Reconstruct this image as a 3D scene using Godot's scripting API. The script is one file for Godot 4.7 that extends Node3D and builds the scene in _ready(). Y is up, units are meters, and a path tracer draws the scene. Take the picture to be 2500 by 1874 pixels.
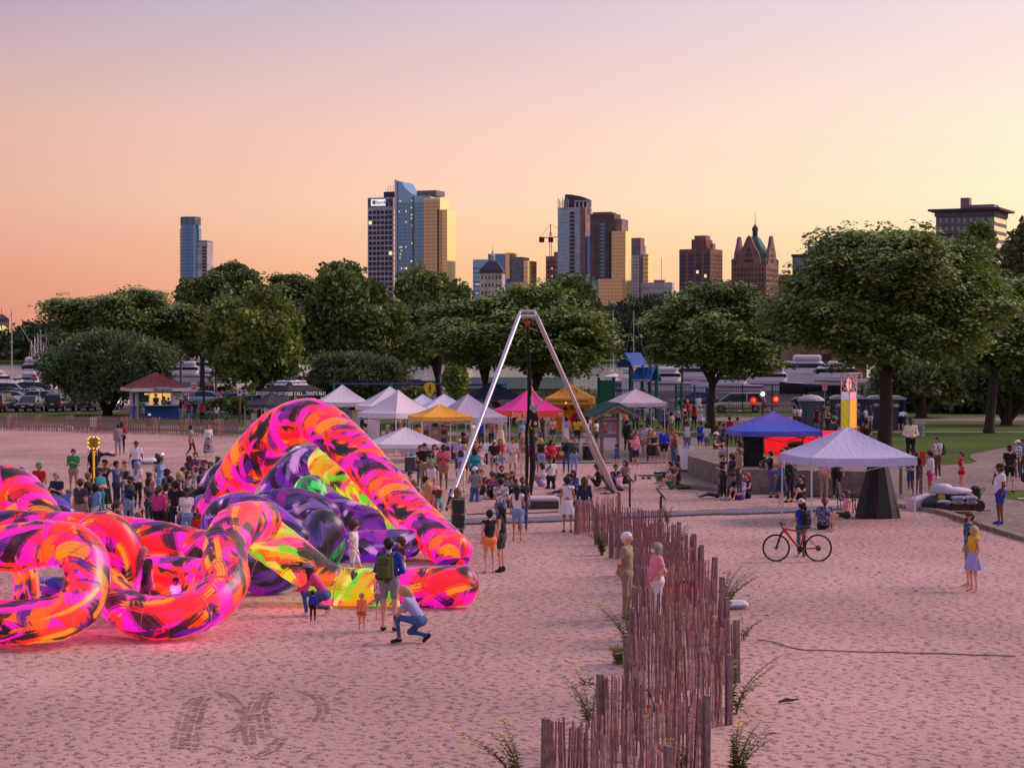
extends Node3D
func _ready() -> void:
	# camera, sky, sun, exposure
	var cam := Camera3D.new()
	cam.name = "camera"
	cam.fov = 21.81
	cam.near = 0.3
	cam.far = 8000.0
	add_child(cam)
	cam.position = Vector3(0,5.4,0)
	cam.rotation_degrees = Vector3(-0.9075,0,0)
	cam.current = true
	var e := Environment.new()
	e.background_mode = Environment.BG_SKY
	var sky := Sky.new()
	var pan := PanoramaSkyMaterial.new()
	pan.panorama = ImageTexture.create_from_image(dusk_sky(720,360))
	sky.sky_material = pan
	e.sky = sky
	e.tonemap_mode = Environment.TONE_MAPPER_LINEAR
	e.tonemap_exposure = 1.1
	e.sdfgi_enabled = true
	e.ssao_enabled = true
	e.ssil_enabled = true
	e.fog_enabled = false
	e.fog_density = 0.00007
	e.fog_light_color = Color(0.9,0.68,0.66)
	var we := WorldEnvironment.new()
	we.name = "world_environment"
	we.environment = e
	add_child(we)
	var sun := DirectionalLight3D.new()
	sun.name = "sun"
	sun.light_color = Color(1.0,0.82,0.8)
	sun.light_energy = 0.8
	sun.light_angular_distance = 30.0
	sun.shadow_enabled = true
	add_child(sun)
	sun.look_at_from_position(Vector3.ZERO,-dir_of(72.0,36.0),Vector3.UP)
	# structure, then objects, then small details
	setup_textures()
	build_ground()
	build_skyline()
	build_trees()
	build_tubes()
	build_near_fence()
	build_tents()
	build_park()
	build_cars_boats()
	build_beach_things()
	build_people()
func dir_of(az: float,el: float) -> Vector3:
	var a := deg_to_rad(az)
	var b := deg_to_rad(el)
	return Vector3(sin(a)*cos(b),sin(b),-cos(a)*cos(b))
# dusk sky: afterglow low to the right of the view, blue grey dusk opposite
func dusk_sky(w: int,h: int) -> Image:
	var els := [-90.0,-2.0,0.0,1.2,2.2,4.2,6.6,8.4,10.2,25.0,90.0]
	var azs := [-180.0,-90.0,-40.0,-14.4,0.0,14.4,55.0,100.0,180.0]
	var cols := [
		["5f5560","7d6a72","8a7480","94808e","9a8896","a08fa0","a293a8","a294ac","a294b0","9d98bc","a8a6cc"],
		["5f5055","a87f7c","b98680","c08c86","c29089","c09694","bb9aa0","b29aa8","ac98b0","a09abc","a8a6cc"],
		["5f4c4c","cc8470","da8c72","dd9478","de9c80","da a8 96","caa6a2","bca0aa","aa9ab2","a29cbe","a8a6cc"],
		["5f4c4c","cc8476","d88c7a","da907a","de9a82","e2ae9a","dbb2a4","c8aaae","b0a0ba","a6a0c0","a8a6cc"],
		["5f504c","e8a47c","f0ae80","f2b586","f5be90","fad0b0","f0cabe","e0c2c4","cebcca","b8b0ca","a8a6cc"],
		["665850","f6bc80","fac58a","fbcd94","fdd8a2","feeac4","fbe6d0","f4dcd6","ebd4dc","ccc0d0","a8a6cc"],
		["6a5c50","ffc890","ffd09a","ffd8a4","ffe0b0","fff0d0","fff0dc","fdeae2","f8e2e4","d8cad6","a8a6cc"],
		["665a54","d8a890","e2b098","e6b8a0","e6c0aa","e4c8b8","dec6c0","d4c0c4","cabac6","bcb4cc","a8a6cc"],
		["5f5560","7d6a72","8a7480","94808e","9a8896","a08fa0","a293a8","a294ac","a294b0","9d98bc","a8a6cc"]]
	var boost := [1.0,1.0,1.0,1.0,1.0,1.0,1.45,1.1,1.0]
	var lin := []
	for i in azs.size():
		var row := []
		for j in els.size():
			var c := Color.html(str(cols[i][j]).replace(" ","")).srgb_to_linear()
			var k: float = lerpf(boost[i],1.0,clampf((els[j] - 8.0)/40.0,0.0,1.0))
			row.append(Vector3(c.r,c.g,c.b)*k)
		lin.append(row)
	var data := PackedFloat32Array()
	data.resize(w*h*4)
	var p := 0
	for y in h:
		var el := 90.0 - (y + 0.5)*180.0/h
		var j := 0
		while j < els.size() - 2 and el > els[j + 1]:
			j += 1
		var t: float = clampf((el - els[j])/(els[j + 1] - els[j]),0.0,1.0)
		if j >= 8:
			t = sqrt(t) if j == 9 else t
		for x in w:
			var az := fposmod((x + 0.5)*360.0/w + 180.0,360.0) - 180.0
			var i := 0
			while i < azs.size() - 2 and az > azs[i + 1]:
				i += 1
			var s: float = (az - azs[i])/(azs[i + 1] - azs[i])
			s = s*s*(3.0 - 2.0*s) if (i < 3 or i > 4) else s
			var a: Vector3 = lin[i][j].lerp(lin[i + 1][j],s)
			var b: Vector3 = lin[i][j + 1].lerp(lin[i + 1][j + 1],s)
			var c := a.lerp(b,t)
			data[p] = c.x
			data[p + 1] = c.y
			data[p + 2] = c.z
			data[p + 3] = 1.0
			p += 4
	return Image.create_from_data(w,h,false,Image.FORMAT_RGBAF,data.to_byte_array())
# ---------- helpers ----------
var used_names := {}
var mat_cache := {}
var tex := {}
var rng := RandomNumberGenerator.new()
class MB:
	var v := PackedVector3Array()
	var n := PackedVector3Array()
	var u := PackedVector2Array()
	var c := PackedColorArray()
	var col := Color.WHITE
	var tinted := false
	func tri(a: Vector3,b: Vector3,d: Vector3) -> void:
		var m := (b - a).cross(d - a).normalized()
		tri_n(a,b,d,m,m,m)
	func tri_n(a: Vector3,b: Vector3,d: Vector3,na: Vector3,nb: Vector3,nd: Vector3) -> void:
		v.append(a); v.append(d); v.append(b)
		n.append(na); n.append(nd); n.append(nb)
		u.append(Vector2.ZERO); u.append(Vector2.ZERO); u.append(Vector2.ZERO)
		if tinted:
			c.append(col); c.append(col); c.append(col)
	func quad(a: Vector3,b: Vector3,d: Vector3,e: Vector3) -> void:
		tri(a,b,d)
		tri(a,d,e)
	func quad_uv(a: Vector3,b: Vector3,d: Vector3,e: Vector3,ua: Vector2,ub: Vector2,ud: Vector2,ue: Vector2) -> void:
		quad(a,b,d,e)
		var k := u.size()
		u[k - 6] = ua; u[k - 5] = ud; u[k - 4] = ub
		u[k - 3] = ua; u[k - 2] = ue; u[k - 1] = ud
	func box(ce: Vector3,s: Vector3,bs := Basis.IDENTITY) -> void:
		var x := bs.x*s.x*0.5
		var y := bs.y*s.y*0.5
		var z := bs.z*s.z*0.5
		quad(ce - x - y + z,ce + x - y + z,ce + x + y + z,ce - x + y + z)
		quad(ce + x - y - z,ce - x - y - z,ce - x + y - z,ce + x + y - z)
		quad(ce + x - y + z,ce + x - y - z,ce + x + y - z,ce + x + y + z)
		quad(ce - x - y - z,ce - x - y + z,ce - x + y + z,ce - x + y - z)
		quad(ce - x + y + z,ce + x + y + z,ce + x + y - z,ce - x + y - z)
		quad(ce - x - y - z,ce + x - y - z,ce + x - y + z,ce - x - y + z)
	# box with its upper corners drawn in and rounded edges
	func soft_box(ce: Vector3,s: Vector3,r: float,bs := Basis.IDENTITY) -> void:
		var hx := s.x*0.5
		var hy := s.y*0.5
		var hz := s.z*0.5
		var prof := [Vector2(r,-hy),Vector2(0,-hy + r),Vector2(0,hy - r),Vector2(r,hy)]
		var rings := []
		for q in prof:
			var ring := []
			var i: float = q.x
			for k in 8:
				var ax: float = [1,1,-1,-1,-1,-1,1,1][k]*(hx - i - (r if k in [1,2,5,6] else 0.0))
				var az: float = [1,1,1,1,-1,-1,-1,-1][k]*(hz - i - (r if k in [0,3,4,7] else 0.0))
				ring.append(ce + bs*Vector3(ax,q.y,az))
			ring.reverse()
			rings.append(ring)
		for a in 3:
			for k in 8:
				var m := (k + 1) % 8
				quad(rings[a][k],rings[a][m],rings[a + 1][m],rings[a + 1][k])
		fan(rings[3],ce + bs*Vector3(0,hy,0),false)
		fan(rings[0],ce + bs*Vector3(0,-hy,0),true)
	func fan(ring: Array,mid: Vector3,flip: bool) -> void:
		for k in ring.size():
			var m := (k + 1) % ring.size()
			if flip:
				tri(mid,ring[m],ring[k])
			else:
				tri(mid,ring[k],ring[m])
	func bar(a: Vector3,b: Vector3,w: float,d := -1.0) -> void:
		var y := b - a
		var l := y.length()
		if l < 0.0001:
			return
		y /= l
		var x := y.cross(Vector3.FORWARD if absf(y.z) < 0.9 else Vector3.RIGHT).normalized()
		box((a + b)*0.5,Vector3(w,l,w if d < 0 else d),Basis(x,y,x.cross(y)))
	func rod(a: Vector3,b: Vector3,r: float,sides := 8,r2 := -1.0) -> void:
		tube([a,b],[r,r if r2 < 0 else r2],sides)
	func tube(p: Array,r: Array,sides := 8,caps := true,uvlen := 0.0) -> void:
		var fr := []
		var x := Vector3.ZERO
		var along := 0.0
		for i in p.size():
			var d: Vector3 = (p[mini(i + 1,p.size() - 1)] - p[maxi(i - 1,0)]).normalized()
			if i == 0:
				x = d.cross(Vector3.UP if absf(d.y) < 0.9 else Vector3.RIGHT).normalized()
			else:
				x = (x - d*x.dot(d)).normalized()
				along += (p[i] - p[i - 1]).length()
			fr.append([x,x.cross(d).normalized(),along,d])
		for i in p.size() - 1:
			for k in sides:
				var a0 := TAU*k/sides
				var a1 := TAU*(k + 1)/sides
				var n00: Vector3 = fr[i][0]*cos(a0) + fr[i][1]*sin(a0)
				var n01: Vector3 = fr[i][0]*cos(a1) + fr[i][1]*sin(a1)
				var n10: Vector3 = fr[i + 1][0]*cos(a0) + fr[i + 1][1]*sin(a0)
				var n11: Vector3 = fr[i + 1][0]*cos(a1) + fr[i + 1][1]*sin(a1)
				var q00: Vector3 = p[i] + n00*r[i]
				var q01: Vector3 = p[i] + n01*r[i]
				var q10: Vector3 = p[i + 1] + n10*r[i + 1]
				var q11: Vector3 = p[i + 1] + n11*r[i + 1]
				tri_n(q00,q10,q11,n00,n10,n11)
				tri_n(q00,q11,q01,n00,n11,n01)
				if uvlen > 0:
					var s := u.size()
					var u0 := float(k)/sides*2.0
					var u1 := float(k + 1)/sides*2.0
					var v0: float = fr[i][2]/uvlen
					var v1: float = fr[i + 1][2]/uvlen
					u[s - 6] = Vector2(u0,v0); u[s - 5] = Vector2(u1,v1); u[s - 4] = Vector2(u0,v1)
					u[s - 3] = Vector2(u0,v0); u[s - 2] = Vector2(u1,v0); u[s - 1] = Vector2(u1,v1)
		if caps:
			for en in [0,p.size() - 1]:
				var ring := []
				for k in sides:
					var a := TAU*k/sides
					ring.append(p[en] + (fr[en][0]*cos(a) + fr[en][1]*sin(a))*r[en])
				fan(ring,p[en],en != 0)
				for k in range(u.size() - sides*3,u.size()):
					u[k] = Vector2(v[k].x + v[k].z,v[k].y)*0.5
	# profile of (radius, height) turned about the y axis at o
	func lathe(prof: Array,o: Vector3,sides := 16,sq := Vector2.ONE) -> void:
		for i in prof.size() - 1:
			for k in sides:
				var a0 := TAU*k/sides
				var a1 := TAU*(k + 1)/sides
				var c0 := Vector3(cos(a0)*sq.x,0,-sin(a0)*sq.y)
				var c1 := Vector3(cos(a1)*sq.x,0,-sin(a1)*sq.y)
				var y0: float = prof[i].y
				var y1: float = prof[i + 1].y
				quad(o + c0*prof[i].x + Vector3(0,y0,0),o + c1*prof[i].x + Vector3(0,y0,0),o + c1*prof[i + 1].x + Vector3(0,y1,0),o + c0*prof[i + 1].x + Vector3(0,y1,0))
	# outline in the plane x, y at o, counter-clockwise, pushed back by depth along -z of bs
	func slab(poly: Array,o: Vector3,depth: float,bs := Basis.IDENTITY) -> void:
		var pk := PackedVector2Array(poly)
		var idx := Geometry2D.triangulate_polygon(pk)
		var back := bs.z*-depth
		var w := []
		for q in poly:
			w.append(o + bs.x*q.x + bs.y*q.y)
		for i in range(0,idx.size(),3):
			var a: Vector3 = w[idx[i]]
			var b: Vector3 = w[idx[i + 1]]
			var d: Vector3 = w[idx[i + 2]]
			if (b - a).cross(d - a).dot(bs.z) < 0:
				var tmp := b
				b = d
				d = tmp
			tri(a,b,d)
			tri(a + back,d + back,b + back)
		for k in w.size():
			var m := (k + 1) % w.size()
			quad(w[k] + back,w[m] + back,w[m],w[k])
	func ball(ce: Vector3,r: Vector3,la := 8,lo := 12) -> void:
		for i in la:
			for k in lo:
				var q := []
				for s in [[i,k],[i,k + 1],[i + 1,k + 1],[i + 1,k]]:
					var t: float = PI*s[0]/la
					var f: float = TAU*s[1]/lo
					q.append(Vector3(sin(t)*cos(f),cos(t),sin(t)*sin(f)))
				tri_n(ce + q[0]*r,ce + q[1]*r,ce + q[2]*r,q[0],q[1],q[2])
				tri_n(ce + q[0]*r,ce + q[2]*r,ce + q[3]*r,q[0],q[2],q[3])
	func mesh(m: Material) -> ArrayMesh:
		var am := ArrayMesh.new()
		if v.is_empty():
			return am
		var ar := []
		ar.resize(Mesh.ARRAY_MAX)
		ar[Mesh.ARRAY_VERTEX] = v
		ar[Mesh.ARRAY_NORMAL] = n
		ar[Mesh.ARRAY_TEX_UV] = u
		if tinted:
			ar[Mesh.ARRAY_COLOR] = c
		am.add_surface_from_arrays(Mesh.PRIMITIVE_TRIANGLES,ar)
		am.surface_set_material(0,m)
		return am
func numbered(n: String) -> String:
	if not used_names.has(n):
		used_names[n] = 0
		return n
	used_names[n] += 1
	return "%s_%03d" % [n,used_names[n]]
func mat(hex: String,rough := 0.8,metal := 0.0,extra := "") -> StandardMaterial3D:
	var key := "%s %s %s %s" % [hex,rough,metal,extra]
	if mat_cache.has(key):
		return mat_cache[key]
	var m := StandardMaterial3D.new()
	m.albedo_color = Color.html(hex)
	m.roughness = rough
	m.metallic = metal
	if extra == "cloth":
		m.rim_enabled = true
		m.rim = 0.3
		m.heightmap_enabled = true
		m.heightmap_texture = tex["weave"]
		m.heightmap_scale = 0.6
		m.uv1_triplanar = true
		m.uv1_scale = Vector3.ONE*2.5
	elif extra == "canopy":
		m.backlight_enabled = true
		m.backlight = Color(0.5,0.5,0.5)
		m.heightmap_enabled = true
		m.heightmap_texture = tex["weave"]
		m.heightmap_scale = 2.0
		m.uv1_triplanar = true
		m.uv1_scale = Vector3.ONE*0.6
	elif extra == "grain":
		m.albedo_texture = tex["grain"]
		m.uv1_triplanar = true
		m.uv1_scale = Vector3(3.0,0.6,3.0)
	elif extra == "mottle":
		m.albedo_texture = tex["mottle"]
		m.uv1_triplanar = true
		m.uv1_world_triplanar = true
		m.uv1_scale = Vector3.ONE*0.35
	elif extra == "haze_wall":  # plain broad mottle on distant walls
		m.albedo_texture = tex["mottle"]
		m.uv1_triplanar = true
		m.uv1_world_triplanar = true
		m.uv1_scale = Vector3.ONE*0.02
	elif extra == "bark":
		m.albedo_texture = tex["grain"]
		m.uv1_triplanar = true
		m.uv1_scale = Vector3(2.0,0.5,2.0)
		m.heightmap_enabled = true
		m.heightmap_texture = tex["grain"]
		m.heightmap_scale = 4.0
	elif extra == "leaf":
		m.vertex_color_use_as_albedo = true
		m.backlight_enabled = true
		m.backlight = Color(0.45,0.5,0.3)
	elif extra.begins_with("glow"):
		m.emission_enabled = true
		m.emission = Color.html(hex)
		m.emission_energy_multiplier = float(extra.substr(4))
	elif extra == "glass":
		m.transparency = BaseMaterial3D.TRANSPARENCY_ALPHA
		m.albedo_color.a = 0.25
	mat_cache[key] = m
	return m
func thing(called: String,label: String,category: String,at := Vector3.ZERO,turn := 0.0,group := "") -> Node3D:
	var o := Node3D.new()
	o.name = numbered(called)
	add_child(o)
	o.position = at
	o.rotation_degrees.y = turn
	tag(o,label,category,group)
	return o
func tag(o: Node3D,label: String,category: String,group := "",kind := "") -> Node3D:
	o.set_meta("label",label)
	if category != "":
		o.set_meta("category",category)
	if group != "":
		o.set_meta("group",group)
	if kind != "":
		o.set_meta("kind",kind)
	return o
func put(called: String,mesh: Mesh,parent: Node = null,at := Vector3.ZERO,m: Material = null) -> MeshInstance3D:
	var o := MeshInstance3D.new()
	o.mesh = mesh
	o.position = at
	if m:
		for k in mesh.get_surface_count():
			o.set_surface_override_material(k,m)
	if parent == null:
		o.name = numbered(called)
		add_child(o)
	else:
		o.name = called
		parent.add_child(o,true)
	return o
func part(called: String,b: MB,m: Material,parent: Node = null) -> MeshInstance3D:
	return put(called,b.mesh(m),parent)
func ground_piece(called: String,b: MB,m: Material,kind := "structure") -> MeshInstance3D:
	var o := put(called,b.mesh(m))
	o.set_meta("kind",kind)
	return o
func copy_of(o: Node3D,at: Vector3,turn: float,label: String) -> Node3D:
	var c: Node3D = o.duplicate()
	c.name = numbered(o.name.rstrip("0123456789").trim_suffix("_"))
	add_child(c)
	c.position = at
	c.rotation_degrees.y = turn
	c.set_meta("label",label)
	return c
func lettering(text: String,height: float,m: Material,parent: Node,at: Vector3,bs := Basis.IDENTITY,font := "Droid Sans",weight := 700,width := 1.0) -> MeshInstance3D:
	var t := TextMesh.new()
	var sf := SystemFont.new()
	sf.font_names = PackedStringArray([font])
	sf.font_weight = weight
	t.font = sf
	t.text = text
	t.font_size = 32
	t.pixel_size = height/24.0
	t.depth = 0.01
	t.curve_step = 3.0
	t.material = m
	var o := MeshInstance3D.new()
	o.mesh = t
	o.name = "lettering"
	parent.add_child(o,true)
	o.transform = Transform3D(bs*Basis.from_scale(Vector3(width,1,1)),at)
	return o
func rand(a: float,b: float) -> float:
	return rng.randf_range(a,b)
# ---------- textures ----------
func noise_bytes(seed_: int,freq: float,w: int,h: int,oct := 4,type := FastNoiseLite.TYPE_SIMPLEX_SMOOTH) -> PackedByteArray:
	var f := FastNoiseLite.new()
	f.seed = seed_
	f.noise_type = type
	f.frequency = freq
	f.fractal_octaves = oct
	var im := f.get_seamless_image(w,h)
	im.convert(Image.FORMAT_L8)
	return im.get_data()
func grey_tex(a: PackedByteArray,w: int,h: int,lo: float,hi: float) -> ImageTexture:
	var o := PackedByteArray()
	o.resize(w*h)
	for i in w*h:
		o[i] = int(255.0*lerpf(lo,hi,a[i]/255.0))
	return ImageTexture.create_from_image(Image.create_from_data(w,h,false,Image.FORMAT_L8,o))
func setup_textures() -> void:
	rng.seed = 41
	tex["weave"] = grey_tex(noise_bytes(3,0.03,256,256),256,256,0.0,1.0)
	tex["grain"] = grey_tex(noise_bytes(4,0.04,256,256,5),256,256,0.5,1.0)
	tex["mottle"] = grey_tex(noise_bytes(5,0.02,256,256,6),256,256,0.72,1.0)
	var n := 1024
	var a := noise_bytes(11,0.022,n,n,3)
	var b := noise_bytes(12,0.16,n,n,3)
	var c := noise_bytes(13,0.06,n,n,2,FastNoiseLite.TYPE_CELLULAR)
	var hgt := PackedByteArray()
	var alb := PackedByteArray()
	hgt.resize(n*n)
	alb.resize(n*n)
	for i in n*n:
		var x := a[i]/255.0
		var y := b[i]/255.0
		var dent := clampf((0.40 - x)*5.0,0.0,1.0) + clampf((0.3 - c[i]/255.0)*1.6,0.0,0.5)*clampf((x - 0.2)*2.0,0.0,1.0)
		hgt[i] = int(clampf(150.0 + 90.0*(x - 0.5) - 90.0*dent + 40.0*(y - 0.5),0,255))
		alb[i] = int(clampf(235.0 - 46.0*dent + 50.0*(y - 0.5) + 14.0*(x - 0.5),0,255))  # dents also darkened in the colour, as painted shade
	tex["sand_h"] = ImageTexture.create_from_image(Image.create_from_data(n,n,false,Image.FORMAT_L8,hgt))
	tex["sand_a"] = ImageTexture.create_from_image(Image.create_from_data(n,n,false,Image.FORMAT_L8,alb))
	tex["broad"] = grey_tex(noise_bytes(6,0.012,256,256,6),256,256,0.8,1.0)
	for k in 4:
		tex["paint%d" % k] = paint(k)
# brushed paint of the inflatable tubes: overlapping dry-brush strokes
func paint(kind: int) -> ImageTexture:
	var w := 512
	var pal: Array = [
		["ff10c0","ff0fae","ff1450","ff3010","ff5a0c","ff8a10","120a14","58127a","ff10b0","120a14","180c1c","f01028"],
		["6a1cb0","8a22b8","3a1a66","b01ca8","2c1c90","1a1024","f0a8f0","54407e","140c1e","9a70c0","4a1c80","7c2c9a"],
		["ff8a08","e8b010","b8e818","f0e020","ff5a10","ff3a30","1a120c","6adc28","ff9c20","ffe060","20140e","ff3a90"],
		["18d838","20b448","40f050","3a7a60","0c8c30","8c50b0","50e880","142018","6a8c90","20e040","284038","b0ffc0"]][kind]
	var g := RandomNumberGenerator.new()
	g.seed = 900 + kind
	var px := PackedVector3Array()
	px.resize(w*w)
	var c0 := Color.html(pal[0])
	px.fill(Vector3(c0.r,c0.g,c0.b))
	for st in 260:
		var ci := g.randi() % pal.size()
		var col := Color.html(pal[ci])
		var v := Vector3(col.r,col.g,col.b)
		var dark := v.length() < 0.45
		var big := st < 90
		var half := g.randi_range(26,58) if big else (g.randi_range(10,34) if dark else g.randi_range(6,30))
		var len_ := g.randi_range(120,320) if big else g.randi_range(60,240)
		var p := Vector2(g.randf()*w,g.randf()*w)
		var ang := g.randf_range(0.2,1.5) + (PI if g.randf() < 0.5 else 0.0)
		if g.randf() < 0.25:
			ang = g.randf()*TAU
		var bend := g.randf_range(-0.008,0.008)
		var bris := PackedFloat32Array()
		var wob := g.randf()*9.0
		for k in half*2 + 1:
			var e := absf(k - half)/float(half)
			bris.append(clampf(1.25 - pow(e,3.0) - g.randf()*(0.35 if big else 0.6) + 0.25*sin(k*0.5 + wob),0.0,1.0))
		for t in len_:
			ang += bend
			p += Vector2(cos(ang),sin(ang))
			var nx := -sin(ang)
			var ny := cos(ang)
			var fade := clampf(t/12.0,0.0,1.0)*clampf((len_ - t)/(0.35*len_),0.0,1.0)
			for k in half*2 + 1:
				var o := bris[k] - (1.0 - fade)*0.9
				if o > 0.08:
					var i := posmod(int(p.y + ny*(k - half)),w)*w + posmod(int(p.x + nx*(k - half)),w)
					px[i] = px[i].lerp(v,0.97 if o > 0.45 else o*0.8)
	var o := PackedByteArray()
	o.resize(w*w*3)
	for i in w*w:
		o[i*3] = int(clampf(px[i].x,0,1)*255)
		o[i*3 + 1] = int(clampf(px[i].y,0,1)*255)
		o[i*3 + 2] = int(clampf(px[i].z,0,1)*255)
	return ImageTexture.create_from_image(Image.create_from_data(w,w,false,Image.FORMAT_RGB8,o))
# ---------- ground ----------
func ground_mat(hex: String,a: String,size: float,hscale := 0.0,htex := "") -> StandardMaterial3D:
	var m := StandardMaterial3D.new()
	m.albedo_color = Color.html(hex)
	m.roughness = 0.95
	m.metallic_specular = 0.2
	m.albedo_texture = tex[a]
	m.uv1_triplanar = true
	m.uv1_world_triplanar = true
	m.uv1_scale = Vector3.ONE/size
	m.detail_enabled = true
	m.detail_albedo = tex["broad"]
	m.detail_blend_mode = BaseMaterial3D.BLEND_MODE_MUL
	m.detail_uv_layer = BaseMaterial3D.DETAIL_UV_2
	m.uv2_triplanar = true
	m.uv2_world_triplanar = true
	m.uv2_scale = Vector3.ONE/31.0
	if hscale > 0.0:
		m.heightmap_enabled = true
		m.heightmap_texture = tex[htex]
		m.heightmap_scale = hscale
	return m
func sheet(pts: Array,y: float) -> MB:
	var b := MB.new()
	var pk := PackedVector2Array()
	for q in pts:
		pk.append(Vector2(q[0],-q[1]))
	var idx := Geometry2D.triangulate_polygon(pk)
	for i in range(0,idx.size(),3):
		var t := []
		for k in 3:
			t.append(Vector3(pk[idx[i + k]].x,y,pk[idx[i + k]].y))
		if (t[1] - t[0]).cross(t[2] - t[0]).y < 0:
			b.tri(t[0],t[2],t[1])
		else:
			b.tri(t[0],t[1],t[2])
	return b
var sand_edge := PackedVector2Array()
var sand_noise := FastNoiseLite.new()
func sand_y(x: float,z: float) -> float:
	return 0.05*sand_noise.get_noise_2d(x*1.0,z*1.0) + 0.02*sand_noise.get_noise_2d(x*5.0 + 90.0,z*5.0)
func build_ground() -> void:
	sand_noise.seed = 5
	sand_noise.frequency = 0.22
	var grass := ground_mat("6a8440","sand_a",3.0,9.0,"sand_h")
	var b := MB.new()
	b.quad(Vector3(-420,-0.07,80),Vector3(420,-0.07,80),Vector3(420,-0.07,-300),Vector3(-420,-0.07,-300))
	b.quad(Vector3(-420,-2.0,-300),Vector3(-420,-0.07,-300),Vector3(420,-0.07,-300),Vector3(420,-2.0,-300))
	ground_piece("ground",b,grass)
	# beach: a fine sheet with low bumps; its far border follows the fence, the tents and the kerb
	sand_edge = PackedVector2Array([Vector2(-130,150),Vector2(-34,143),Vector2(-17,130),Vector2(-12,122),Vector2(0,118),Vector2(9,108),Vector2(8.4,95),Vector2(5.4,88),Vector2(6.2,80.5),Vector2(8.3,75.8),Vector2(13.2,71),Vector2(14.4,66.4),Vector2(14.7,57.2),Vector2(15.6,40),Vector2(18,-40),Vector2(-130,-40)])
	b = MB.new()
	var zs := []
	var z := -12.0
	while z < 150.0:
		zs.append(z)
		z += clampf(absf(z)*0.011,0.28,1.6)
	var cols := 120
	for i in zs.size() - 1:
		for k in cols:
			var q := []
			var inside := false
			for s in [[i,k],[i,k + 1],[i + 1,k + 1],[i + 1,k]]:
				var zz: float = zs[s[0]]
				var half := 12.0 + maxf(zz,0.0)*0.34
				var x := lerpf(-half,half,float(s[1])/cols)
				if Geometry2D.is_point_in_polygon(Vector2(x,zz),sand_edge):
					inside = true
				q.append(Vector3(x,sand_y(x,zz),-zz))
			if inside:
				var nn := []
				for w in q:
					nn.append(Vector3(sand_y(w.x - 0.2,-w.z) - sand_y(w.x + 0.2,-w.z),0.4,sand_y(w.x,-w.z + 0.2) - sand_y(w.x,-w.z - 0.2)).normalized())
				b.tri_n(q[0],q[1],q[2],nn[0],nn[1],nn[2])
				b.tri_n(q[0],q[2],q[3],nn[0],nn[2],nn[3])
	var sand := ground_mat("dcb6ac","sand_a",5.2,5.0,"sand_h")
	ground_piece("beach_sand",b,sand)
	var concrete := ground_mat("ab9a92","mottle",2.0)
	var asphalt := ground_mat("6d6466","mottle",3.0)
	ground_piece("path",sheet([[14.4,66.4],[14.7,57.2],[15.6,40],[60,40],[60,125],[30,117],[27.6,112.6],[24.6,106.5],[23.6,102.5],[23.2,99.4],[22.4,97.4],[20.9,96],[19.6,97],[18,102],[16.6,106],[8.8,108],[8.4,76.5],[13.2,71]],-0.035),concrete)
	ground_piece("lawn_strip",sheet([[18.3,74.5],[19.6,78.4],[36,81],[36,66],[21.5,67.5],[19.2,70]],-0.03),grass)
	ground_piece("path",sheet([[8,135.5],[70,135.5],[70,137.6],[8,137.6]],-0.05),ground_mat("b3a2a0","mottle",2.0))
	ground_piece("path",sheet([[-60,155],[-19,139],[-8,131],[8,128],[8,134],[-8,137],[-18,145],[-60,161]],-0.05),concrete)
	ground_piece("path",sheet([[-2,158],[45,158],[45,167],[-2,167]],-0.045),concrete)
	ground_piece("path",sheet([[1.5,97],[11.5,97],[11.5,128],[5,128],[1.5,112]],0.035),concrete)
	ground_piece("road",sheet([[-140,181],[-6,181],[-6,299],[-140,299]],-0.05),asphalt)
	ground_piece("road",sheet([[-5.5,186],[140,186],[140,299],[-5.5,299]],-0.05),asphalt)
	b = MB.new()
	for k in 30:
		b.box(Vector3(-60 + k*2.9,-0.043,-184),Vector3(0.12,0.008,5))
	ground_piece("road_markings",b,mat("c9c2c2",0.7))
	# low kerb between beach and path
	b = MB.new()
	var kerb := [[13.0,71.2],[14.4,66.4],[14.7,57.2],[15.6,40],[17,10]]
	for i in kerb.size() - 1:
		var p0 := Vector3(kerb[i][0],0.03,-kerb[i][1])
		var p1 := Vector3(kerb[i + 1][0],0.03,-kerb[i + 1][1])
		b.bar(p0,p1,0.22,0.3)
	ground_piece("kerb",b,ground_mat("b7a292","mottle",2.0))
	# harbour water and the far shore
	b = MB.new()
	b.quad(Vector3(-1500,-1.0,-300),Vector3(1500,-1.0,-300),Vector3(1500,-1.0,-1120),Vector3(-1500,-1.0,-1120))
	var water := mat("2c3b4c",0.12)
	water.heightmap_enabled = true
	water.heightmap_texture = tex["weave"]
	water.heightmap_scale = 10.0
	water.uv1_triplanar = true
	water.uv1_world_triplanar = true
	water.uv1_scale = Vector3(0.05,0.05,0.12)
	ground_piece("water",b,water)
	b = MB.new()
	b.quad(Vector3(-4000,0.8,-1080),Vector3(4000,0.8,-1080),Vector3(4000,3,-3000),Vector3(-4000,3,-3000))
	b.quad(Vector3(-4000,-2.0,-1080),Vector3(4000,-2.0,-1080),Vector3(4000,0.8,-1080),Vector3(-4000,0.8,-1080))
	ground_piece("land",b,grass)
	# tyre tracks pressed into the sand
	rng.seed = 77
	var track := ground_mat("d6b1a7","sand_a",1.0)
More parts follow.
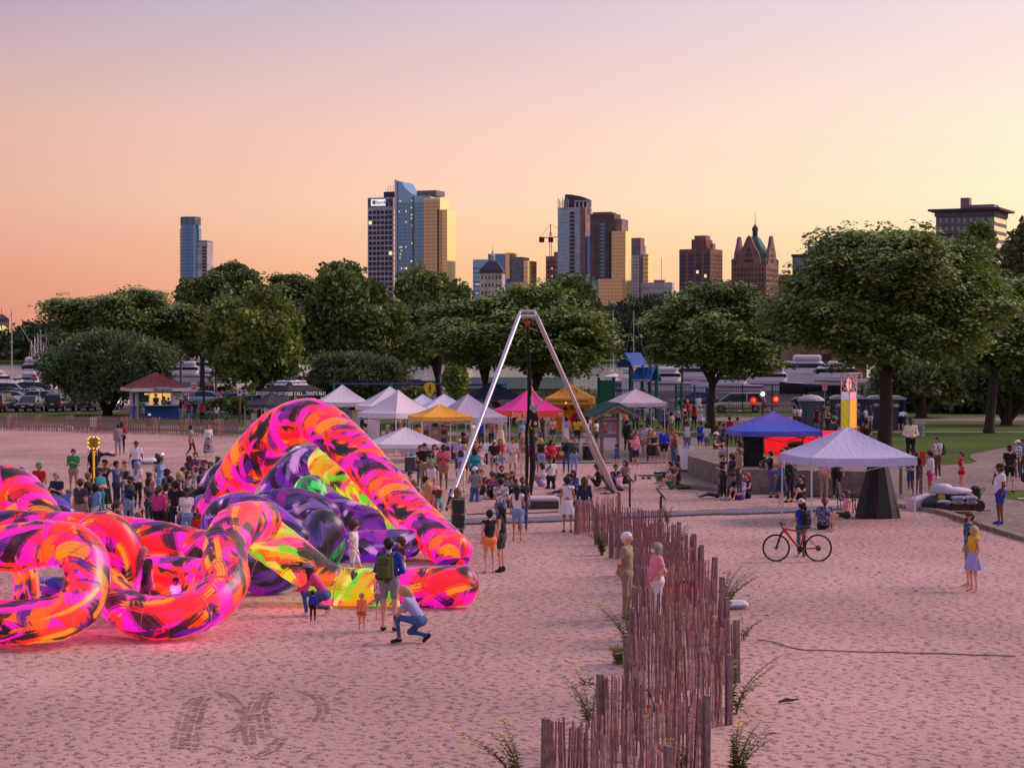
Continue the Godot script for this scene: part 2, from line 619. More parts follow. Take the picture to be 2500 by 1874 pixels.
	for tr in [[Vector3(-4.56,0,-27.04),Vector3(-4.8,0,-28.77),Vector3(-4.95,0,-30.44),Vector3(-4.89,0,-31.17)],[Vector3(-4.35,0,-26.98),Vector3(-4.58,0,-28.61),Vector3(-4.75,0,-30.37),Vector3(-4.77,0,-31.06)],[Vector3(-3.6,0,-27.32),Vector3(-3.82,0,-28.77),Vector3(-3.96,0,-30.37),Vector3(-3.84,0,-31.55)],[Vector3(-3.45,0,-27.85),Vector3(-3.61,0,-28.93),Vector3(-3.79,0,-30.09),Vector3(-3.83,0,-31.17)],[Vector3(-2.84,0,-29.02),Vector3(-2.84,0,-29.92),Vector3(-3.04,0,-30.99),Vector3(-3.35,0,-31.55)],[Vector3(-4.62,0,-31.55),Vector3(-4.21,0,-30.44),Vector3(-3.9,0,-29.09),Vector3(-4.01,0,-28.15)],[Vector3(-4.21,0,-27.21),Vector3(-3.55,0,-26.44),Vector3(-3.27,0,-26.84),Vector3(-3.22,0,-27.85)]]:
		b = MB.new()
		var cv := Curve3D.new()
		for i in tr.size():
			var nx: Vector3 = (tr[mini(i + 1,3)] - tr[maxi(i - 1,0)])*0.2
			cv.add_point(tr[i],-nx,nx)
		var l := cv.get_baked_length()
		var d := 0.0
		while d < l - 0.05:
			var p := cv.sample_baked(d)
			var f := (cv.sample_baked(d + 0.05) - p).normalized()
			var x := f.cross(Vector3.UP).normalized()
			for sd in [-1.0,1.0]:
				if rng.randf() < 0.85:
					var o: Vector3 = p + x*sd*rand(0.045,0.06)
					o.y = sand_y(o.x,-o.z) + 0.003
					b.box(o,Vector3(rand(0.06,0.09),0.012,0.03),Basis(x,Vector3.UP,x.cross(Vector3.UP)).rotated(Vector3.UP,rand(-0.15,0.15) + sd*0.2))
			d += 0.085
		ground_piece("tyre_track_markings",b,track,"stuff")
# ---------- skyline ----------
# a tower block: walls, then a grid of recessed windows on the front (+z) and right (+x) sides
func face_grid(o: Node3D,bs: Basis,at: Vector3,w: float,h: float,nx: int,ny: int,fx: float,fy: float,m: Material,called := "window",m2: Material = null,lit := 0.0,proud := 0.25) -> void:
	var single := nx*ny <= 150
	var a := MB.new()
	var b := MB.new()
	for i in nx:
		for j in ny:
			var ce := at + bs.x*((i + 0.5)/nx - 0.5)*w + bs.y*((j + 0.5)/ny*h)
			var s := Vector3(w/nx*fx,h/ny*fy,proud)
			var glow := m2 != null and rng.randf() < lit
			if single:
				var g := MB.new()
				g.box(ce,s,bs)
				part(called,g,m2 if glow else m,o)
			elif glow:
				b.box(ce,s,bs)
			else:
				a.box(ce,s,bs)
	if not single:
		part(called + "s",a,m,o).set_meta("kind","stuff")
		if b.v.size() > 0:
			part("lit_" + called + "s",b,m2,o).set_meta("kind","stuff")
func wall_box(o: Node3D,called: String,x0: float,x1: float,y0: float,y1: float,z0: float,z1: float,m: Material) -> void:
	var b := MB.new()
	b.box(Vector3((x0 + x1)/2,(y0 + y1)/2,(z0 + z1)/2),Vector3(x1 - x0,y1 - y0,z1 - z0))
	part(called,b,m,o)
const FB := Basis.IDENTITY
func build_skyline() -> void:
	rng.seed = 9
	var rb := Basis(Vector3(0,0,-1),Vector3.UP,Vector3(1,0,0))
	var blue_glass := mat("7fb0d4",0.08,0.9)
	var deep_glass := mat("5f8cb8",0.08,0.9)
	var sunset_tinted_glass := mat("e3c89a",0.1,0.9)  # sunset reflection on the side facades put into the glass tint
	var pale_glass := mat("b9b6bc",0.12,0.85)
	var dark_glass := mat("3c3450",0.1,0.7)
	var lit := mat("ffd9a0",0.5,0.0,"glow0.9")
	var white_wall := mat("d0cad4",0.8,0.0,"haze_wall")
	var grey_wall := mat("8d8892",0.8,0.0,"haze_wall")
	var brown_wall := mat("a88880",0.8,0.0,"haze_wall")
	var dark_wall := mat("4a4450",0.8,0.0,"haze_wall")
	var cream_wall := mat("e6d4c8",0.8,0.0,"haze_wall")
	# slim glass tower on the left: rounded front with a lower pale wing
	var o := thing("apartment_tower","slim blue glass tower with lower pale wing, alone at the left","tower",Vector3(-370.01,0,-2300),-14)
	var b := MB.new()
	b.lathe([Vector2(13.0,0),Vector2(13.0,146),Vector2(12.4,146),Vector2(12.4,158),Vector2(0,158)],Vector3(-1,0,0),20,Vector2(0.95,0.9))
	part("wall",b,deep_glass,o)
	b = MB.new()
	for k in 37:
		b.lathe([Vector2(13.0,0),Vector2(13.35,0.0),Vector2(13.35,0.7),Vector2(13.0,0.7)],Vector3(-1,4 + k*3.95,0),20,Vector2(0.95,0.9))
	part("floor_bands",b,grey_wall,o).set_meta("kind","stuff")
	b = MB.new()
	b.lathe([Vector2(13.3,0),Vector2(13.3,9),Vector2(12.4,9.4),Vector2(0,9.4)],Vector3(-1,152,0),8,Vector2(0.95,0.9))
	part("roof",b,grey_wall,o)
	wall_box(o,"side_wing",8,22,0,132,-12,6,white_wall)
	face_grid(o,FB,Vector3(18.5,6,6),6.5,122,1,32,0.75,0.5,dark_wall,"balcony",null,0.0,1.2)
	wall_box(o,"roof",8.5,21.5,132,134,-11.5,5.5,grey_wall)
	# tall office slab with the bank sign
	o = thing("office_tower","tall white gridded office slab with a lit bank sign at its top","tower",Vector3(-145.57,0,-2290),-17)
	wall_box(o,"wall",-15.5,15.5,0,182,-16,16,white_wall)
	face_grid(o,FB,Vector3(0,22,16),29.5,146,6,25,0.8,0.64,dark_glass,"window",lit,0.04)
	face_grid(o,rb,Vector3(15.5,22,0),28,146,5,25,0.84,0.68,sunset_tinted_glass,"side_window")
	b = MB.new()
	for k in 7:
		var x := -15.0 + k*5.0
		b.bar(Vector3(x,1,16.3),Vector3(x + (2.5 if k % 2 == 0 else -2.5),17,16.3),0.9)
		b.bar(Vector3(x,1,16.3),Vector3(x - (2.5 if k % 2 == 0 else -2.5),17,16.3),0.9)
	part("truss_band",b,white_wall,o)
	for k in 6:
		b = MB.new()
		b.box(Vector3(-12.5 + k*5,176,16.15),Vector3(4.2,8.5,0.3))
		part("crown_recess",b,dark_glass if k != 4 else mat("2a1ab8",0.4),o)
		b = MB.new()
		b.bar(Vector3(-14.5 + k*5,172,16.5),Vector3(-10.5 + k*5,180,16.5),0.7)
		part("crown_brace",b,white_wall,o)
	wall_box(o,"roof_plant",1,15,182,189,-10,8,dark_wall)
	b = MB.new()
	for k in 6:
		b.rod(Vector3(3 + k*2.0,189,2),Vector3(3 + k*2.0,195 + (k*7) % 5,2),0.2,5)
	part("aerials",b,dark_wall,o)
	var sg := MB.new()
	sg.box(Vector3(-2.2,176.2,16.9),Vector3(17.5,7.4,0.6))
	var plate := part("sign_plate",sg,mat("f2eef2",0.5,0.0,"glow0.75"),o)
	lettering("bank",3.9,mat("23242c",0.6),plate,Vector3(1.6,176.1,17.3),FB,"Droid Sans",700)
	sg = MB.new()
	sg.slab([Vector2(-2.1,2.3),Vector2(-2.1,-1.0),Vector2(0,-2.6),Vector2(2.1,-1.0),Vector2(2.1,2.3)],Vector3(-7.2,176.2,17.4),0.3)
	part("shield",sg,mat("b8202c",0.6),plate)
	lettering("us",2.6,mat("f2eef2",0.6),plate,Vector3(-7.2,176.6,17.5))
	# big blue and gold glass tower beside it
	o = thing("glass_tower","tallest blue glass tower with curved fin top and gold side","tower",Vector3(-95.35,0,-2250),-22)
	b = MB.new()
	var s := 0.463
	b.slab([Vector2(-31,0),Vector2(20,0),Vector2(20,172),Vector2(10,172),Vector2(10,181),Vector2(-6,181),Vector2(-14,184),Vector2(-22,191),Vector2(-25,197),Vector2(-31,199)],Vector3(0,0,14),30.0)
	part("wall",b,blue_glass,o)
	wall_box(o,"fin",-33.5,-31,30,200,-8,16,pale_glass)
	wall_box(o,"gold_bay",2,22.5,0,178,-13,16,sunset_tinted_glass)
	wall_box(o,"gold_setback",22.5,30,0,165,-11,13,sunset_tinted_glass)
	wall_box(o,"dark_slot",19.5,21,50,165,13,16.4,dark_wall)
	wall_box(o,"painted_reflection_bay",1.5,31,0,62,-10,17.5,deep_glass)  # blue box painting in the reflection of a neighbouring building
	wall_box(o,"roof",-8,16,181,187,-12,12,grey_wall)
	wall_box(o,"pier",-12.2,-10.8,0,180,14,14.8,grey_wall)
	b = MB.new()
	for k in 43:
		b.box(Vector3(-4.5,4 + k*4.0,14.1),Vector3(52,0.35,0.5))
		b.box(Vector3(12.2,4 + k*4.0,16.1),Vector3(20.4,0.35,0.5))
		b.box(Vector3(26.2,3 + k*3.8,13.1),Vector3(7.6,0.3,0.5))
	for k in 22:
		b.box(Vector3(-30 + k*1.55,87,14.1),Vector3(0.22,174,0.4))
	for k in 14:
		b.box(Vector3(2.4 + k*1.5,88,16.1),Vector3(0.2,176,0.4))
	part("mullions",b,mat("6a6c74",0.6),o).set_meta("kind","stuff")
	b = MB.new()
	for k in 70:
		b.box(Vector3([-27.0,-20.0,-13.0,6.0,26.0][k % 5] + rand(-1.5,1.5),20 + int(rand(0,40 if k % 5 < 3 else 9))*4.0,14.3 if k % 5 < 3 else 17.6),Vector3(1.2,1.3,0.3))
	part("lit_windows",b,lit,o).set_meta("kind","stuff")
	# low wide glass block
	o = thing("glass_office","low wide blue glass office block with a golden right end","building",Vector3(-8.33,0,-2250),-20)
	wall_box(o,"wall",-33,14,0,110,-18,14,blue_glass)
	wall_box(o,"raised_bay",-14,10,0,116,-14,16,deep_glass)
	wall_box(o,"gold_end",14,32,0,108,-18,12,sunset_tinted_glass)
	wall_box(o,"grey_band",10.5,26,84,112,-10,14.6,grey_wall)
	wall_box(o,"gold_strip",7,12,88,117,-8,16.6,sunset_tinted_glass)
	wall_box(o,"dark_slot",17,21.5,0,78,4,12.5,deep_glass)
	b = MB.new()
	for k in 20:
		b.box(Vector3(-23.5,5 + k*5.0,14.1),Vector3(19,0.9,0.6))
		b.box(Vector3(-2,5 + k*5.0,16.1),Vector3(24,0.9,0.6))
		b.box(Vector3(23,5 + k*5.0,12.1),Vector3(18,0.4,0.6))
	part("floor_bands",b,mat("4c6478",0.5),o).set_meta("kind","stuff")
	b = MB.new()
	for k in 60:
		b.box(Vector3(rand(-31,8),12 + int(rand(0,15))*5.0,16.3 if k % 2 else 14.3),Vector3(1.3,0.9,0.4))
	part("lit_windows",b,lit,o).set_meta("kind","stuff")
	# courthouse dome tower in front
	o = thing("courthouse","small white hall with dark hipped roof and cupola before the glass block","building",Vector3(-18.37,0,-1900),-8)
	wall_box(o,"wall",-10.5,10.5,0,82,-10,10,cream_wall)
	face_grid(o,FB,Vector3(0,58,10),20,22,6,3,0.4,0.45,dark_wall)
	b = MB.new()
	b.lathe([Vector2(16.5,0),Vector2(15,3),Vector2(7,10),Vector2(2.2,12),Vector2(0,12)],Vector3(0,81,0),4)
	var rf := part("roof",b,mat("3d3444",0.8),o)
	rf.rotation_degrees.y = 45
	b = MB.new()
	b.lathe([Vector2(2.2,0),Vector2(2.2,5),Vector2(2.6,5),Vector2(1.2,7),Vector2(0.3,10),Vector2(0.1,16),Vector2(0,16)],Vector3(0,92.5,0),8)
	part("cupola",b,cream_wall,o)
	# tower crane
	o = thing("tower_crane","lattice tower crane standing between the glass block and the white tower","crane",Vector3(43.51,0,-2250),0)
	b = MB.new()
	for sx in [-1.2,1.2]:
		b.rod(Vector3(sx,0,0),Vector3(sx,141,0),0.3,5)
	for k in 47:
		b.bar(Vector3(-1.2,k*3.0,0),Vector3(1.2,k*3.0 + 3,0),0.25)
	part("mast",b,mat("8a4238",0.7),o)
	b = MB.new()
	b.bar(Vector3(-13,134,0),Vector3(26,137,0),0.9,1.2)
	b.bar(Vector3(0,137,0),Vector3(0,150,0),1.0)
	b.rod(Vector3(0,150,0),Vector3(22,137,0),0.15,4)
	b.rod(Vector3(0,150,0),Vector3(-12,135,0),0.15,4)
	part("jib",b,mat("8a4238",0.7),o)
	b = MB.new()
	b.box(Vector3(-10,132.5,0),Vector3(6,6,3))
	part("counterweight",b,mat("5c3430",0.8),o)
	b = MB.new()
	b.box(Vector3(0.3,132,1),Vector3(5.5,5,3))
	part("cab",b,mat("5c3430",0.8),o)
	# block behind the crane
	o = thing("brick_block","small brown brick block with lit corner windows under the crane","building",Vector3(50.15,0,-2300),-10)
	wall_box(o,"wall",-10,18,0,116,-8,8,brown_wall)
	face_grid(o,FB,Vector3(4,60,8),26,52,7,9,0.5,0.5,dark_wall)
	wall_box(o,"roof_plant",-1,14,116,121,-6,5,brown_wall)
	for k in 5:
		b = MB.new()
		b.box(Vector3(-3,66 + k*9,8.3),Vector3(1.6,1.6,0.4))
		part("corner_lamp",b,lit,o)
	# white residential tower with crown
	o = thing("residential_tower","pale grey tower with dark curved crown and balcony column","tower",Vector3(70.82,0,-2250),-18)
	wall_box(o,"wall",-16.5,10,0,168,-14,12,white_wall)
	wall_box(o,"side_wall",10,16,0,168,-14,12,brown_wall)
	wall_box(o,"glass_strip",16,24,0,136,-12,9,deep_glass)
	face_grid(o,FB,Vector3(-9.5,6,12),13,158,3,36,0.78,0.6,blue_glass)
	face_grid(o,FB,Vector3(0.6,6,12),5.6,158,1,36,0.95,0.62,dark_wall,"balcony",null,0.0,0.8)
	face_grid(o,FB,Vector3(6.6,6,12),5.4,158,3,36,0.6,0.5,blue_glass)
	b = MB.new()
	b.slab([Vector2(-9.5,160),Vector2(16,160),Vector2(16,178),Vector2(8,181),Vector2(-2,183),Vector2(-9.5,183.5),Vector2(-11,170)],Vector3(0,0,6),14.0)
	part("crown",b,mat("4a3e54",0.6,0.2),o)
	b = MB.new()
	for k in 8:
		b.bar(Vector3(-16 + k*1.7,166,12),Vector3(-16 + k*1.7,179 - (k % 3)*2,12),0.7)
	part("crown_fins",b,white_wall,o)
	b = MB.new()
	for k in 5:
		b.bar(Vector3(4 + k*4.6,167,12),Vector3(4 + k*4.6,175.5,12),1.1)
	b.bar(Vector3(3.4,175,12),Vector3(23,175,12),1.4)
	part("pergola",b,white_wall,o)
	# stepped gold glass tower
	o = thing("gold_tower","stepped tower with brown top and gold reflecting glass steps","tower",Vector3(107.71,0,-2200),-20)
	wall_box(o,"wall",-20,8,0,158,-16,8,mat("7a6262",0.8,0.0,"haze_wall"))
	wall_box(o,"upper_block",0,16,130,152,-18,6,brown_wall)
	wall_box(o,"gold_step_high",6,22,0,138,-10,12,sunset_tinted_glass)
	wall_box(o,"gold_step_low",-8,20,0,86,-8,16,sunset_tinted_glass)
	wall_box(o,"blue_corner",-15,-8,0,85,-6,16.2,deep_glass)
	wall_box(o,"roof",-18,4,158,160,-12,6,brown_wall)
	wall_box(o,"dark_corner",3,6.2,86,138,6,11,dark_wall)
	face_grid(o,FB,Vector3(-13.5,66,8),2.4,80,1,20,0.9,0.6,dark_wall)
	face_grid(o,FB,Vector3(-5.5,88,8),5,60,1,15,0.95,0.6,deep_glass,"balcony",null,0.0,0.6)
	face_grid(o,FB,Vector3(0.4,88,8),2.2,60,1,15,0.7,0.5,dark_wall)
	b = MB.new()
	for k in 35:
		b.box(Vector3(14,3 + k*4.0,12.1),Vector3(16.2,0.35,0.4))
		if k < 21:
			b.box(Vector3(6,3 + k*4.0,16.1),Vector3(28.2,0.35,0.4))
	for k in 18:
		b.box(Vector3(-7.5 + k*1.6,43,16.1),Vector3(0.2,86,0.3))
		if k < 10:
			b.box(Vector3(6.6 + k*1.6,69,12.1),Vector3(0.2,138,0.3))
	part("mullions",b,mat("9a8062",0.6),o).set_meta("kind","stuff")
	# slab with balconies, in front of the gold tower
	o = thing("balcony_block","narrow cream block with a column of dark balconies before the gold tower","building",Vector3(120.53,0,-2100),-25)
	wall_box(o,"wall",-7,10,0,51,-8,8,cream_wall)
	face_grid(o,FB,Vector3(-6.5,2,8),5,48,1,13,1.0,0.55,dark_wall,"balcony",null,0.0,2.2)
	face_grid(o,FB,Vector3(5.5,2,8),6,48,2,13,0.7,0.55,sunset_tinted_glass)
	o = thing("slim_tower","slim grey tower with vertical glass bays right of the gold tower","tower",Vector3(146,0,-2350),-25)
	wall_box(o,"wall",-11,9,0,131,-9,8,grey_wall)
	face_grid(o,FB,Vector3(-6.5,2,8),6,118,2,30,0.7,0.8,blue_glass)
	face_grid(o,FB,Vector3(2.5,2,8),10,118,3,30,0.75,0.8,pale_glass)
	wall_box(o,"side_bay",9,17,0,121,-10,4,sunset_tinted_glass)
	wall_box(o,"roof_plant",-10,8,131,140,-8,5,brown_wall)
	b = MB.new()
	for k in 24:
		b.box(Vector3(13,4 + k*5.0,4.1),Vector3(9.4,0.7,1.4))
	part("side_balconies",b,grey_wall,o).set_meta("kind","stuff")
	# low white block and flagpole
	o = thing("low_block","low white block with vertical piers and a flagpole on top","building",Vector3(164.78,0,-2250),-12)
	wall_box(o,"wall",-17,17,0,82,-10,10,white_wall)
	face_grid(o,FB,Vector3(0,8,10),32,64,9,1,0.5,1.0,mat("5c5468",0.5),"window_strip")
	wall_box(o,"parapet",-17.4,17.4,78,84,-10.4,10.4,white_wall)
	wall_box(o,"roof_plant",-4,8,84,87,-4,4,brown_wall)
	b = MB.new()
	b.rod(Vector3(4,87,0),Vector3(4,112,0),0.25,5)
	part("flagpole",b,dark_wall,o)
	# brown striped tower
	o = thing("brown_tower","brown tower with dark glass stripes and stepped roof plant","tower",Vector3(170.71,0,-1800),-27)
	wall_box(o,"wall",-15,15,0,98,-15,15,mat("94685c",0.8,0.0,"haze_wall"))
	for k in 4:
		face_grid(o,FB,Vector3(-11.6 + k*7.7,2,15),4.9,92,2,25,0.94,0.7,mat("35406a",0.15,0.5),"window",lit,0.03)
	face_grid(o,rb,Vector3(15,2,0),28,92,7,25,0.62,0.6,sunset_tinted_glass,"side_window")
	wall_box(o,"roof_plant",-6,8,98,107,-8,8,mat("94685c",0.8,0.0,"haze_wall"))
	wall_box(o,"lift_house",-4,7,107,110.5,-5,6,brown_wall)
	wall_box(o,"vent",11,14,98,103,0,6,brown_wall)
	# gabled tower with green copper roof
	o = thing("gabled_tower","old stone tower with steep green copper gables and a spire","tower",Vector3(225.68,0,-1850),-27)
	wall_box(o,"wall",-17,17,0,86,-17,17,mat("a27c72",0.85,0.0,"haze_wall"))
	for side in [FB,rb,Basis(Vector3(0,0,1),Vector3.UP,Vector3(-1,0,0))]:
		var ga := MB.new()
		ga.slab([Vector2(-12.5,86),Vector2(12.5,86),Vector2(9,98),Vector2(5.5,103),Vector2(2,111),Vector2(0,113),Vector2(-2,111),Vector2(-5.5,103),Vector2(-9,98)],side.z*17.1,3.0,side)
		var gp_ := part("gable",ga,mat("a27c72",0.85,0.0,"haze_wall"),o)
		for k in 3:
			ga = MB.new()
			ga.box(side.z*17.3 + Vector3(0,90 + k*5,0),Vector3(9 - k*2.5,3,0.3),side)
			part("window",ga,mat("5a4450",0.4),gp_)
	face_grid(o,FB,Vector3(0,4,17),31,80,9,16,0.55,0.6,mat("5a4450",0.3))
	face_grid(o,rb,Vector3(17,4,0),31,80,9,16,0.62,0.62,sunset_tinted_glass,"side_window")
	b = MB.new()
	b.lathe([Vector2(22,0),Vector2(14,12),Vector2(7,23),Vector2(3.2,27),Vector2(0,27)],Vector3(0,86,0),4)
	rf = part("roof",b,mat("2f6a68",0.7),o)
	rf.rotation_degrees.y = 45
	b = MB.new()
	b.lathe([Vector2(2.6,0),Vector2(2.6,6),Vector2(3.2,6.2),Vector2(2.8,8.5),Vector2(1.2,10.5),Vector2(0.35,12),Vector2(0.15,24),Vector2(0,24)],Vector3(0,112.5,0),8)
	part("spire",b,mat("4a3a44",0.7),o)
	for sx in [-1,1]:
		for sz in [-1,1]:
			b = MB.new()
			b.lathe([Vector2(1.6,0),Vector2(1.6,3),Vector2(2.0,3.2),Vector2(1.5,5),Vector2(0,6.5)],Vector3(sx*15.8,86,sz*15.8),8)
			part("turret",b,mat("7a5a56",0.8),o)
	# stepped block partly behind the big tree
	o = thing("stepped_block","stepped grey block half hidden by the big right tree","building",Vector3(279.08,0,-1900),-16)
	wall_box(o,"wall",-10,26,0,98,-14,12,grey_wall)
	wall_box(o,"upper_block",4,26,98,106,-14,10,grey_wall)
	wall_box(o,"low_wing",-30,-8,0,79,-10,14,brown_wall)
	wall_box(o,"cornice",-11,27,96,98.4,-15,12.8,dark_wall)
	face_grid(o,FB,Vector3(8,20,12),34,74,10,14,0.5,0.6,deep_glass)
	face_grid(o,FB,Vector3(-19,30,14),20,46,6,9,0.4,0.5,dark_wall)
	# nearer block with overhanging cornice, far right
	o = thing("hotel_block","pale block with wide flat cornice and steel balconies above the right trees","building",Vector3(265.2,0,-1150),-26)
	wall_box(o,"wall",-16.5,16.5,0,85,-17,17,mat("8f8084",0.85,0.0,"haze_wall"))
	wall_box(o,"cornice",-20.5,20.5,86,87.2,-20,20,mat("4c4048",0.8))
	wall_box(o,"frieze",-17.2,17.2,83,86,-17.6,17.6,mat("84767a",0.85,0.0,"haze_wall"))
	face_grid(o,FB,Vector3(0,45,17),31,38,9,8,0.42,0.5,mat("7d93ad",0.2,0.5))
	face_grid(o,rb,Vector3(16.5,45,0),32,38,10,8,0.45,0.55,lit,"side_window")
	for k in 9:
		b = MB.new()
		var bx := -10.0 + (k % 3)*8.5
		var by := 58.0 + int(k/3)*7.5
		b.box(Vector3(bx,by,18.4),Vector3(6,0.4,2.6))
		for q in 7:
			b.bar(Vector3(bx - 2.9 + q*0.97,by,19.6),Vector3(bx - 2.9 + q*0.97,by + 1.3,19.6),0.12)
		b.bar(Vector3(bx - 3,by + 1.4,19.6),Vector3(bx + 3,by + 1.4,19.6),0.2)
		part("balcony",b,dark_wall,o)
	wall_box(o,"chimney",-6,-1,87,94.5,-4,2,brown_wall)
	wall_box(o,"roof_plant",0,14,87,90,-8,6,grey_wall)
	# clock tower and long warehouse at far left
	o = thing("clock_tower","square clock tower with glowing yellow dial at the left border","tower",Vector3(-538.28,0,-2100),20)
	wall_box(o,"wall",-7,7,0,38,-7,7,brown_wall)
	b = MB.new()
	b.lathe([Vector2(10.5,0),Vector2(9.5,3),Vector2(4,6.5),Vector2(0.4,8),Vector2(0.2,14),Vector2(0,14)],Vector3(0,38,0),4)
	rf = part("roof",b,mat("3c3a48",0.8),o)
	rf.rotation_degrees.y = 45
	for side in [FB,rb]:
		b = MB.new()
		b.tube([Vector3(0,28,0) + side.z*6.9,Vector3(0,28,0) + side.z*7.4],[5.6,5.6],20)
		var dial := part("dial_lamp",b,mat("f5e27a",0.5,0.0,"glow0.85"),o)
		b = MB.new()
		b.bar(Vector3(0,28,0) + side.z*7.5,Vector3(0,32.2,0) + side.z*7.5 + side.x*1.2,0.5)
		b.bar(Vector3(0,28,0) + side.z*7.5,Vector3(0,26,0) + side.z*7.5 + side.x*2.6,0.6)
		part("clock_hand",b,mat("2a2a24",0.7),dial)
	o = thing("warehouse","long flat brown warehouse at the left below the clock tower","building",Vector3(-506.07,0,-2050),0)
	wall_box(o,"wall",-50,13,0,20,-14,14,brown_wall)
	wall_box(o,"tall_end",18,50,0,24,-14,14,brown_wall)
	wall_box(o,"roof_plant",30,44,24,33,-6,6,grey_wall)
	face_grid(o,FB,Vector3(-18,2,14),58,16,22,3,0.5,0.6,mat("b8a0a4",0.5))
# ---------- trees ----------
var clump_mesh := {}
func leaf_clump(kind: String) -> ArrayMesh:
	if clump_mesh.has(kind):
		return clump_mesh[kind]
	var b := MB.new()
	b.tinted = true
	var n: int = {"locust": 34,"maple": 34,"pine": 46,"bush": 30}[kind]
	for i in n:
		var d := Vector3(rand(-1,1),rand(-1,1),rand(-1,1)).normalized()
		var r := pow(rng.randf(),0.45)
		var p := d*r*0.6
		var l := 0.3
		var w := 0.22
		var ax := (d + Vector3(rand(-1,1),rand(-1,1),rand(-1,1))*0.9).normalized()
		if kind == "locust":
			p = Vector3(d.x*0.85,d.y*0.26 - 0.12*r,d.z*0.85)*r
			ax = Vector3(d.x,-0.25 + rand(-0.3,0.3),d.z).normalized()
			l = 0.34
			w = 0.12
		elif kind == "pine":
			p = d*r*0.42
			ax = (d + Vector3(0,0.5,0)).normalized()
			l = 0.3
			w = 0.06
		var sd := ax.cross(Vector3(rand(-0.5,0.5),1,rand(-0.5,0.5))).normalized()
		if kind == "pine":
			sd = ax.cross(Vector3(rand(-1,1),rand(-1,1),rand(-1,1))).normalized()
		var s := rand(0.7,1.25)
		var g := rand(0.8,1.2)
		b.col = Color(g,g,g*rand(0.8,1.1))
		b.quad(p,p + ax*l*s*0.5 + sd*w*s,p + ax*l*s,p + ax*l*s*0.5 - sd*w*s)
	clump_mesh[kind] = b.mesh(null)
	return clump_mesh[kind]
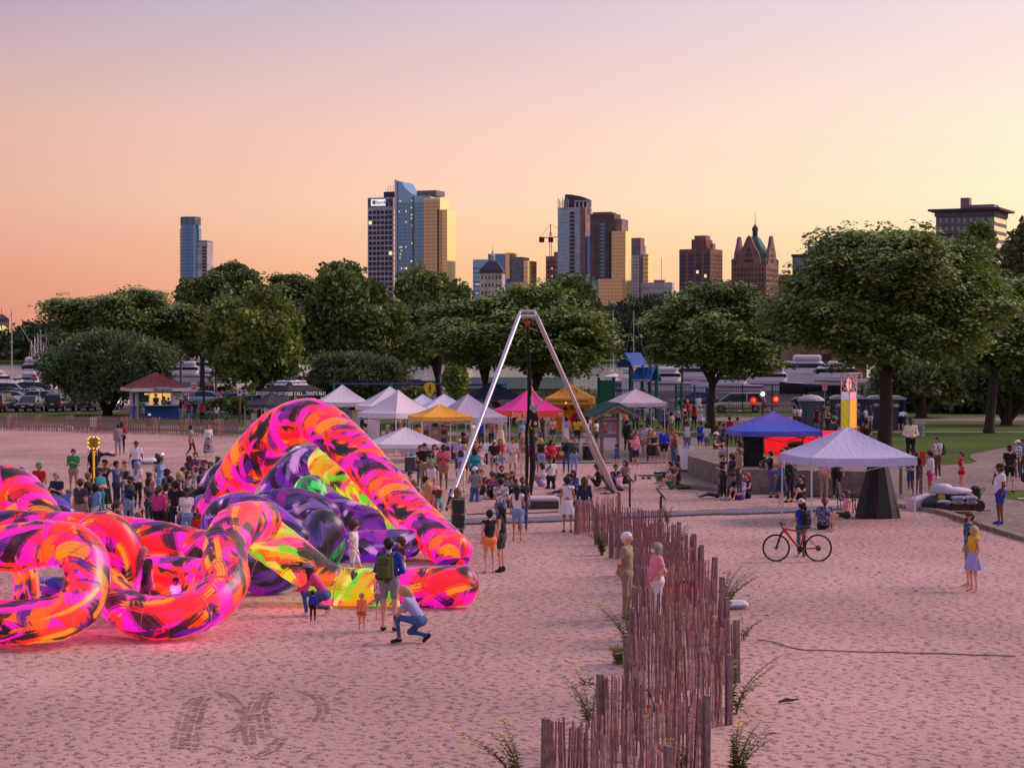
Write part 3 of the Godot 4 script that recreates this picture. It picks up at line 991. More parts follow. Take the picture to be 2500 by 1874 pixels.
func make_tree(called: String,label: String,category: String,at: Vector3,ce: Vector3,ra: Vector3,kind: String,leaf: String,n: int,sd: int,opt := {}) -> Node3D:
	rng.seed = sd
	var o := thing(called,label,category,at,0.0,opt.get("group",""))
	var tr: float = opt.get("r",0.3)
	var fork: float = opt.get("fork",maxf(1.2,(ce.y - ra.y) + ra.y*0.25))
	# lobes
	var lobes := []
	var k_l: int = opt.get("lobes",18)
	for i in k_l:
		var up := rand(-0.75,1.0)
		var az := TAU*(i*0.618) + rand(-0.4,0.4)
		var d := Vector3(cos(az)*sqrt(1.0 - up*up),up,sin(az)*sqrt(1.0 - up*up))
		var p := Vector3(d.x*ra.x,d.y*ra.y,d.z*ra.z)*rand(0.5,0.82)
		if up < -0.2:
			p.x *= 0.85
			p.z *= 0.85
		var q := ra*rand(0.26,0.42)
		if kind == "locust":
			q = Vector3(ra.x*rand(0.2,0.36),ra.y*rand(0.16,0.3),ra.z*rand(0.2,0.36))
		lobes.append([ce + p,q])
	lobes.append([ce,ra*0.5])
	if opt.has("extra"):
		for q in opt.extra:
			lobes.append([q[0],q[1]])
	# trunk and limbs
	var bark := mat(opt.get("bark","574840"),0.95,0.0,"bark")
	var b := MB.new()
	var stems: int = opt.get("stems",1)
	var tops := []
	for i in stems:
		var lean := Vector3.ZERO
		if stems > 1:
			var a := TAU*i/stems + 0.4
			lean = Vector3(cos(a),0,sin(a))*rand(0.8,1.3)*fork*0.55
		var base := lean*0.08
		var top := Vector3(0,fork,0) + lean + Vector3(ce.x*0.25,0,0)
		var mid := base.lerp(top,0.5) + Vector3(rand(-0.1,0.1),0,rand(-0.1,0.1))
		b.tube([base + Vector3(0,-0.3,0),base + Vector3(0,0.35,0),mid,top],[tr*1.5,tr*1.08,tr*0.92,tr*0.8],10)
		tops.append(top)
	part("trunk",b,bark,o)
	var limb_n: int = opt.get("limbs",9)
	b = MB.new()
	for i in mini(limb_n,lobes.size()):
		var t: Vector3 = lobes[i][0]
		var s: Vector3 = tops[0]
		for q in tops:
			if (q - t).length() < (s - t).length():
				s = q
		s -= Vector3(0,rand(0.0,fork*0.15),0)
		var m := s.lerp(t,0.45) + Vector3(rand(-0.2,0.2),(t.y - s.y)*0.16 + 0.2,rand(-0.2,0.2))
		b.tube([s,m,t],[tr*0.55,tr*0.32,tr*0.1],7)
		for k in 2:
			var e: Vector3 = t + Vector3(rand(-1,1)*lobes[i][1].x,rand(0,1)*lobes[i][1].y,rand(-1,1)*lobes[i][1].z)*0.9
			b.tube([m,m.lerp(e,0.6) + Vector3(0,0.2,0),e],[tr*0.24,tr*0.14,tr*0.04],5)
	part("limbs",b,bark,o)
	# crown of leaf sprays
	var mm := MultiMesh.new()
	mm.transform_format = MultiMesh.TRANSFORM_3D
	mm.use_colors = true
	mm.mesh = leaf_clump(kind)
	n = int(n*1.5)
	mm.instance_count = n
	var vol := []
	var tot := 0.0
	for q in lobes:
		tot += pow(q[1].x*q[1].y*q[1].z,0.62)
		vol.append(tot)
	var sc: float = opt.get("size",1.0)*0.8
	var tones := []
	for q in lobes:
		tones.append(rand(0.72,1.25))
	for i in n:
		var pick := rng.randf()*tot
		var li := 0
		while vol[li] < pick:
			li += 1
		var lo: Array = lobes[li]
		var d := Vector3(rand(-1,1),rand(-1,1),rand(-1,1)).normalized()
		if d.y < -0.3 and rng.randf() < 0.5:
			d.y = -d.y
		var p: Vector3 = lo[0] + d*lo[1]*pow(rng.randf(),0.33)
		if rng.randf() < 0.13:
			p = lo[0] + d*lo[1]*rand(1.05,1.5)
		var bs := Basis(Vector3.UP,rand(0,TAU))
		if kind == "locust":
			bs = Basis(Vector3(1,0,0),rand(-0.35,0.35))*bs
		else:
			bs = Basis(Vector3(rand(-1,1),rand(-1,1),rand(-1,1)).normalized(),rand(0,TAU))
		mm.set_instance_transform(i,Transform3D(bs.scaled(Vector3.ONE*sc*rand(0.7,1.35)),p))
		var g: float = tones[li]*rand(0.7,1.3)
		var yl := rand(-0.12,0.16)
		mm.set_instance_color(i,Color(g*(1.0 + yl),g,g*(1.0 - yl)))
	var mi := MultiMeshInstance3D.new()
	mi.name = "crown"
	mi.multimesh = mm
	mi.material_override = mat(Color.html(leaf).lerp(Color("c8d890"),0.36).to_html(false),0.7,0.0,"leaf")
	mi.set_meta("kind","stuff")
	o.add_child(mi,true)
	return o
func build_trees() -> void:
	var g := "trees in the park"
	make_tree("honey_locust","broad feathery locust tree behind the snack hut, leftmost of the big trees","tree",Vector3(-38.79,0,-225),Vector3(-4.44,8.43,0),Vector3(9.44,5.11,8.5),"locust","566a30",2900,1,{"r": 0.42,"lobes": 26,"fork": 4.5,"group": g,"size": 1.25})
	make_tree("juniper","low wide dark evergreen beside the snack hut with twisted trunk","tree",Vector3(-35.16,0,-173),Vector3(-0.11,3.62,0),Vector3(4.95,3.27,4.45),"pine","2f4030",2600,2,{"r": 0.34,"lobes": 26,"fork": 1.3,"group": g,"size": 1.5,"stems": 2,"bark": "3c302c"})
	make_tree("tree","mid green tree rising between the locust and the maple behind a lamp post","tree",Vector3(-38.2,0,-245),Vector3(0.28,8.5,0),Vector3(3.91,5.36,3.52),"maple","45582c",1500,3,{"r": 0.3,"group": g,"size": 1.5})
	make_tree("maple","round bright maple with clumped yellowish leaves behind the black canopies","tree",Vector3(-21.19,0,-168),Vector3(-0.48,6.19,0),Vector3(3.97,3.97,3.58),"maple","5a6c24",2400,4,{"r": 0.24,"lobes": 30,"fork": 2.2,"group": g,"size": 1.0,"limbs": 12})
	make_tree("tree","tall dark tree whose crown tops the left treeline beside the slim tower","tree",Vector3(-40.45,0,-290),Vector3(0.06,13.72,0),Vector3(3.28,4.74,2.95),"maple","3c4f28",900,5,{"r": 0.3,"group": g,"size": 1.7,"lobes": 12})
	make_tree("honey_locust","flat topped locust on the left skyline behind the maple","tree",Vector3(-29.98,0,-265),Vector3(0.14,12.26,0),Vector3(4.77,3.59,4.29),"locust","4a6034",1100,6,{"r": 0.3,"group": g,"size": 1.5})
	make_tree("tree","tall dark pointed tree behind the first white canopies","tree",Vector3(-15.26,0,-180),Vector3(0.76,7.67,0),Vector3(4.31,4.68,3.88),"maple","42521f",2500,7,{"r": 0.32,"lobes": 26,"fork": 2.4,"group": g,"size": 1.15,"extra": [[Vector3(-0.2,12.0,0),Vector3(1.5,1.2,1.5)]]})
	make_tree("juniper","squat dark evergreen thicket behind the swing set beam","tree",Vector3(-13.52,0,-172),Vector3(-0.18,3.15,0),Vector3(4.78,1.82,4.3),"pine","2b3a2e",1900,8,{"r": 0.3,"lobes": 22,"fork": 0.9,"group": g,"size": 1.4,"stems": 3,"bark": "3c302c"})
	make_tree("tree","green round headed tree before the blue glass towers","tree",Vector3(-6.66,0,-186),Vector3(-0.84,8.21,0),Vector3(3.14,4.53,2.82),"maple","44581f",1700,10,{"r": 0.28,"lobes": 20,"fork": 2.5,"group": g,"size": 1.15})
	make_tree("tree","dark tree low behind the navy canopy, under the middle locust","tree",Vector3(-11.5,0,-215),Vector3(-0.22,6.73,0),Vector3(2.43,3.98,2.19),"maple","34451f",900,11,{"r": 0.28,"group": g,"size": 1.4})
	make_tree("honey_locust","widest locust tree behind the silver rig, with a forked leaning trunk","tree",Vector3(-0.22,0,-150),Vector3(0.52,6.66,0),Vector3(7.34,3.67,6.61),"locust","52682c",3400,12,{"r": 0.3,"lobes": 34,"fork": 3.0,"group": g,"size": 1.05,"stems": 2,"limbs": 14})
	make_tree("tree","dark dense tree standing above the middle locust before the pale tower","tree",Vector3(5.99,0,-205),Vector3(-0.08,8.6,0),Vector3(3.04,4.89,2.73),"maple","34481f",1600,13,{"r": 0.3,"lobes": 18,"group": g,"size": 1.3})
	make_tree("honey_locust","locust tree beside the playground tower with forked trunk","tree",Vector3(13.45,0,-134),Vector3(0.14,6.8,0),Vector3(5.15,3.88,4.64),"locust","4d642b",3200,14,{"r": 0.27,"lobes": 30,"fork": 3.6,"group": g,"size": 0.95,"limbs": 14})
	make_tree("honey_locust","largest locust tree at the right, its thick straight trunk on the lawn","tree",Vector3(20.22,0,-108),Vector3(0.16,8.12,0),Vector3(6.64,4.27,5.98),"locust","587030",5200,15,{"r": 0.4,"lobes": 44,"fork": 4.4,"group": g,"size": 0.9,"limbs": 18})
	make_tree("honey_locust","locust tree at the right border with a slim straight trunk","tree",Vector3(32.38,0,-135),Vector3(1.47,6.85,0),Vector3(4.19,4.65,3.77),"locust","50662c",2900,16,{"r": 0.32,"lobes": 26,"fork": 4.6,"group": g,"size": 1.05})
	make_tree("spreading_tree","dark low spreading tree with pale leaning stems behind the toilets","tree",Vector3(34.15,0,-166),Vector3(0,2.92,0),Vector3(4.1,1.79,3.69),"bush","2c3a1c",1500,17,{"r": 0.34,"lobes": 18,"fork": 2.6,"group": g,"size": 1.3,"stems": 5,"bark": "6b5c54"})
	make_tree("spreading_tree","dark many stemmed tree at the far right edge of the lawn","tree",Vector3(37.28,0,-150),Vector3(0.22,3.47,0),Vector3(3.55,1.93,3.19),"bush","2c3a1c",1500,18,{"r": 0.3,"lobes": 18,"fork": 2.4,"group": g,"size": 1.2,"stems": 5,"bark": "5c4c46"})
	make_tree("tree","light green tree top under the corniced block at the right","tree",Vector3(60.71,0,-260),Vector3(-0.13,12.18,0),Vector3(3.88,8.92,3.49),"maple","5d6f3a",1500,19,{"r": 0.35,"group": g,"size": 1.6})
	make_tree("tree","reddish dark tree touching the right border high up","tree",Vector3(61.72,0,-240),Vector3(0.74,11.81,0),Vector3(3.7,8.38,3.33),"maple","4a3a22",1300,20,{"r": 0.35,"group": g,"size": 1.5})
	make_tree("tree","small pale green sapling growing before the parking wall","tree",Vector3(-4.68,0,-165),Vector3(0.02,2.94,0),Vector3(0.93,1.44,0.84),"maple","6d7f35",260,21,{"r": 0.06,"group": g,"size": 0.8,"lobes": 8})
	make_tree("hedge","dark hedge running behind the lawn on the right","hedge",Vector3(43.01,0,-185),Vector3(0.57,1.21,0),Vector3(9.32,1.52,8.39),"bush","26331c",2200,22,{"r": 0.1,"lobes": 30,"fork": 0.8,"size": 1.5})
	make_tree("shrub","round green shrub on the verge behind the swing beam","shrub",Vector3(-8.69,0,-176),Vector3(0.18,1.33,0),Vector3(0.91,0.63,0.81),"bush","59692c",160,23,{"r": 0.04,"lobes": 6,"fork": 0.2,"size": 0.8})
	for k in 6:
		make_tree("shrub",["low grassy shrub between the parked cars and the hut","weedy shrub on the verge left of the maple trunk","bright shrub on the bank under the maple","shrub beside the playground slide platform","round shrub on the bank left of the blue roofs","weedy shrub behind the hut beside the lamp post"][k],"shrub",[Vector3(-26.36,0,-178),Vector3(0.73,0.75,0),Vector3(1.83,0.55,1.65)][0] + Vector3([0,2.4,6.0,34.0,33.2,-2.0][k],0,[0,3,-20,-25,-45,-30][k]),Vector3(0,0.6,0),Vector3(1.6,0.7,1.2)*[1.0,0.8,1.4,0.8,1.3,1.2][k],"bush","6a743c",130,30 + k,{"r": 0.03,"lobes": 5,"fork": 0.2,"size": 0.7})
	# wooded far shore, one mass
	rng.seed = 50
	var mm := MultiMesh.new()
	mm.transform_format = MultiMesh.TRANSFORM_3D
	mm.use_colors = true
	mm.mesh = leaf_clump("bush")
	mm.instance_count = 9000
	for i in 9000:
		var x := rand(-420,520)
		var z := rand(1120,1300)
		var hh := 12.0 + 7.0*sin(x*0.021) + 5.0*sin(x*0.067 + 1.0)
		if x > 40 and x < 210:
			hh += 18.0
			z += 150.0
		mm.set_instance_transform(i,Transform3D(Basis(Vector3(rand(-1,1),rand(-1,1),rand(-1,1)).normalized(),rand(0,TAU)).scaled(Vector3.ONE*rand(4,8)),Vector3(x,1.0 + hh*pow(rng.randf(),0.7),-z)))
		var g2 := rand(0.5,1.3)
		mm.set_instance_color(i,Color(g2,g2,g2))
	var mi := MultiMeshInstance3D.new()
	mi.name = "far_woods"
	mi.multimesh = mm
	mi.material_override = mat("44563e",0.8,0.0,"leaf")
	add_child(mi)
	tag(mi,"wooded far shore in one dim green mass behind the harbour","woods","","stuff")
# ---------- inflatable tubes, lit from inside ----------
var tube_mats := {}
func tube_mat(kind: int,energy: float,seed_off: float) -> StandardMaterial3D:
	var key := "%d %s %s" % [kind,energy,seed_off]
	if tube_mats.has(key):
		return tube_mats[key]
	var m := StandardMaterial3D.new()
	m.albedo_texture = tex["paint%d" % kind]
	m.albedo_color = Color(0.3,0.3,0.3)
	m.roughness = 0.42
	m.clearcoat_enabled = true
	m.clearcoat = 0.25
	m.clearcoat_roughness = 0.15
	m.emission_enabled = true
	m.emission = Color.BLACK
	m.emission_texture = tex["paint%d" % kind]
	m.emission_operator = BaseMaterial3D.EMISSION_OP_MULTIPLY
	m.emission = Color.WHITE
	m.emission_energy_multiplier = energy*0.85
	m.uv1_offset = Vector3(seed_off,seed_off*0.7,0)
	tube_mats[key] = m
	return m
# flat list of centre, radius, centre, radius ...; kinks stay where the sleeve is sewn
func inflatable(label: String,pts: Array,kind: int,energy: float,off: float,ends := [true,true],soft := 1) -> void:
	var p := []
	var r := []
	for i in range(0,pts.size(),2):
		p.append(pts[i])
		r.append(pts[i + 1])
	for it in soft:
		var p2 := [p[0]]
		var r2 := [r[0]]
		for i in range(p.size() - 1):
			for t in [0.28,0.72]:
				p2.append(p[i].lerp(p[i + 1],t))
				r2.append(lerpf(r[i],r[i + 1],t))
		p2.append(p[p.size() - 1])
		r2.append(r[r.size() - 1])
		p = p2
		r = r2
	# subdivide and pucker
	var nz := FastNoiseLite.new()
	nz.seed = int(off*100)
	nz.frequency = 0.9
	var fp := []
	var fr := []
	var fs := []
	for i in p.size() - 1:
		var st := maxi(2,int((p[i + 1] - p[i]).length()/0.16))
		for k in st:
			fp.append(p[i].lerp(p[i + 1],float(k)/st))
			fr.append(lerpf(r[i],r[i + 1],float(k)/st))
			fs.append(0.035 if k == 0 and i > 0 else 0.0)
	fp.append(p[p.size() - 1])
	fr.append(r[r.size() - 1])
	fs.append(0.0)
	# rounded, puckered ends
	for en in 2:
		if not ends[en]:
			continue
		var last: int = fp.size() - 1 if en == 1 else 0
		var prev: int = last - 1 if en == 1 else 1
		var d: Vector3 = (fp[last] - fp[prev]).normalized()
		var rr: float = fr[last]
		var c0: Vector3 = fp[last]
		for a in [20.0,40.0,58.0,74.0,86.0]:
			var q: Vector3 = c0 + d*rr*0.55*sin(deg_to_rad(a))
			var w: float = rr*cos(deg_to_rad(a))*0.85 + rr*0.12*(1.0 - a/86.0)
			if en == 1:
				fp.append(q); fr.append(w); fs.append(0.0)
			else:
				fp.push_front(q); fr.push_front(w); fs.push_front(0.0)
	var o := thing("glowing_inflatable_tube",label,"inflatable",Vector3(fp[0].x,0,fp[0].z),0.0,"glowing inflatable tubes on the beach")
	var sides := 28
	var vs := PackedVector3Array()
	var uv := PackedVector2Array()
	var idx := PackedInt32Array()
	var x := Vector3.ZERO
	var al := 0.0
	for i in fp.size():
		var d: Vector3 = (fp[mini(i + 1,fp.size() - 1)] - fp[maxi(i - 1,0)]).normalized()
		if i == 0:
			x = d.cross(Vector3.UP if absf(d.y) < 0.9 else Vector3.RIGHT).normalized()
		else:
			x = (x - d*x.dot(d)).normalized()
			al += (fp[i] - fp[i - 1]).length()
		var y := x.cross(d).normalized()
		for k in sides + 1:
			var a := TAU*k/sides
			var dir := x*cos(a) + y*sin(a)
			var w: float = fr[i]*(1.0 - fs[i] + 0.05*nz.get_noise_3d(fp[i].x + dir.x*1.1,fp[i].y + dir.y*1.1,fp[i].z + dir.z*1.1) + 0.012*cos(a*6.0))
			var q: Vector3 = fp[i] + dir*w
			if q.y < 0.0:
				q.y *= 0.1
			vs.append(q - o.position)
			uv.append(Vector2(float(k)/sides*1.0*maxf(1.0,round(fr[i]*2.2))*0.0 + float(k)/sides,al/3.6))
	for i in fp.size() - 1:
		for k in sides:
			var s := i*(sides + 1) + k
			idx.append_array(PackedInt32Array([s,s + sides + 2,s + sides + 1,s,s + 1,s + sides + 2]))
	var st2 := SurfaceTool.new()
	st2.begin(Mesh.PRIMITIVE_TRIANGLES)
	for i in vs.size():
		st2.set_uv(uv[i])
		st2.add_vertex(vs[i])
	for i in idx.size()/3:
		st2.add_index(idx[i*3]); st2.add_index(idx[i*3 + 2]); st2.add_index(idx[i*3 + 1])
	st2.generate_normals()
	st2.set_material(tube_mat(kind,energy,off))
	put("sleeve",st2.commit(),o)
	# sewn seams at the kinks
	for i in range(1,fp.size() - 1):
		if fs[i] > 0.0 and i % 3 == 0 and fr[i] > 0.2 and (fp[i + 1] - fp[i]).normalized().dot((fp[i] - fp[i - 1]).normalized()) < 0.985:
			var b := MB.new()
			var d: Vector3 = (fp[i + 1] - fp[i - 1]).normalized()
			var sx := d.cross(Vector3.UP if absf(d.y) < 0.9 else Vector3.RIGHT).normalized()
			var sy := sx.cross(d)
			var pp := []
			var pr := []
			for k in 25:
				var a := TAU*k/24
				var q: Vector3 = fp[i] + (sx*cos(a) + sy*sin(a))*fr[i]*0.985
				pp.append(Vector3(q.x,maxf(q.y,0.0),q.z) - o.position)
				pr.append(0.006)
			b.tube(pp,pr,4,false)
			part("seam",b,mat("d080a0",0.6),o)
func build_tubes() -> void:
	inflatable("tallest pink and orange arch tube, its right leg resting on the sand",[Vector3(-8.9,0.14,-58),0.62,Vector3(-8.24,1.4,-58),0.64,Vector3(-7.22,2.8,-57.5),0.66,Vector3(-6.28,3.43,-57),0.64,Vector3(-5.52,3.52,-56.5),0.62,Vector3(-4.57,2.83,-55.5),0.6,Vector3(-3.57,1.89,-54.2),0.57,Vector3(-2.6,1.05,-52.6),0.55,Vector3(-1.85,0.52,-51.3),0.54,Vector3(-1.44,0.27,-50.6),0.5],0,1.15,0.1,[false,true],1)
	inflatable("second arch tube inside the tall arch, purple crown turning orange",[Vector3(-7.35,0.77,-60),0.42,Vector3(-6.92,1.69,-60),0.46,Vector3(-6.25,2.15,-59.5),0.48,Vector3(-5.47,2.15,-59),0.48],1,0.85,0.35,[false,false],1)
	inflatable("orange yellow tube slanting down right under the tall arch",[Vector3(-5.61,2.19,-58.7),0.5,Vector3(-4.76,1.73,-57.8),0.47,Vector3(-3.84,1.07,-56.5),0.42,Vector3(-3,0.53,-55),0.38,Vector3(-2.32,0.05,-53.6),0.3],2,1.0,0.6,[true,true],1)
	inflatable("yellow green tube sloping from the middle loop, lying right along the sand",[Vector3(-5.84,1.61,-43.6),0.5,Vector3(-5.34,1.38,-43.2),0.5,Vector3(-4.68,0.94,-42.9),0.47,Vector3(-4.04,0.48,-42.6),0.44,Vector3(-3.64,0.33,-42.6),0.44,Vector3(-2.54,0.35,-42.5),0.44,Vector3(-1.66,0.41,-42.3),0.45,Vector3(-0.96,0.44,-42.2),0.43],2,1.0,0.15,[true,true],1)
	inflatable("pink and purple end piece of the tube lying right on the sand",[Vector3(-2.31,0.37,-42.35),0.45,Vector3(-1.65,0.42,-42.2),0.46,Vector3(-0.94,0.46,-42.1),0.44],0,1.1,0.8,[false,true],1)
	inflatable("middle loop tube of pink, orange and black standing around the man",[Vector3(-5.23,1.87,-41.6),0.42,Vector3(-5.49,1.95,-40.4),0.46,Vector3(-5.69,1.73,-39.6),0.46,Vector3(-5.61,1.25,-38.7),0.45,Vector3(-5.43,0.95,-38.2),0.44,Vector3(-5.76,0.59,-37.5),0.42,Vector3(-6.29,0.45,-37.2),0.41,Vector3(-6.98,0.43,-37.2),0.41,Vector3(-7.5,0.65,-37.7),0.39,Vector3(-7.79,0.89,-38.4),0.36,Vector3(-8.04,1.04,-39.2),0.3],0,1.25,0.5,[true,true],1)
	inflatable("leftmost loop tube of pink, orange and black cut by the frame",[Vector3(-10.38,1.68,-37.6),0.42,Vector3(-9.37,1.71,-37.6),0.47,Vector3(-8.52,1.82,-37.6),0.46,Vector3(-8.09,1.66,-37.4),0.45,Vector3(-7.93,1.26,-37.2),0.44,Vector3(-7.92,0.83,-36.8),0.43,Vector3(-8.1,0.6,-36.4),0.42,Vector3(-8.51,0.51,-36.2),0.41,Vector3(-9.18,0.48,-36.2),0.41,Vector3(-10.03,0.51,-36.3),0.41],0,1.25,0.25,[false,false],1)
	inflatable("long red tube stretched level behind the two front loops",[Vector3(-11.74,1.55,-43.5),0.42,Vector3(-10.1,1.56,-43.4),0.4,Vector3(-8.5,1.52,-43),0.38,Vector3(-7.46,1.36,-42.6),0.42,Vector3(-6.52,1.18,-42.2),0.46,Vector3(-6.14,1.09,-42),0.46],0,1.15,0.9,[false,true],1)
	inflatable("pink humped tube bending over between the two front loops",[Vector3(-8.48,1.59,-39.4),0.3,Vector3(-8.34,1.87,-39.4),0.34,Vector3(-7.98,1.97,-39.2),0.36,Vector3(-7.69,1.69,-39.2),0.35,Vector3(-7.58,1.24,-39.2),0.34,Vector3(-7.63,0.8,-39.2),0.32,Vector3(-7.68,0.47,-39.2),0.3],0,1.15,0.7,[true,true],1)
	inflatable("magenta tube lying inside the middle loop behind the child",[Vector3(-7.8,0.95,-40.6),0.38,Vector3(-7.08,0.84,-40.4),0.45,Vector3(-6.46,0.83,-40.2),0.45,Vector3(-5.93,0.85,-40),0.4],0,1.5,0.05,[true,true],1)
	inflatable("pink kinked tube at the left border above the long red tube",[Vector3(-12.88,2.18,-46),0.6,Vector3(-11.65,2.26,-46),0.62,Vector3(-11.08,1.93,-45.6),0.56,Vector3(-10.43,1.46,-45),0.4,Vector3(-10.11,1.27,-44.6),0.3],0,1.2,0.4,[false,true],1)
	inflatable("violet end of a tube peeking out beyond the left kinked tube",[Vector3(-11.05,1.8,-47.5),0.26,Vector3(-10.72,1.62,-47.3),0.26,Vector3(-10.52,1.49,-47.2),0.24],1,0.8,0.6,[true,true],1)
	inflatable("small orange tube inside the leftmost loop",[Vector3(-9.7,1.09,-39.5),0.26,Vector3(-9.56,0.8,-39.2),0.27,Vector3(-9.52,0.48,-38.8),0.26],0,1.2,0.33,[true,true],1)
	inflatable("dark violet tube low across the inside of the leftmost loop",[Vector3(-9.77,0.56,-40.5),0.24,Vector3(-9.35,0.63,-40.5),0.24,Vector3(-8.91,0.57,-40.4),0.22],1,0.7,0.22,[true,true],1)
	inflatable("pale violet ring tube behind the middle loop top",[Vector3(-7.14,1.19,-47.5),0.3,Vector3(-7.03,1.55,-47.3),0.34,Vector3(-6.58,1.77,-47),0.36,Vector3(-6,1.75,-46.6),0.36,Vector3(-5.4,1.47,-46),0.34,Vector3(-4.87,1.09,-45.5),0.3],1,1.1,0.7,[true,true],1)
	inflatable("purple tube lying behind the left leg of the tall arch",[Vector3(-9.51,0.48,-62),0.4,Vector3(-9.38,1.12,-62),0.46,Vector3(-9,1.57,-62),0.5,Vector3(-8.3,1.83,-62),0.5,Vector3(-7.66,1.7,-62),0.46],1,0.75,0.45,[true,true],1)
	inflatable("bright blue violet bulb of a tube left of the tall arch leg",[Vector3(-9.08,0.62,-58.8),0.4,Vector3(-9.02,0.98,-58.8),0.42],1,1.0,0.9,[true,true],0)
	inflatable("dark purple tube crossing low behind the pale violet ring",[Vector3(-6.88,1.25,-53),0.36,Vector3(-6.11,1.45,-53),0.4,Vector3(-5.3,1.35,-52.5),0.42,Vector3(-4.82,1.1,-52),0.4],1,0.55,0.15,[true,true],1)
	inflatable("bright green upright tube under the purple arch crown",[Vector3(-5.84,1.64,-57),0.44,Vector3(-5.7,1.23,-57),0.44,Vector3(-5.5,0.71,-56.6),0.44],3,1.0,0.3,[true,true],0)
	inflatable("dark purple drum tube with round seamed end facing up right",[Vector3(-5.09,0.47,-48.6),0.52,Vector3(-4.78,0.85,-48.9),0.53,Vector3(-4.56,1.1,-49.2),0.53],1,0.4,0.55,[true,true],0)
	inflatable("grey green pleated tube end beside the dark drum",[Vector3(-4.5,1.19,-49.9),0.2,Vector3(-4.44,0.61,-49.5),0.34,Vector3(-4.5,0.23,-49.2),0.22],3,0.3,0.75,[true,true],1)
	inflatable("blue violet tube lying right of the green tube behind the boy",[Vector3(-5.23,1.08,-56.4),0.4,Vector3(-4.5,0.76,-56),0.46,Vector3(-3.78,0.53,-55.6),0.46,Vector3(-3.42,0.38,-55.4),0.4],1,0.75,0.68,[true,true],1)
	inflatable("purple and red tube lying level on the sand behind the walking boy",[Vector3(-4.55,0.3,-51.6),0.42,Vector3(-3.93,0.36,-51.6),0.44,Vector3(-3.08,0.4,-51.6),0.43,Vector3(-2.55,0.46,-51.6),0.36],1,0.85,0.05,[true,true],1)
	inflatable("deep purple tube touching the sand below the middle loop's right side",[Vector3(-5.95,0.55,-44.4),0.4,Vector3(-5.56,0.41,-44.2),0.44,Vector3(-5.12,0.46,-44.4),0.4,Vector3(-4.87,0.62,-44.6),0.34],1,0.5,0.38,[true,true],1)
	# added unseen lights that throw the tubes' pink on to the sand
	for q in [[Vector3(-6.76,0.68,-39.5),"ff3aa8",1.3,0.35],[Vector3(-8.9,0.52,-38.2),"ff3a80",1.0,0.35],[Vector3(-3.82,-0.06,-53),"ff5aa0",1.0,0.4],[Vector3(-6.19,0.1,-36.6),"ff2a8a",0.5,0.3],[Vector3(-4.76,0.03,-42),"ff5a40",0.35,0.3]]:
		var l := OmniLight3D.new()
		l.name = "added_tube_light"
		l.light_color = Color.html(q[1])
		l.light_energy = q[2]
		l.light_size = q[3]
		l.omni_range = 12.0
		l.omni_attenuation = 2.0
		l.shadow_enabled = true
		add_child(l,true)
		l.position = Vector3(q[0].x,maxf(q[0].y,0.6),q[0].z)
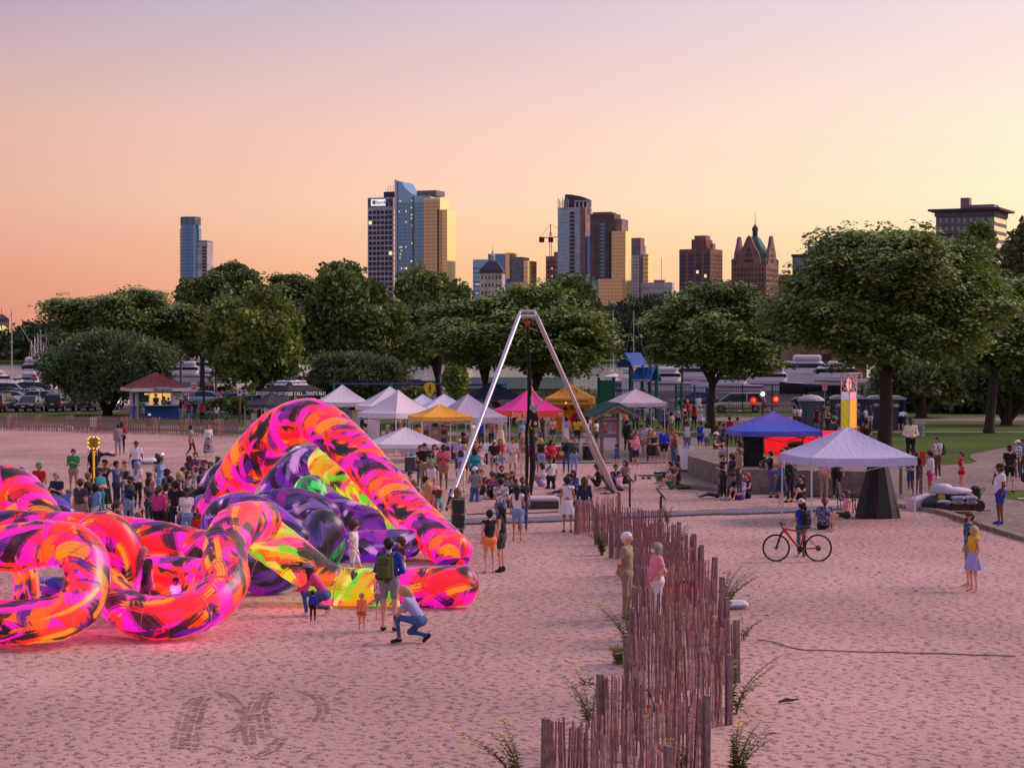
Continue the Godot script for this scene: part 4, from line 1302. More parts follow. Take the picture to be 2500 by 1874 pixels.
# ---------- dune fences and plants ----------
func build_near_fence() -> void:
	rng.seed = 61
	var posts := [[0.16,19.44],[1.74,22.16],[0.4,23.79],[2.48,25.34],[1.21,27.14],[3.14,28.75],[1.79,30.82],[3.66,32.36],[2.06,34.11],[3.85,35.59],[2.3,37.33],[4.1,38.82],[2.66,40.66],[4.36,42.69],[2.76,44.56],[4.32,45.22],[2.62,48.06],[4.43,48.28],[2.6,52.17],[4.33,51.66],[2.36,55.84],[4.15,55.55],[1.9,58.92],[3.36,62.36]]
	var o := thing("dune_fence","weathered reddish slat fence zigzagging up the beach between the elderly couple and the cyclist","fence")
	var tones := []
	for h in ["b88284","a87072","c69694","9c666a","cca2a0","b28082"]:
		tones.append(mat(h,0.9,0.0,"grain"))
	var shapes := []
	for k in 4:
		var b := MB.new()
		b.box(Vector3(0,0.5,0),Vector3(0.025 + 0.004*k,1.0,0.011))
		b.tri(Vector3(-0.016,1.0,0),Vector3(0.016,1.0,0),Vector3(0.012 - 0.01*k,1.03,0))
		shapes.append(b.mesh(tones[k]))
	var rest := MB.new()
	var count := 0
	for i in posts.size():
		var pb := MB.new()
		var px: float = posts[i][0]
		var pz: float = -posts[i][1]
		pb.soft_box(Vector3(px,0.42 + sand_y(px,-pz),pz),Vector3(0.09,1.2,0.09),0.008,Basis(Vector3.UP,0.4).rotated(Vector3.FORWARD,rand(-0.03,0.03)))
		part("post",pb,mat("a08684",0.9,0.0,"grain"),o)
	var legs := []
	for i in posts.size() - 1:
		legs.append([Vector3(posts[i][0],0,-posts[i][1]),Vector3(posts[i + 1][0],0,-posts[i + 1][1])])
	for lg in legs:
		var a: Vector3 = lg[0]
		var c: Vector3 = lg[1]
		var n := int((c - a).length()/0.078)
		var dir := (c - a).normalized()
		var wires := [MB.new(),MB.new()]
		var prev := [Vector3.ZERO,Vector3.ZERO]
		for k in range(1,n):
			var p := a.lerp(c,(k + rand(-0.12,0.12))/n)
			p.y = sand_y(p.x,-p.z) - 0.08
			var h := rand(0.98,1.08) + 0.03*sin(k*0.6)
			var bs := Basis(dir,Vector3.UP,dir.cross(Vector3.UP)).rotated(dir.cross(Vector3.UP),rand(-0.045,0.045) + 0.03*sin(k*0.35)).rotated(dir,rand(-0.05,0.05))
			for w in 2:
				var q: Vector3 = p + bs.y*[0.3,0.78][w] + bs.z*0.012
				if k > 1:
					wires[w].rod(prev[w],q,0.0035,4)
				prev[w] = q
			if rng.randf() < 0.03:
				continue
			if count < 300:
				var s := MeshInstance3D.new()
				s.mesh = shapes[rng.randi() % 4]
				s.set_surface_override_material(0,tones[rng.randi() % 6])
				s.transform = Transform3D(bs.scaled_local(Vector3(1,h,1)),p)
				s.name = "slat"
				o.add_child(s,true)
				count += 1
			else:
				rest.box(p + bs.y*h*0.5,Vector3(0.03,h,0.011),bs)
		for w in 2:
			part("wire",wires[w],mat("6b5a58",0.6,0.5),o)
	part("slats",rest,tones[0],o).set_meta("kind","stuff")
	# fence along the far left side of the beach
	var f := thing("dune_fence","low grey brown slat fence running along the back of the beach at the left","fence")
	for row in 2:
		var b := MB.new()
		var e0 := Vector3(-41.39,0,-142.61) + Vector3(0,0,-2.6*row)
		var e1 := Vector3(-17.35,0,-126.75) + Vector3(0.3*row,0,-2.6*row)
		var n := int((e1 - e0).length()/0.16)
		var wr := MB.new()
		for k in n:
			var p := e0.lerp(e1,float(k)/n)
			p.y = 0.45
			if rng.randf() < 0.95:
				b.box(p,Vector3(0.05,rand(1.02,1.16),0.015),Basis(Vector3.FORWARD,rand(-0.06,0.06)))
		wr.rod(e0 + Vector3(0,0.3,0.02),e1 + Vector3(0,0.3,0.02),0.012,4)
		wr.rod(e0 + Vector3(0,0.8,0.02),e1 + Vector3(0,0.8,0.02),0.012,4)
		part("slats",b,mat("bc9a94",0.9,0.0,"grain"),f).set_meta("kind","stuff")
		part("wire",wr,mat("6b5a58",0.6,0.5),f)
	for k in 11:
		var x := -50 + k*72.5
		var b := MB.new()
		var c := Vector3(-36.1,0,-140.32).lerp(Vector3(-17.35,0,-126.75),x/585.0)
		for q in 13:
			b.box(Vector3(c.x + rand(-0.24,0.24),0.47,c.z - 0.1 - q*0.2),Vector3(0.06,rand(1.1,1.25),0.02),Basis(Vector3.UP,1.2))
		part("cross_panel",b,mat("b08c88",0.9,0.0,"grain"),f)
	var pm := thing("paper_notice","white paper notice hung on the left beach fence","notice",Vector3(-28.37,0.69,-134.6))
	var nb := MB.new()
	nb.box(Vector3.ZERO,Vector3(0.42,0.62,0.01))
	part("sheet",nb,mat("e8e0e2",0.8),pm)
	build_plants()
func plant(label: String,at: Vector3,h: float,stems: int,lean: Vector3,flowers: int,leaf: String) -> void:
	var o := thing("wildflower_plant",label,"plant",at,0.0,"wild plants along the dune fence")
	var st := MB.new()
	var lv := MB.new()
	lv.tinted = true
	for i in stems:
		var a := rand(0,TAU)
		var l := h*rand(0.6,1.1)
		var tip := Vector3(cos(a)*0.35,1.0,sin(a)*0.35)*l + lean*l
		var pts := []
		var rr := []
		for k in 6:
			var t := k/5.0
			pts.append(Vector3(cos(a),0,sin(a))*0.04 + Vector3(tip.x*t*t,tip.y*(t - 0.12*t*t),tip.z*t*t))
			rr.append(lerpf(0.008,0.003,t))
		st.tube(pts,rr,5)
		var n := int(l/0.022)
		for k in n:
			var t := clampf(0.12 + 0.88*k/n,0,0.999)
			var q := t*5.0
			var p: Vector3 = pts[int(q)].lerp(pts[int(q) + 1],q - int(q))
			var la := k*2.4 + a
			var out := Vector3(cos(la),rand(0.2,0.8),sin(la)).normalized()
			var ll := rand(0.07,0.13)*(1.15 - 0.6*t)
			var sd := out.cross(Vector3.UP).normalized()*ll*0.14
			var g := rand(0.7,1.3)
			lv.col = Color(g*(1.0 + 0.5*t),g,g*0.9)
			lv.quad(p,p + out*ll*0.5 + sd,p + out*ll - Vector3(0,ll*0.25,0),p + out*ll*0.5 - sd)
		if i < flowers:
			var fb := MB.new()
			for k in 7:
				var p: Vector3 = pts[5] + Vector3(rand(-0.04,0.04),rand(-0.08,0.02),rand(-0.04,0.04))
				for s in 4:
					var d := Vector3(cos(s*PI/2),0.4,sin(s*PI/2))*0.022
					var x := d.cross(Vector3.UP).normalized()*0.012
					fb.quad(p,p + d*0.6 + x,p + d,p + d*0.6 - x)
			part("flower",fb,mat("f0c818",0.6),o)
	part("stems",st,mat("6a5a35",0.8),o)
	var pl := part("leaves",lv,mat(leaf,0.7,0.0,"leaf"),o)
	pl.set_meta("kind","stuff")
func build_plants() -> void:
	rng.seed = 71
	plant("tall leaning wild plant at the bottom border, left of the nearest fence post",Vector3(0.06,0,-24.57),0.95,9,Vector3(-0.45,0,0.1),5,"5c6a2c")
	plant("leafy wild plant rising beside the second near fence post on the left",Vector3(1.13,0,-28.61),0.85,7,Vector3(-0.15,0,0),3,"5c6e2a")
	plant("bushy wild plant at the bottom border right of the fence",Vector3(2.84,0,-25.04),0.85,16,Vector3(0.3,0,0),3,"4f6628")
	plant("bright weed clump inside the fence at the bottom border",Vector3(2.15,0,-25.41),0.6,9,Vector3(0.05,0,0),5,"6a7a2c")
	plant("tall wild plant leaning right beyond the third fence corner from the bottom",Vector3(3.31,0,-29.58),0.95,8,Vector3(0.4,0,0),3,"55652e")
	plant("spreading wild plant right of the fence before the white sack",Vector3(4.44,0,-41.46),1.0,12,Vector3(0.45,0,0),0,"55602e")
	plant("wild plant hiding the elderly person's feet",Vector3(2.12,0,-36.38),1.0,8,Vector3(-0.35,0,0),1,"4c6030")
	plant("yellow flowering wild plant in the middle of the fence",Vector3(2.7,0,-33.58),1.0,8,Vector3(-0.05,0,0),7,"5c6c2c")
	plant("thin flowering wild plant on the fence's right side near its middle",Vector3(3.5,0,-35.4),0.9,6,Vector3(0.1,0,0),5,"5f6a30")
	plant("wild plant among slats between the two elderly people",Vector3(2.83,0,-40.94),0.9,7,Vector3(0.0,0,0),4,"5d7a2c")
	plant("flowering wild plant above the person with grey curls",Vector3(3.77,0,-45.18),1.1,7,Vector3(0.1,0,0),6,"5f6f2c")
	plant("flowering wild plant in the fence above the bald white hair",Vector3(3.86,0,-50.41),1.0,7,Vector3(0,0,0),5,"5f6f2c")
	plant("wild plant bush left of the far fence end",Vector3(2.4,0,-52.96),0.9,16,Vector3(-0.2,0,0),0,"566a2c")
	plant("wild plant on the right edge of the far fence",Vector3(4.54,0,-53.5),0.85,9,Vector3(0.15,0,0),0,"4c6434")
	plant("wild plant at the far fence beside the grey mat's start",Vector3(4.89,0,-62.43),0.8,9,Vector3(0,0,0),1,"5c6a34")
	plant("bright tussock of grass left of the scooter",Vector3(1.86,0,-34.37),0.34,40,Vector3(0,0,0),0,"8aa03c")
	plant("low weed beside the left fence post near the bottom",Vector3(1.21,0,-32.25),0.2,6,Vector3(0,0,0),0,"6a6a3c")
	plant("dry weed on the sand right of the fence, below the bike",Vector3(4.36,0,-37.42),0.4,5,Vector3(0.4,0,0),0,"6f5a44")
	plant("green weed inside the fence under the nearest red scooter",Vector3(1.78,0,-27.85),0.5,12,Vector3(0,0,0),2,"67803a")
	plant("green weed in the fence between third and fourth left posts",Vector3(1.92,0,-31.55),0.6,10,Vector3(0,0,0),2,"67803a")
# ---------- canopies ----------
func canopy(label: String,at: Vector3,w: float,d: float,turn: float,eave: float,apex: float,hex: String,opt := {}) -> Node3D:
	var o := thing("pop_up_canopy",label,"canopy",at,turn,"pop up canopies")
	var m := mat(hex,0.75,0.0,"canopy")
	var vm: Material = mat(opt.valance,0.75,0.0,"canopy") if opt.has("valance") else m
	var vh: float = opt.get("vh",0.28)
	var cs := [Vector3(-w/2,eave,d/2),Vector3(w/2,eave,d/2),Vector3(w/2,eave,-d/2),Vector3(-w/2,eave,-d/2)]
	var top := Vector3(0,apex,0)
	var pw: float = opt.get("curve",1.22)
	for k in 4:
		var a: Vector3 = cs[k]
		var c: Vector3 = cs[(k + 1) % 4]
		var b := MB.new()
		for i in 8:
			for j in 6:
				var q := []
				for s in [[i,j],[i,j + 1],[i + 1,j + 1],[i + 1,j]]:
					var t: float = s[0]/8.0
					var u: float = s[1]/6.0
					var e := a.lerp(c,u)
					var p := e.lerp(top,t)
					p.y = eave + (apex - eave)*pow(t,pw) - 0.07*sin(u*PI)*sin(t*PI) - (0.03*sin(u*PI)*(1.0 - t))
					if opt.get("flat_top",0.0) > 0.0:
						p.y = minf(p.y,lerpf(apex,p.y,0.35) if p.y > apex - opt.flat_top else p.y)
					q.append(p)
				b.quad(q[0],q[1],q[2],q[3])
		var panel := part("roof_panel",b,m,o)
		b = MB.new()
		for j in 6:
			var e0 := a.lerp(c,j/6.0) - Vector3(0,0.03*sin(j/6.0*PI),0)
			var e1 := a.lerp(c,(j + 1)/6.0) - Vector3(0,0.03*sin((j + 1)/6.0*PI),0)
			var out := Vector3(0,0,0.03).rotated(Vector3.UP,k*PI/2)
			var dn := Vector3(0,-vh,0)
			b.quad(e0 + dn + out*(1.2 if j % 2 else 0.4),e1 + dn + out*(0.4 if j % 2 else 1.2),e1,e0)
		part("valance",b,vm,o)
	var lm := mat(opt.get("legs","d5d0d6"),0.5,0.3)
	for k in 4:
		var b := MB.new()
		var e: Vector3 = cs[k]*Vector3(0.97,0,0.97)
		b.box(e + Vector3(0,eave/2 - 0.02,0),Vector3(0.045,eave,0.045))
		var f := part("leg",b,lm,o)
		b = MB.new()
		b.box(e + Vector3(0,0.012,0),Vector3(0.12,0.024,0.12))
		part("foot",b,lm,f)
	var tb := MB.new()
	for k in 4:
		var a: Vector3 = cs[k]*Vector3(0.97,1,0.97)
		var c: Vector3 = cs[(k + 1) % 4]*Vector3(0.97,1,0.97)
		var mid := a.lerp(c,0.5)
		for s in [[a,mid],[mid,c]]:
			tb.bar(s[0] - Vector3(0,0.1,0),s[1] - Vector3(0,0.42,0),0.022)
			tb.bar(s[0] - Vector3(0,0.42,0),s[1] - Vector3(0,0.1,0),0.022)
		tb.bar(a - Vector3(0,0.1,0),top - Vector3(0,0.12,0),0.022)
	part("truss",tb,lm,o)
	return o
func build_tents() -> void:
	var ink := mat("efeaf0",0.7)
	var o := canopy("big black canopy with white law office lettering on its skirt",Vector3(-17.74,0,-160),3.5,3.5,45,2.42,3.5,"1c1a26",{"vh": 0.5,"curve": 1.1})
	var fb := Basis.IDENTITY
	var lb := Basis(Vector3(0,0,1),Vector3.UP,Vector3(-1,0,0))
	lettering("ONE CALL...THAT'S ALL!",0.3,ink,o,Vector3(0,2.12,1.83),fb,"Droid Sans",700,0.92)
	lettering("GRUBER LAW OFFICES",0.32,ink,o,Vector3(-1.83,2.12,0),lb,"Droid Sans",700,1.0)
	var slope := atan2(1.0,1.75)
	for bs in [fb,lb]:
		var tb: Basis = bs*Basis(Vector3.RIGHT,-(PI/2 - slope) + 0.12)
		lettering("GRUBER",0.3,ink,o,bs.z*1.12 + Vector3(0,2.86,0),tb)
		var eb := MB.new()
		eb.slab([Vector2(-0.85,-0.06),Vector2(0.85,-0.06),Vector2(0.8,0.07),Vector2(0.25,0.08),Vector2(0,0.16),Vector2(-0.25,0.08),Vector2(-0.8,0.07)],bs.z*0.86 + Vector3(0,3.1,0),0.01,tb)
		part("emblem",eb,ink,o)
	var lamp := MB.new()
	lamp.ball(Vector3(0.5,1.95,1.2),Vector3.ONE*0.07)
	part("hanging_lamp",lamp,mat("ffc070",0.5,0.0,"glow1.6"),o)
	canopy("small black canopy with a white leg at its left corner before the maple",Vector3(-16.15,0,-134),2.75,2.75,37,1.95,2.72,"231f30",{"vh": 0.2,"legs": "b8cfd0"})
	var pb := thing("banner_sheet","pale sheet pinned under the small black canopy","banner",Vector3(-17.37,0,-134) + Vector3(0,0.75,0))
	var bb := MB.new()
	bb.box(Vector3(0,0.28,0),Vector3(0.36,0.56,0.012))
	part("sheet",bb,mat("d8c8d8",0.8),pb)
	canopy("white canopy right of the tall arch's apex with hanging clothes below",Vector3(-10.82,0,-127),3.25,3.25,10,2.28,3.36,"dcd4de")
	canopy("white canopy with peaked top right behind the nearest white peak",Vector3(-7.36,0,-120),3.5,3.3,18,2.22,3.36,"d8d2de")
	canopy("white canopy with a tall sharp peak and its corner facing forward",Vector3(-6.18,0,-108),3.1,3.1,45,2.16,3.38,"dcd2dc",{"curve": 1.45})
	canopy("small bluish white canopy far behind the row of peaks",Vector3(-5.56,0,-124),2.4,2.4,10,2.1,2.82,"ccd2e6")
	canopy("white canopy between the yellow one and the navy one",Vector3(-3.86,0,-113),3.2,3.2,12,2.15,3.06,"d0d2e6")
	canopy("yellow canopy squeezed between white and lavender ones",Vector3(-3.58,0,-99),2.6,2.6,18,2.25,2.84,"eea828",{"vh": 0.2})
	canopy("lavender grey canopy left of the pink one, tables beneath it",Vector3(-2.22,0,-100),3.05,3.05,22,2.2,3.32,"b2a8c0")
	canopy("navy blue canopy behind the lavender one under the forked trunk",Vector3(-1.38,0,-146),3.6,3.4,12,2.26,3.34,"1a2250")
	o = canopy("hot pink canopy with orange skirt beside the black silks",Vector3(0.86,0,-104),2.95,2.95,16,2.42,3.5,"f0169a",{"valance": "ff5420","vh": 0.36,"curve": 1.3})
	lettering("Joy Eng",0.26,mat("ffe8dc",0.7),o,Vector3(-0.72,2.23,1.53),fb,"Droid Sans",400,1.1)
	var lg := MB.new()
	lg.box(Vector3(1.3,2.2,1.525),Vector3(0.15,0.15,0.02))
	part("logo",lg,mat("ffe8dc",0.7),o)
	lg = MB.new()
	lg.box(Vector3(1.3,2.2,1.54),Vector3(0.08,0.08,0.02))
	part("logo",lg,mat("ff5420",0.7),o)
	# orange food stall with a printed back wall
	o = canopy("orange yellow food canopy with dark round print and printed back wall",Vector3(3.94,0,-135),3.2,3.2,-6,2.35,3.3,"f0a032",{"vh": 0.42})
	var wall := MB.new()
	wall.box(Vector3(0,1.05,-1.45),Vector3(3.0,1.95,0.03))
	var wp := part("back_wall",wall,mat("f09c20",0.75),o)
	var dk := mat("5a2416",0.8)
	lettering("@COCINA FILIPINA WISCONSIN",0.13,dk,o,Vector3(0,2.14,1.66),fb,"Droid Sans",700,1.0)
	var word := "COCINA FILIPINA"
	for k in word.length():
		var a := PI - 0.35 - (PI - 0.7)*k/(word.length() - 1)
		lettering(word[k],0.3,dk,wp,Vector3(cos(a)*1.15,0.75 + sin(a)*0.85,-1.4),Basis(Vector3(0,0,1),a - PI/2))
	for k in word.length():
		var a := PI - 0.1 - (PI - 0.2)*k/(word.length() - 1)
		var tb2 := Basis(Vector3.RIGHT,-(PI/2 - 0.55))
		lettering(word[k],0.16,mat("b03a18",0.8),o,Vector3(cos(a)*0.52,2.74 + sin(a)*0.26,1.0 - sin(a)*0.42),tb2*Basis(Vector3(0,0,1),a - PI/2))
	var fl := MB.new()
	for k in 6:
		fl.ball(Vector3(0.35 + cos(k*TAU/6)*0.24,0.85 + sin(k*TAU/6)*0.24,-1.42),Vector3(0.2,0.2,0.03))
	part("printed_flower",fl,mat("d8201c",0.8),wp)
	fl = MB.new()
	fl.ball(Vector3(0,2.8,0.92),Vector3(0.12,0.08,0.1))
	part("printed_flower",fl,mat("e03a18",0.8),o)
	lamp = MB.new()
	lamp.ball(Vector3(-0.15,2.02,1.7),Vector3.ONE*0.05)
	part("hanging_lamp",lamp,mat("ffb850",0.5,0.0,"glow1.8"),o)
	canopy("white canopy half raised low on the sand before the craft stalls",Vector3(-4.84,0,-90.5),3.0,2.6,14,1.3,2.02,"d8d0da",{"vh": 0.18,"curve": 1.0})
	canopy("white canopy half raised low on the sand behind the tall arch",Vector3(-10.53,0,-86),3.05,2.8,6,1.2,1.85,"dcd6e4",{"vh": 0.2,"curve": 1.0})
	o = canopy("pale canopy behind the notice board, its lamp shining through",Vector3(7.85,0,-126),3.0,2.8,14,2.25,3.1,"c9b8c2",{"vh": 0.24,"curve": 0.9})
	lamp = MB.new()
	lamp.ball(Vector3(0.9,2.25,0.9),Vector3.ONE*0.08)
	part("hanging_lamp",lamp,mat("ffc880",0.5,0.0,"glow2.5"),o)
	canopy("bright blue canopy over the loudspeakers on the concrete stage",Vector3(10.35,0.95,-78.8),3.2,3.2,5,1.4,2.12,"1450c0",{"vh": 0.2,"legs": "2a2430","curve": 1.05})
	canopy("pale lavender canopy at the right with the black changing tent under it",Vector3(10.75,0,-63.8),3.45,3.45,8,2.12,3.02,"bcb8dc",{"vh": 0.26,"curve": 1.08})
# ---------- park buildings and furniture ----------
func one(o: Node3D,called: String,ce: Vector3,s: Vector3,m: Material,bs := Basis.IDENTITY) -> MeshInstance3D:
	var b := MB.new()
	b.box(ce,s,bs)
	return part(called,b,m,o)
func soft(o: Node3D,called: String,ce: Vector3,s: Vector3,r: float,m: Material,bs := Basis.IDENTITY) -> MeshInstance3D:
	var b := MB.new()
	b.soft_box(ce,s,r,bs)
	return part(called,b,m,o)
func pole(o: Node3D,called: String,a: Vector3,c: Vector3,r: float,m: Material) -> MeshInstance3D:
	var b := MB.new()
	b.rod(a,c,r)
	return part(called,b,m,o)
func build_park() -> void:
	rng.seed = 83
	snack_hut()
	notice_board()
	playground()
	stage()
	var black := mat("17161c",0.5,0.3)
	# iron fences
	for run in [[Vector3(-7.48,0,-170),Vector3(7.69,0,-170),"black iron fence with curved tops behind the canopies",1.9],[Vector3(17.81,0,-176),Vector3(31.85,0,-172),"black iron fence with curved tops between the van and the toilets",2.5]]:
		var f := thing("iron_fence",run[2],"fence",run[0])
		var d: Vector3 = run[1] - run[0]
		var n := int(d.length()/0.17)
		var b := MB.new()
		var h: float = run[3]
		for k in n + 1:
			var p := d*(float(k)/n)
			b.bar(p,p + Vector3(0,h - 0.25,0),0.03)
			b.bar(p + Vector3(0,h - 0.25,0),p + Vector3(0,h,0.2),0.03)
		part("pickets",b,black,f).set_meta("kind","stuff")
		b = MB.new()
		for y in [0.15,h - 0.5]:
			b.bar(Vector3(0,y,0),d + Vector3(0,y,0),0.06)
		part("rail",b,black,f)
		for k in int(d.length()/2.6) + 1:
			one(f,"post",d.normalized()*k*2.6 + Vector3(0,h*0.52,0),Vector3(0.09,h*1.04,0.09),black)
	# swing set: one long blue beam on green posts
	var o := thing("swing_set","long blue swing beam on teal posts behind the white canopies","swing set",Vector3(-14.96,0,-166))
	var blue := mat("1b3fa0",0.45)
	var teal := mat("12706a",0.5)
	pole(o,"beam",Vector3(0,2.75,0),Vector3(14.6,2.72,0),0.09,blue)
	for k in 4:
		pole(o,"post",Vector3(0.1 + k*4.8,0,0.7),Vector3(0.1 + k*4.8,2.85,0),0.09,teal)
		pole(o,"post",Vector3(0.1 + k*4.8,0,-0.7),Vector3(0.1 + k*4.8,2.85,0),0.09,teal)
	for k in 6:
		var sw := MB.new()
		var x := 1.2 + int(k/2)*4.8 + (k % 2)*2.0
		sw.rod(Vector3(x - 0.2,2.7,0),Vector3(x - 0.2,0.6,0),0.012,4)
		sw.rod(Vector3(x + 0.2,2.7,0),Vector3(x + 0.2,0.6,0),0.012,4)
		sw.box(Vector3(x,0.58,0),Vector3(0.46,0.04,0.2))
		part("swing",sw,black,o)
	# pedestrian warning sign
	o = thing("warning_sign","yellow pedestrian warning sign above the white canopies","sign",Vector3(-5.87,0,-142))
	pole(o,"post",Vector3(0,0,0),Vector3(0,2.9,0),0.035,mat("8a8a8a",0.5,0.5))
	var b := MB.new()
	b.slab([Vector2(0,-0.6),Vector2(0.42,0.05),Vector2(0.36,0.38),Vector2(0.18,0.52),Vector2(-0.18,0.52),Vector2(-0.36,0.38),Vector2(-0.42,0.05)],Vector3(0,2.75,0.05),0.02)
	var pl := part("plate",b,mat("f2c414",0.5),o)
	b = MB.new()
	b.ball(Vector3(0.02,3.06,0.065),Vector3(0.05,0.05,0.01))
	b.bar(Vector3(0.02,3.0,0.065),Vector3(0,2.75,0.065),0.07,0.012)
	b.bar(Vector3(0,2.78,0.065),Vector3(0.12,2.5,0.065),0.05,0.012)
	b.bar(Vector3(0,2.78,0.065),Vector3(-0.1,2.52,0.065),0.05,0.012)
	b.bar(Vector3(0.02,2.97,0.065),Vector3(0.14,2.82,0.065),0.04,0.012)
	b.bar(Vector3(0.02,2.97,0.065),Vector3(-0.11,2.84,0.065),0.04,0.012)
	part("walking_figure",b,mat("1a1a18",0.6),pl)
	# road signs at the left
	o = thing("stop_sign","red octagonal STOP sign above the parked cars at the left","sign",Vector3(-54.06,0,-225))
	pole(o,"post",Vector3.ZERO,Vector3(0,2.6,0),0.035,mat("8a8a8a",0.5,0.5))
	b = MB.new()
	var oct := []
	for k in 8:
		oct.append(Vector2(cos(PI/8 + k*PI/4),sin(PI/8 + k*PI/4))*0.33)
	b.slab(oct,Vector3(0,2.55,0.06),0.02)
	pl = part("plate",b,mat("b8182c",0.5),o)
	lettering("STOP",0.2,mat("f0e8ea",0.6),pl,Vector3(0,2.55,0.065))
	for q in [[Vector3(-25.57,0,-160),"red and white do not enter sign right of the snack hut",3.0],[Vector3(26.4,0,-168),"pale pink notice sign on the iron fence beside the stage lamps",2.9]]:
		o = thing("road_sign",q[1],"sign",q[0])
		pole(o,"post",Vector3.ZERO,Vector3(0,q[2],0),0.035,mat("a0969a",0.5,0.5))
		one(o,"plate",Vector3(0,q[2] - 0.35,0.05),Vector3(0.42,0.72,0.02),mat("e8d0d6" if q[2] > 2.95 else "e89aa4",0.5))
		if q[2] > 2.95:
			b = MB.new()
			b.tube([Vector3(0,q[2] - 0.35,0.06),Vector3(0,q[2] - 0.35,0.075)],[0.2,0.2],16)
			var dsc := part("disc",b,mat("c01830",0.5),o)
			one(dsc,"bar",Vector3(0,q[2] - 0.35,0.08),Vector3(0.3,0.08,0.01),mat("f0e8ea",0.6))
		else:
			for k in 3:
				one(o,"text_line",Vector3(0,q[2] - 0.15 - k*0.18,0.063),Vector3(0.3,0.06,0.005),mat("b84858",0.6))
	o = thing("small_sign_post","white parking sign on a wooden post before the maple trunk","sign",Vector3(-20.79,0,-152))
	pole(o,"post",Vector3.ZERO,Vector3(0,2.7,0),0.06,mat("a08a5c",0.8,0.0,"grain"))
	one(o,"plate",Vector3(0,2.35,0.07),Vector3(0.34,0.5,0.02),mat("d8d0d4",0.5))
	one(o,"mark",Vector3(0,2.38,0.084),Vector3(0.14,0.24,0.004),mat("2a2a2a",0.6))
	# lamp posts
	for q in [[Vector3(-25.56,0,-165),4.9,"black park lamp post standing before the mid green tree"],[Vector3(10.4,0,-172),4.6,"dark lamp post left of the playground's blue roofs"],[Vector3(15.4,0,-180),4.2,"dark lamp post behind the playground's right end"]]:
		o = thing("lamp_post",q[2],"lamp post",q[0])
		pole(o,"pole",Vector3.ZERO,Vector3(0,q[1],0),0.08,black)
		b = MB.new()
		b.lathe([Vector2(0.0,0),Vector2(0.16,0.05),Vector2(0.2,0.4),Vector2(0.1,0.5),Vector2(0.0,0.6)],Vector3(0,q[1],0),10)
		part("lantern",b,mat("4a443e",0.4),o)
	for q in [[Vector3(-34.95,0,-210),"wooden pole beside the leftmost locust trunk"],[Vector3(-31.98,0,-215),"thin wooden pole between the locust and the maple"]]:
		o = thing("wooden_pole",q[1],"pole",q[0])
		pole(o,"pole",Vector3.ZERO,Vector3(0,4.6,0),0.11,mat("6e5a4a",0.9,0.0,"grain"))
	# portable toilets
	var door_m := mat("3c4152",0.6)
	for q in [[2049,141,1.25,"portable toilet left of the glowing columns, half hidden by them"],[2093,141.5,1.25,"portable toilet right behind the orange column"],[2140,141,1.25,"portable toilet left of the thick tree trunk"],[2188,140,1.3,"portable toilet right of the thick trunk with its door ajar"]]:
		o = thing("portable_toilet",q[3],"portable toilet",Vector3((q[0] - 1250.0)/4861.0*q[1],0,-q[1]),-6.0,"portable toilets")
		one(o,"body",Vector3(0,1.08,0),Vector3(q[2],2.16,1.2),mat("343848",0.65))
		for k in 9:
			one(o,"rib",Vector3(0,0.2 + k*0.22,0.605),Vector3(q[2]*0.98,0.03,0.02),mat("2c303e",0.65))
		one(o,"door",Vector3(-0.05 if q[0] != 2188 else -0.2,1.05,0.63),Vector3(0.84 if q[0] != 2188 else 0.66,1.95,0.03),door_m)
		if q[0] == 2188:
			one(o,"opening",Vector3(0.3,1.05,0.62),Vector3(0.3,1.9,0.02),mat("101014",0.9))  # dark sheet painted in for the shade behind the door
		b = MB.new()
		var arc := []
		for k in 9:
			var a := PI*(0.18 + 0.64*k/8.0)
			arc.append(Vector2(cos(a)*q[2]*0.62,2.0 + sin(a)*0.36))
		arc.append(Vector2(-q[2]*0.52,2.1))
		arc.append(Vector2(q[2]*0.52,2.1))
		b.slab(arc,Vector3(0,0,0.68),1.36)
		part("roof",b,mat("aeb6c8",0.5),o)
		b = MB.new()
		b.ball(Vector3(-0.05,1.66,0.65),Vector3(0.24,0.15,0.012))
		part("oval_sign",b,mat("c8a2b0",0.6),o)
		one(o,"latch",Vector3(0.3,1.1,0.655),Vector3(0.05,0.12,0.03),mat("c8c8c8",0.4))
	o = thing("portable_toilet","wide grey accessible portable toilet with round roof behind the queue","portable toilet",Vector3(21.17,0,-141),0.0,"portable toilets")
	one(o,"body",Vector3(0,1.0,0),Vector3(1.5,2.0,1.4),mat("4b5264",0.65))
	one(o,"door",Vector3(0.1,0.95,0.72),Vector3(0.95,1.8,0.03),mat("565c70",0.6))
	b = MB.new()
	b.lathe([Vector2(1.25,0),Vector2(1.15,0.15),Vector2(0.7,0.36),Vector2(0,0.45)],Vector3(0,1.98,0),14,Vector2(0.8,0.7))
	part("roof",b,mat("aaa4ac",0.5),o)
	# trash bins
	for q in [[Vector3(3.83,0,-99.5),"mesh trash bin under the rig's right leg beside the notice board","4a4450"],[Vector3(26.25,0,-128),"pale wire trash cage on the lawn right of the toilets","b8b4b8"]]:
		o = thing("trash_bin",q[1],"trash bin",q[0])
		var lat := MB.new()
		for k in 14:
			var a := TAU*k/14
			lat.bar(Vector3(cos(a)*0.28,0,sin(a)*0.28),Vector3(cos(a)*0.3,0.85,sin(a)*0.3),0.02)
		for y in [0.05,0.3,0.55,0.84]:
			var ring := []
			var rr := []
			for k in 17:
				ring.append(Vector3(cos(TAU*k/16)*0.3,y,sin(TAU*k/16)*0.3))
				rr.append(0.016)
			lat.tube(ring,rr,4,false)
		part("cage",lat,mat(q[2],0.5,0.5),o)
		b = MB.new()
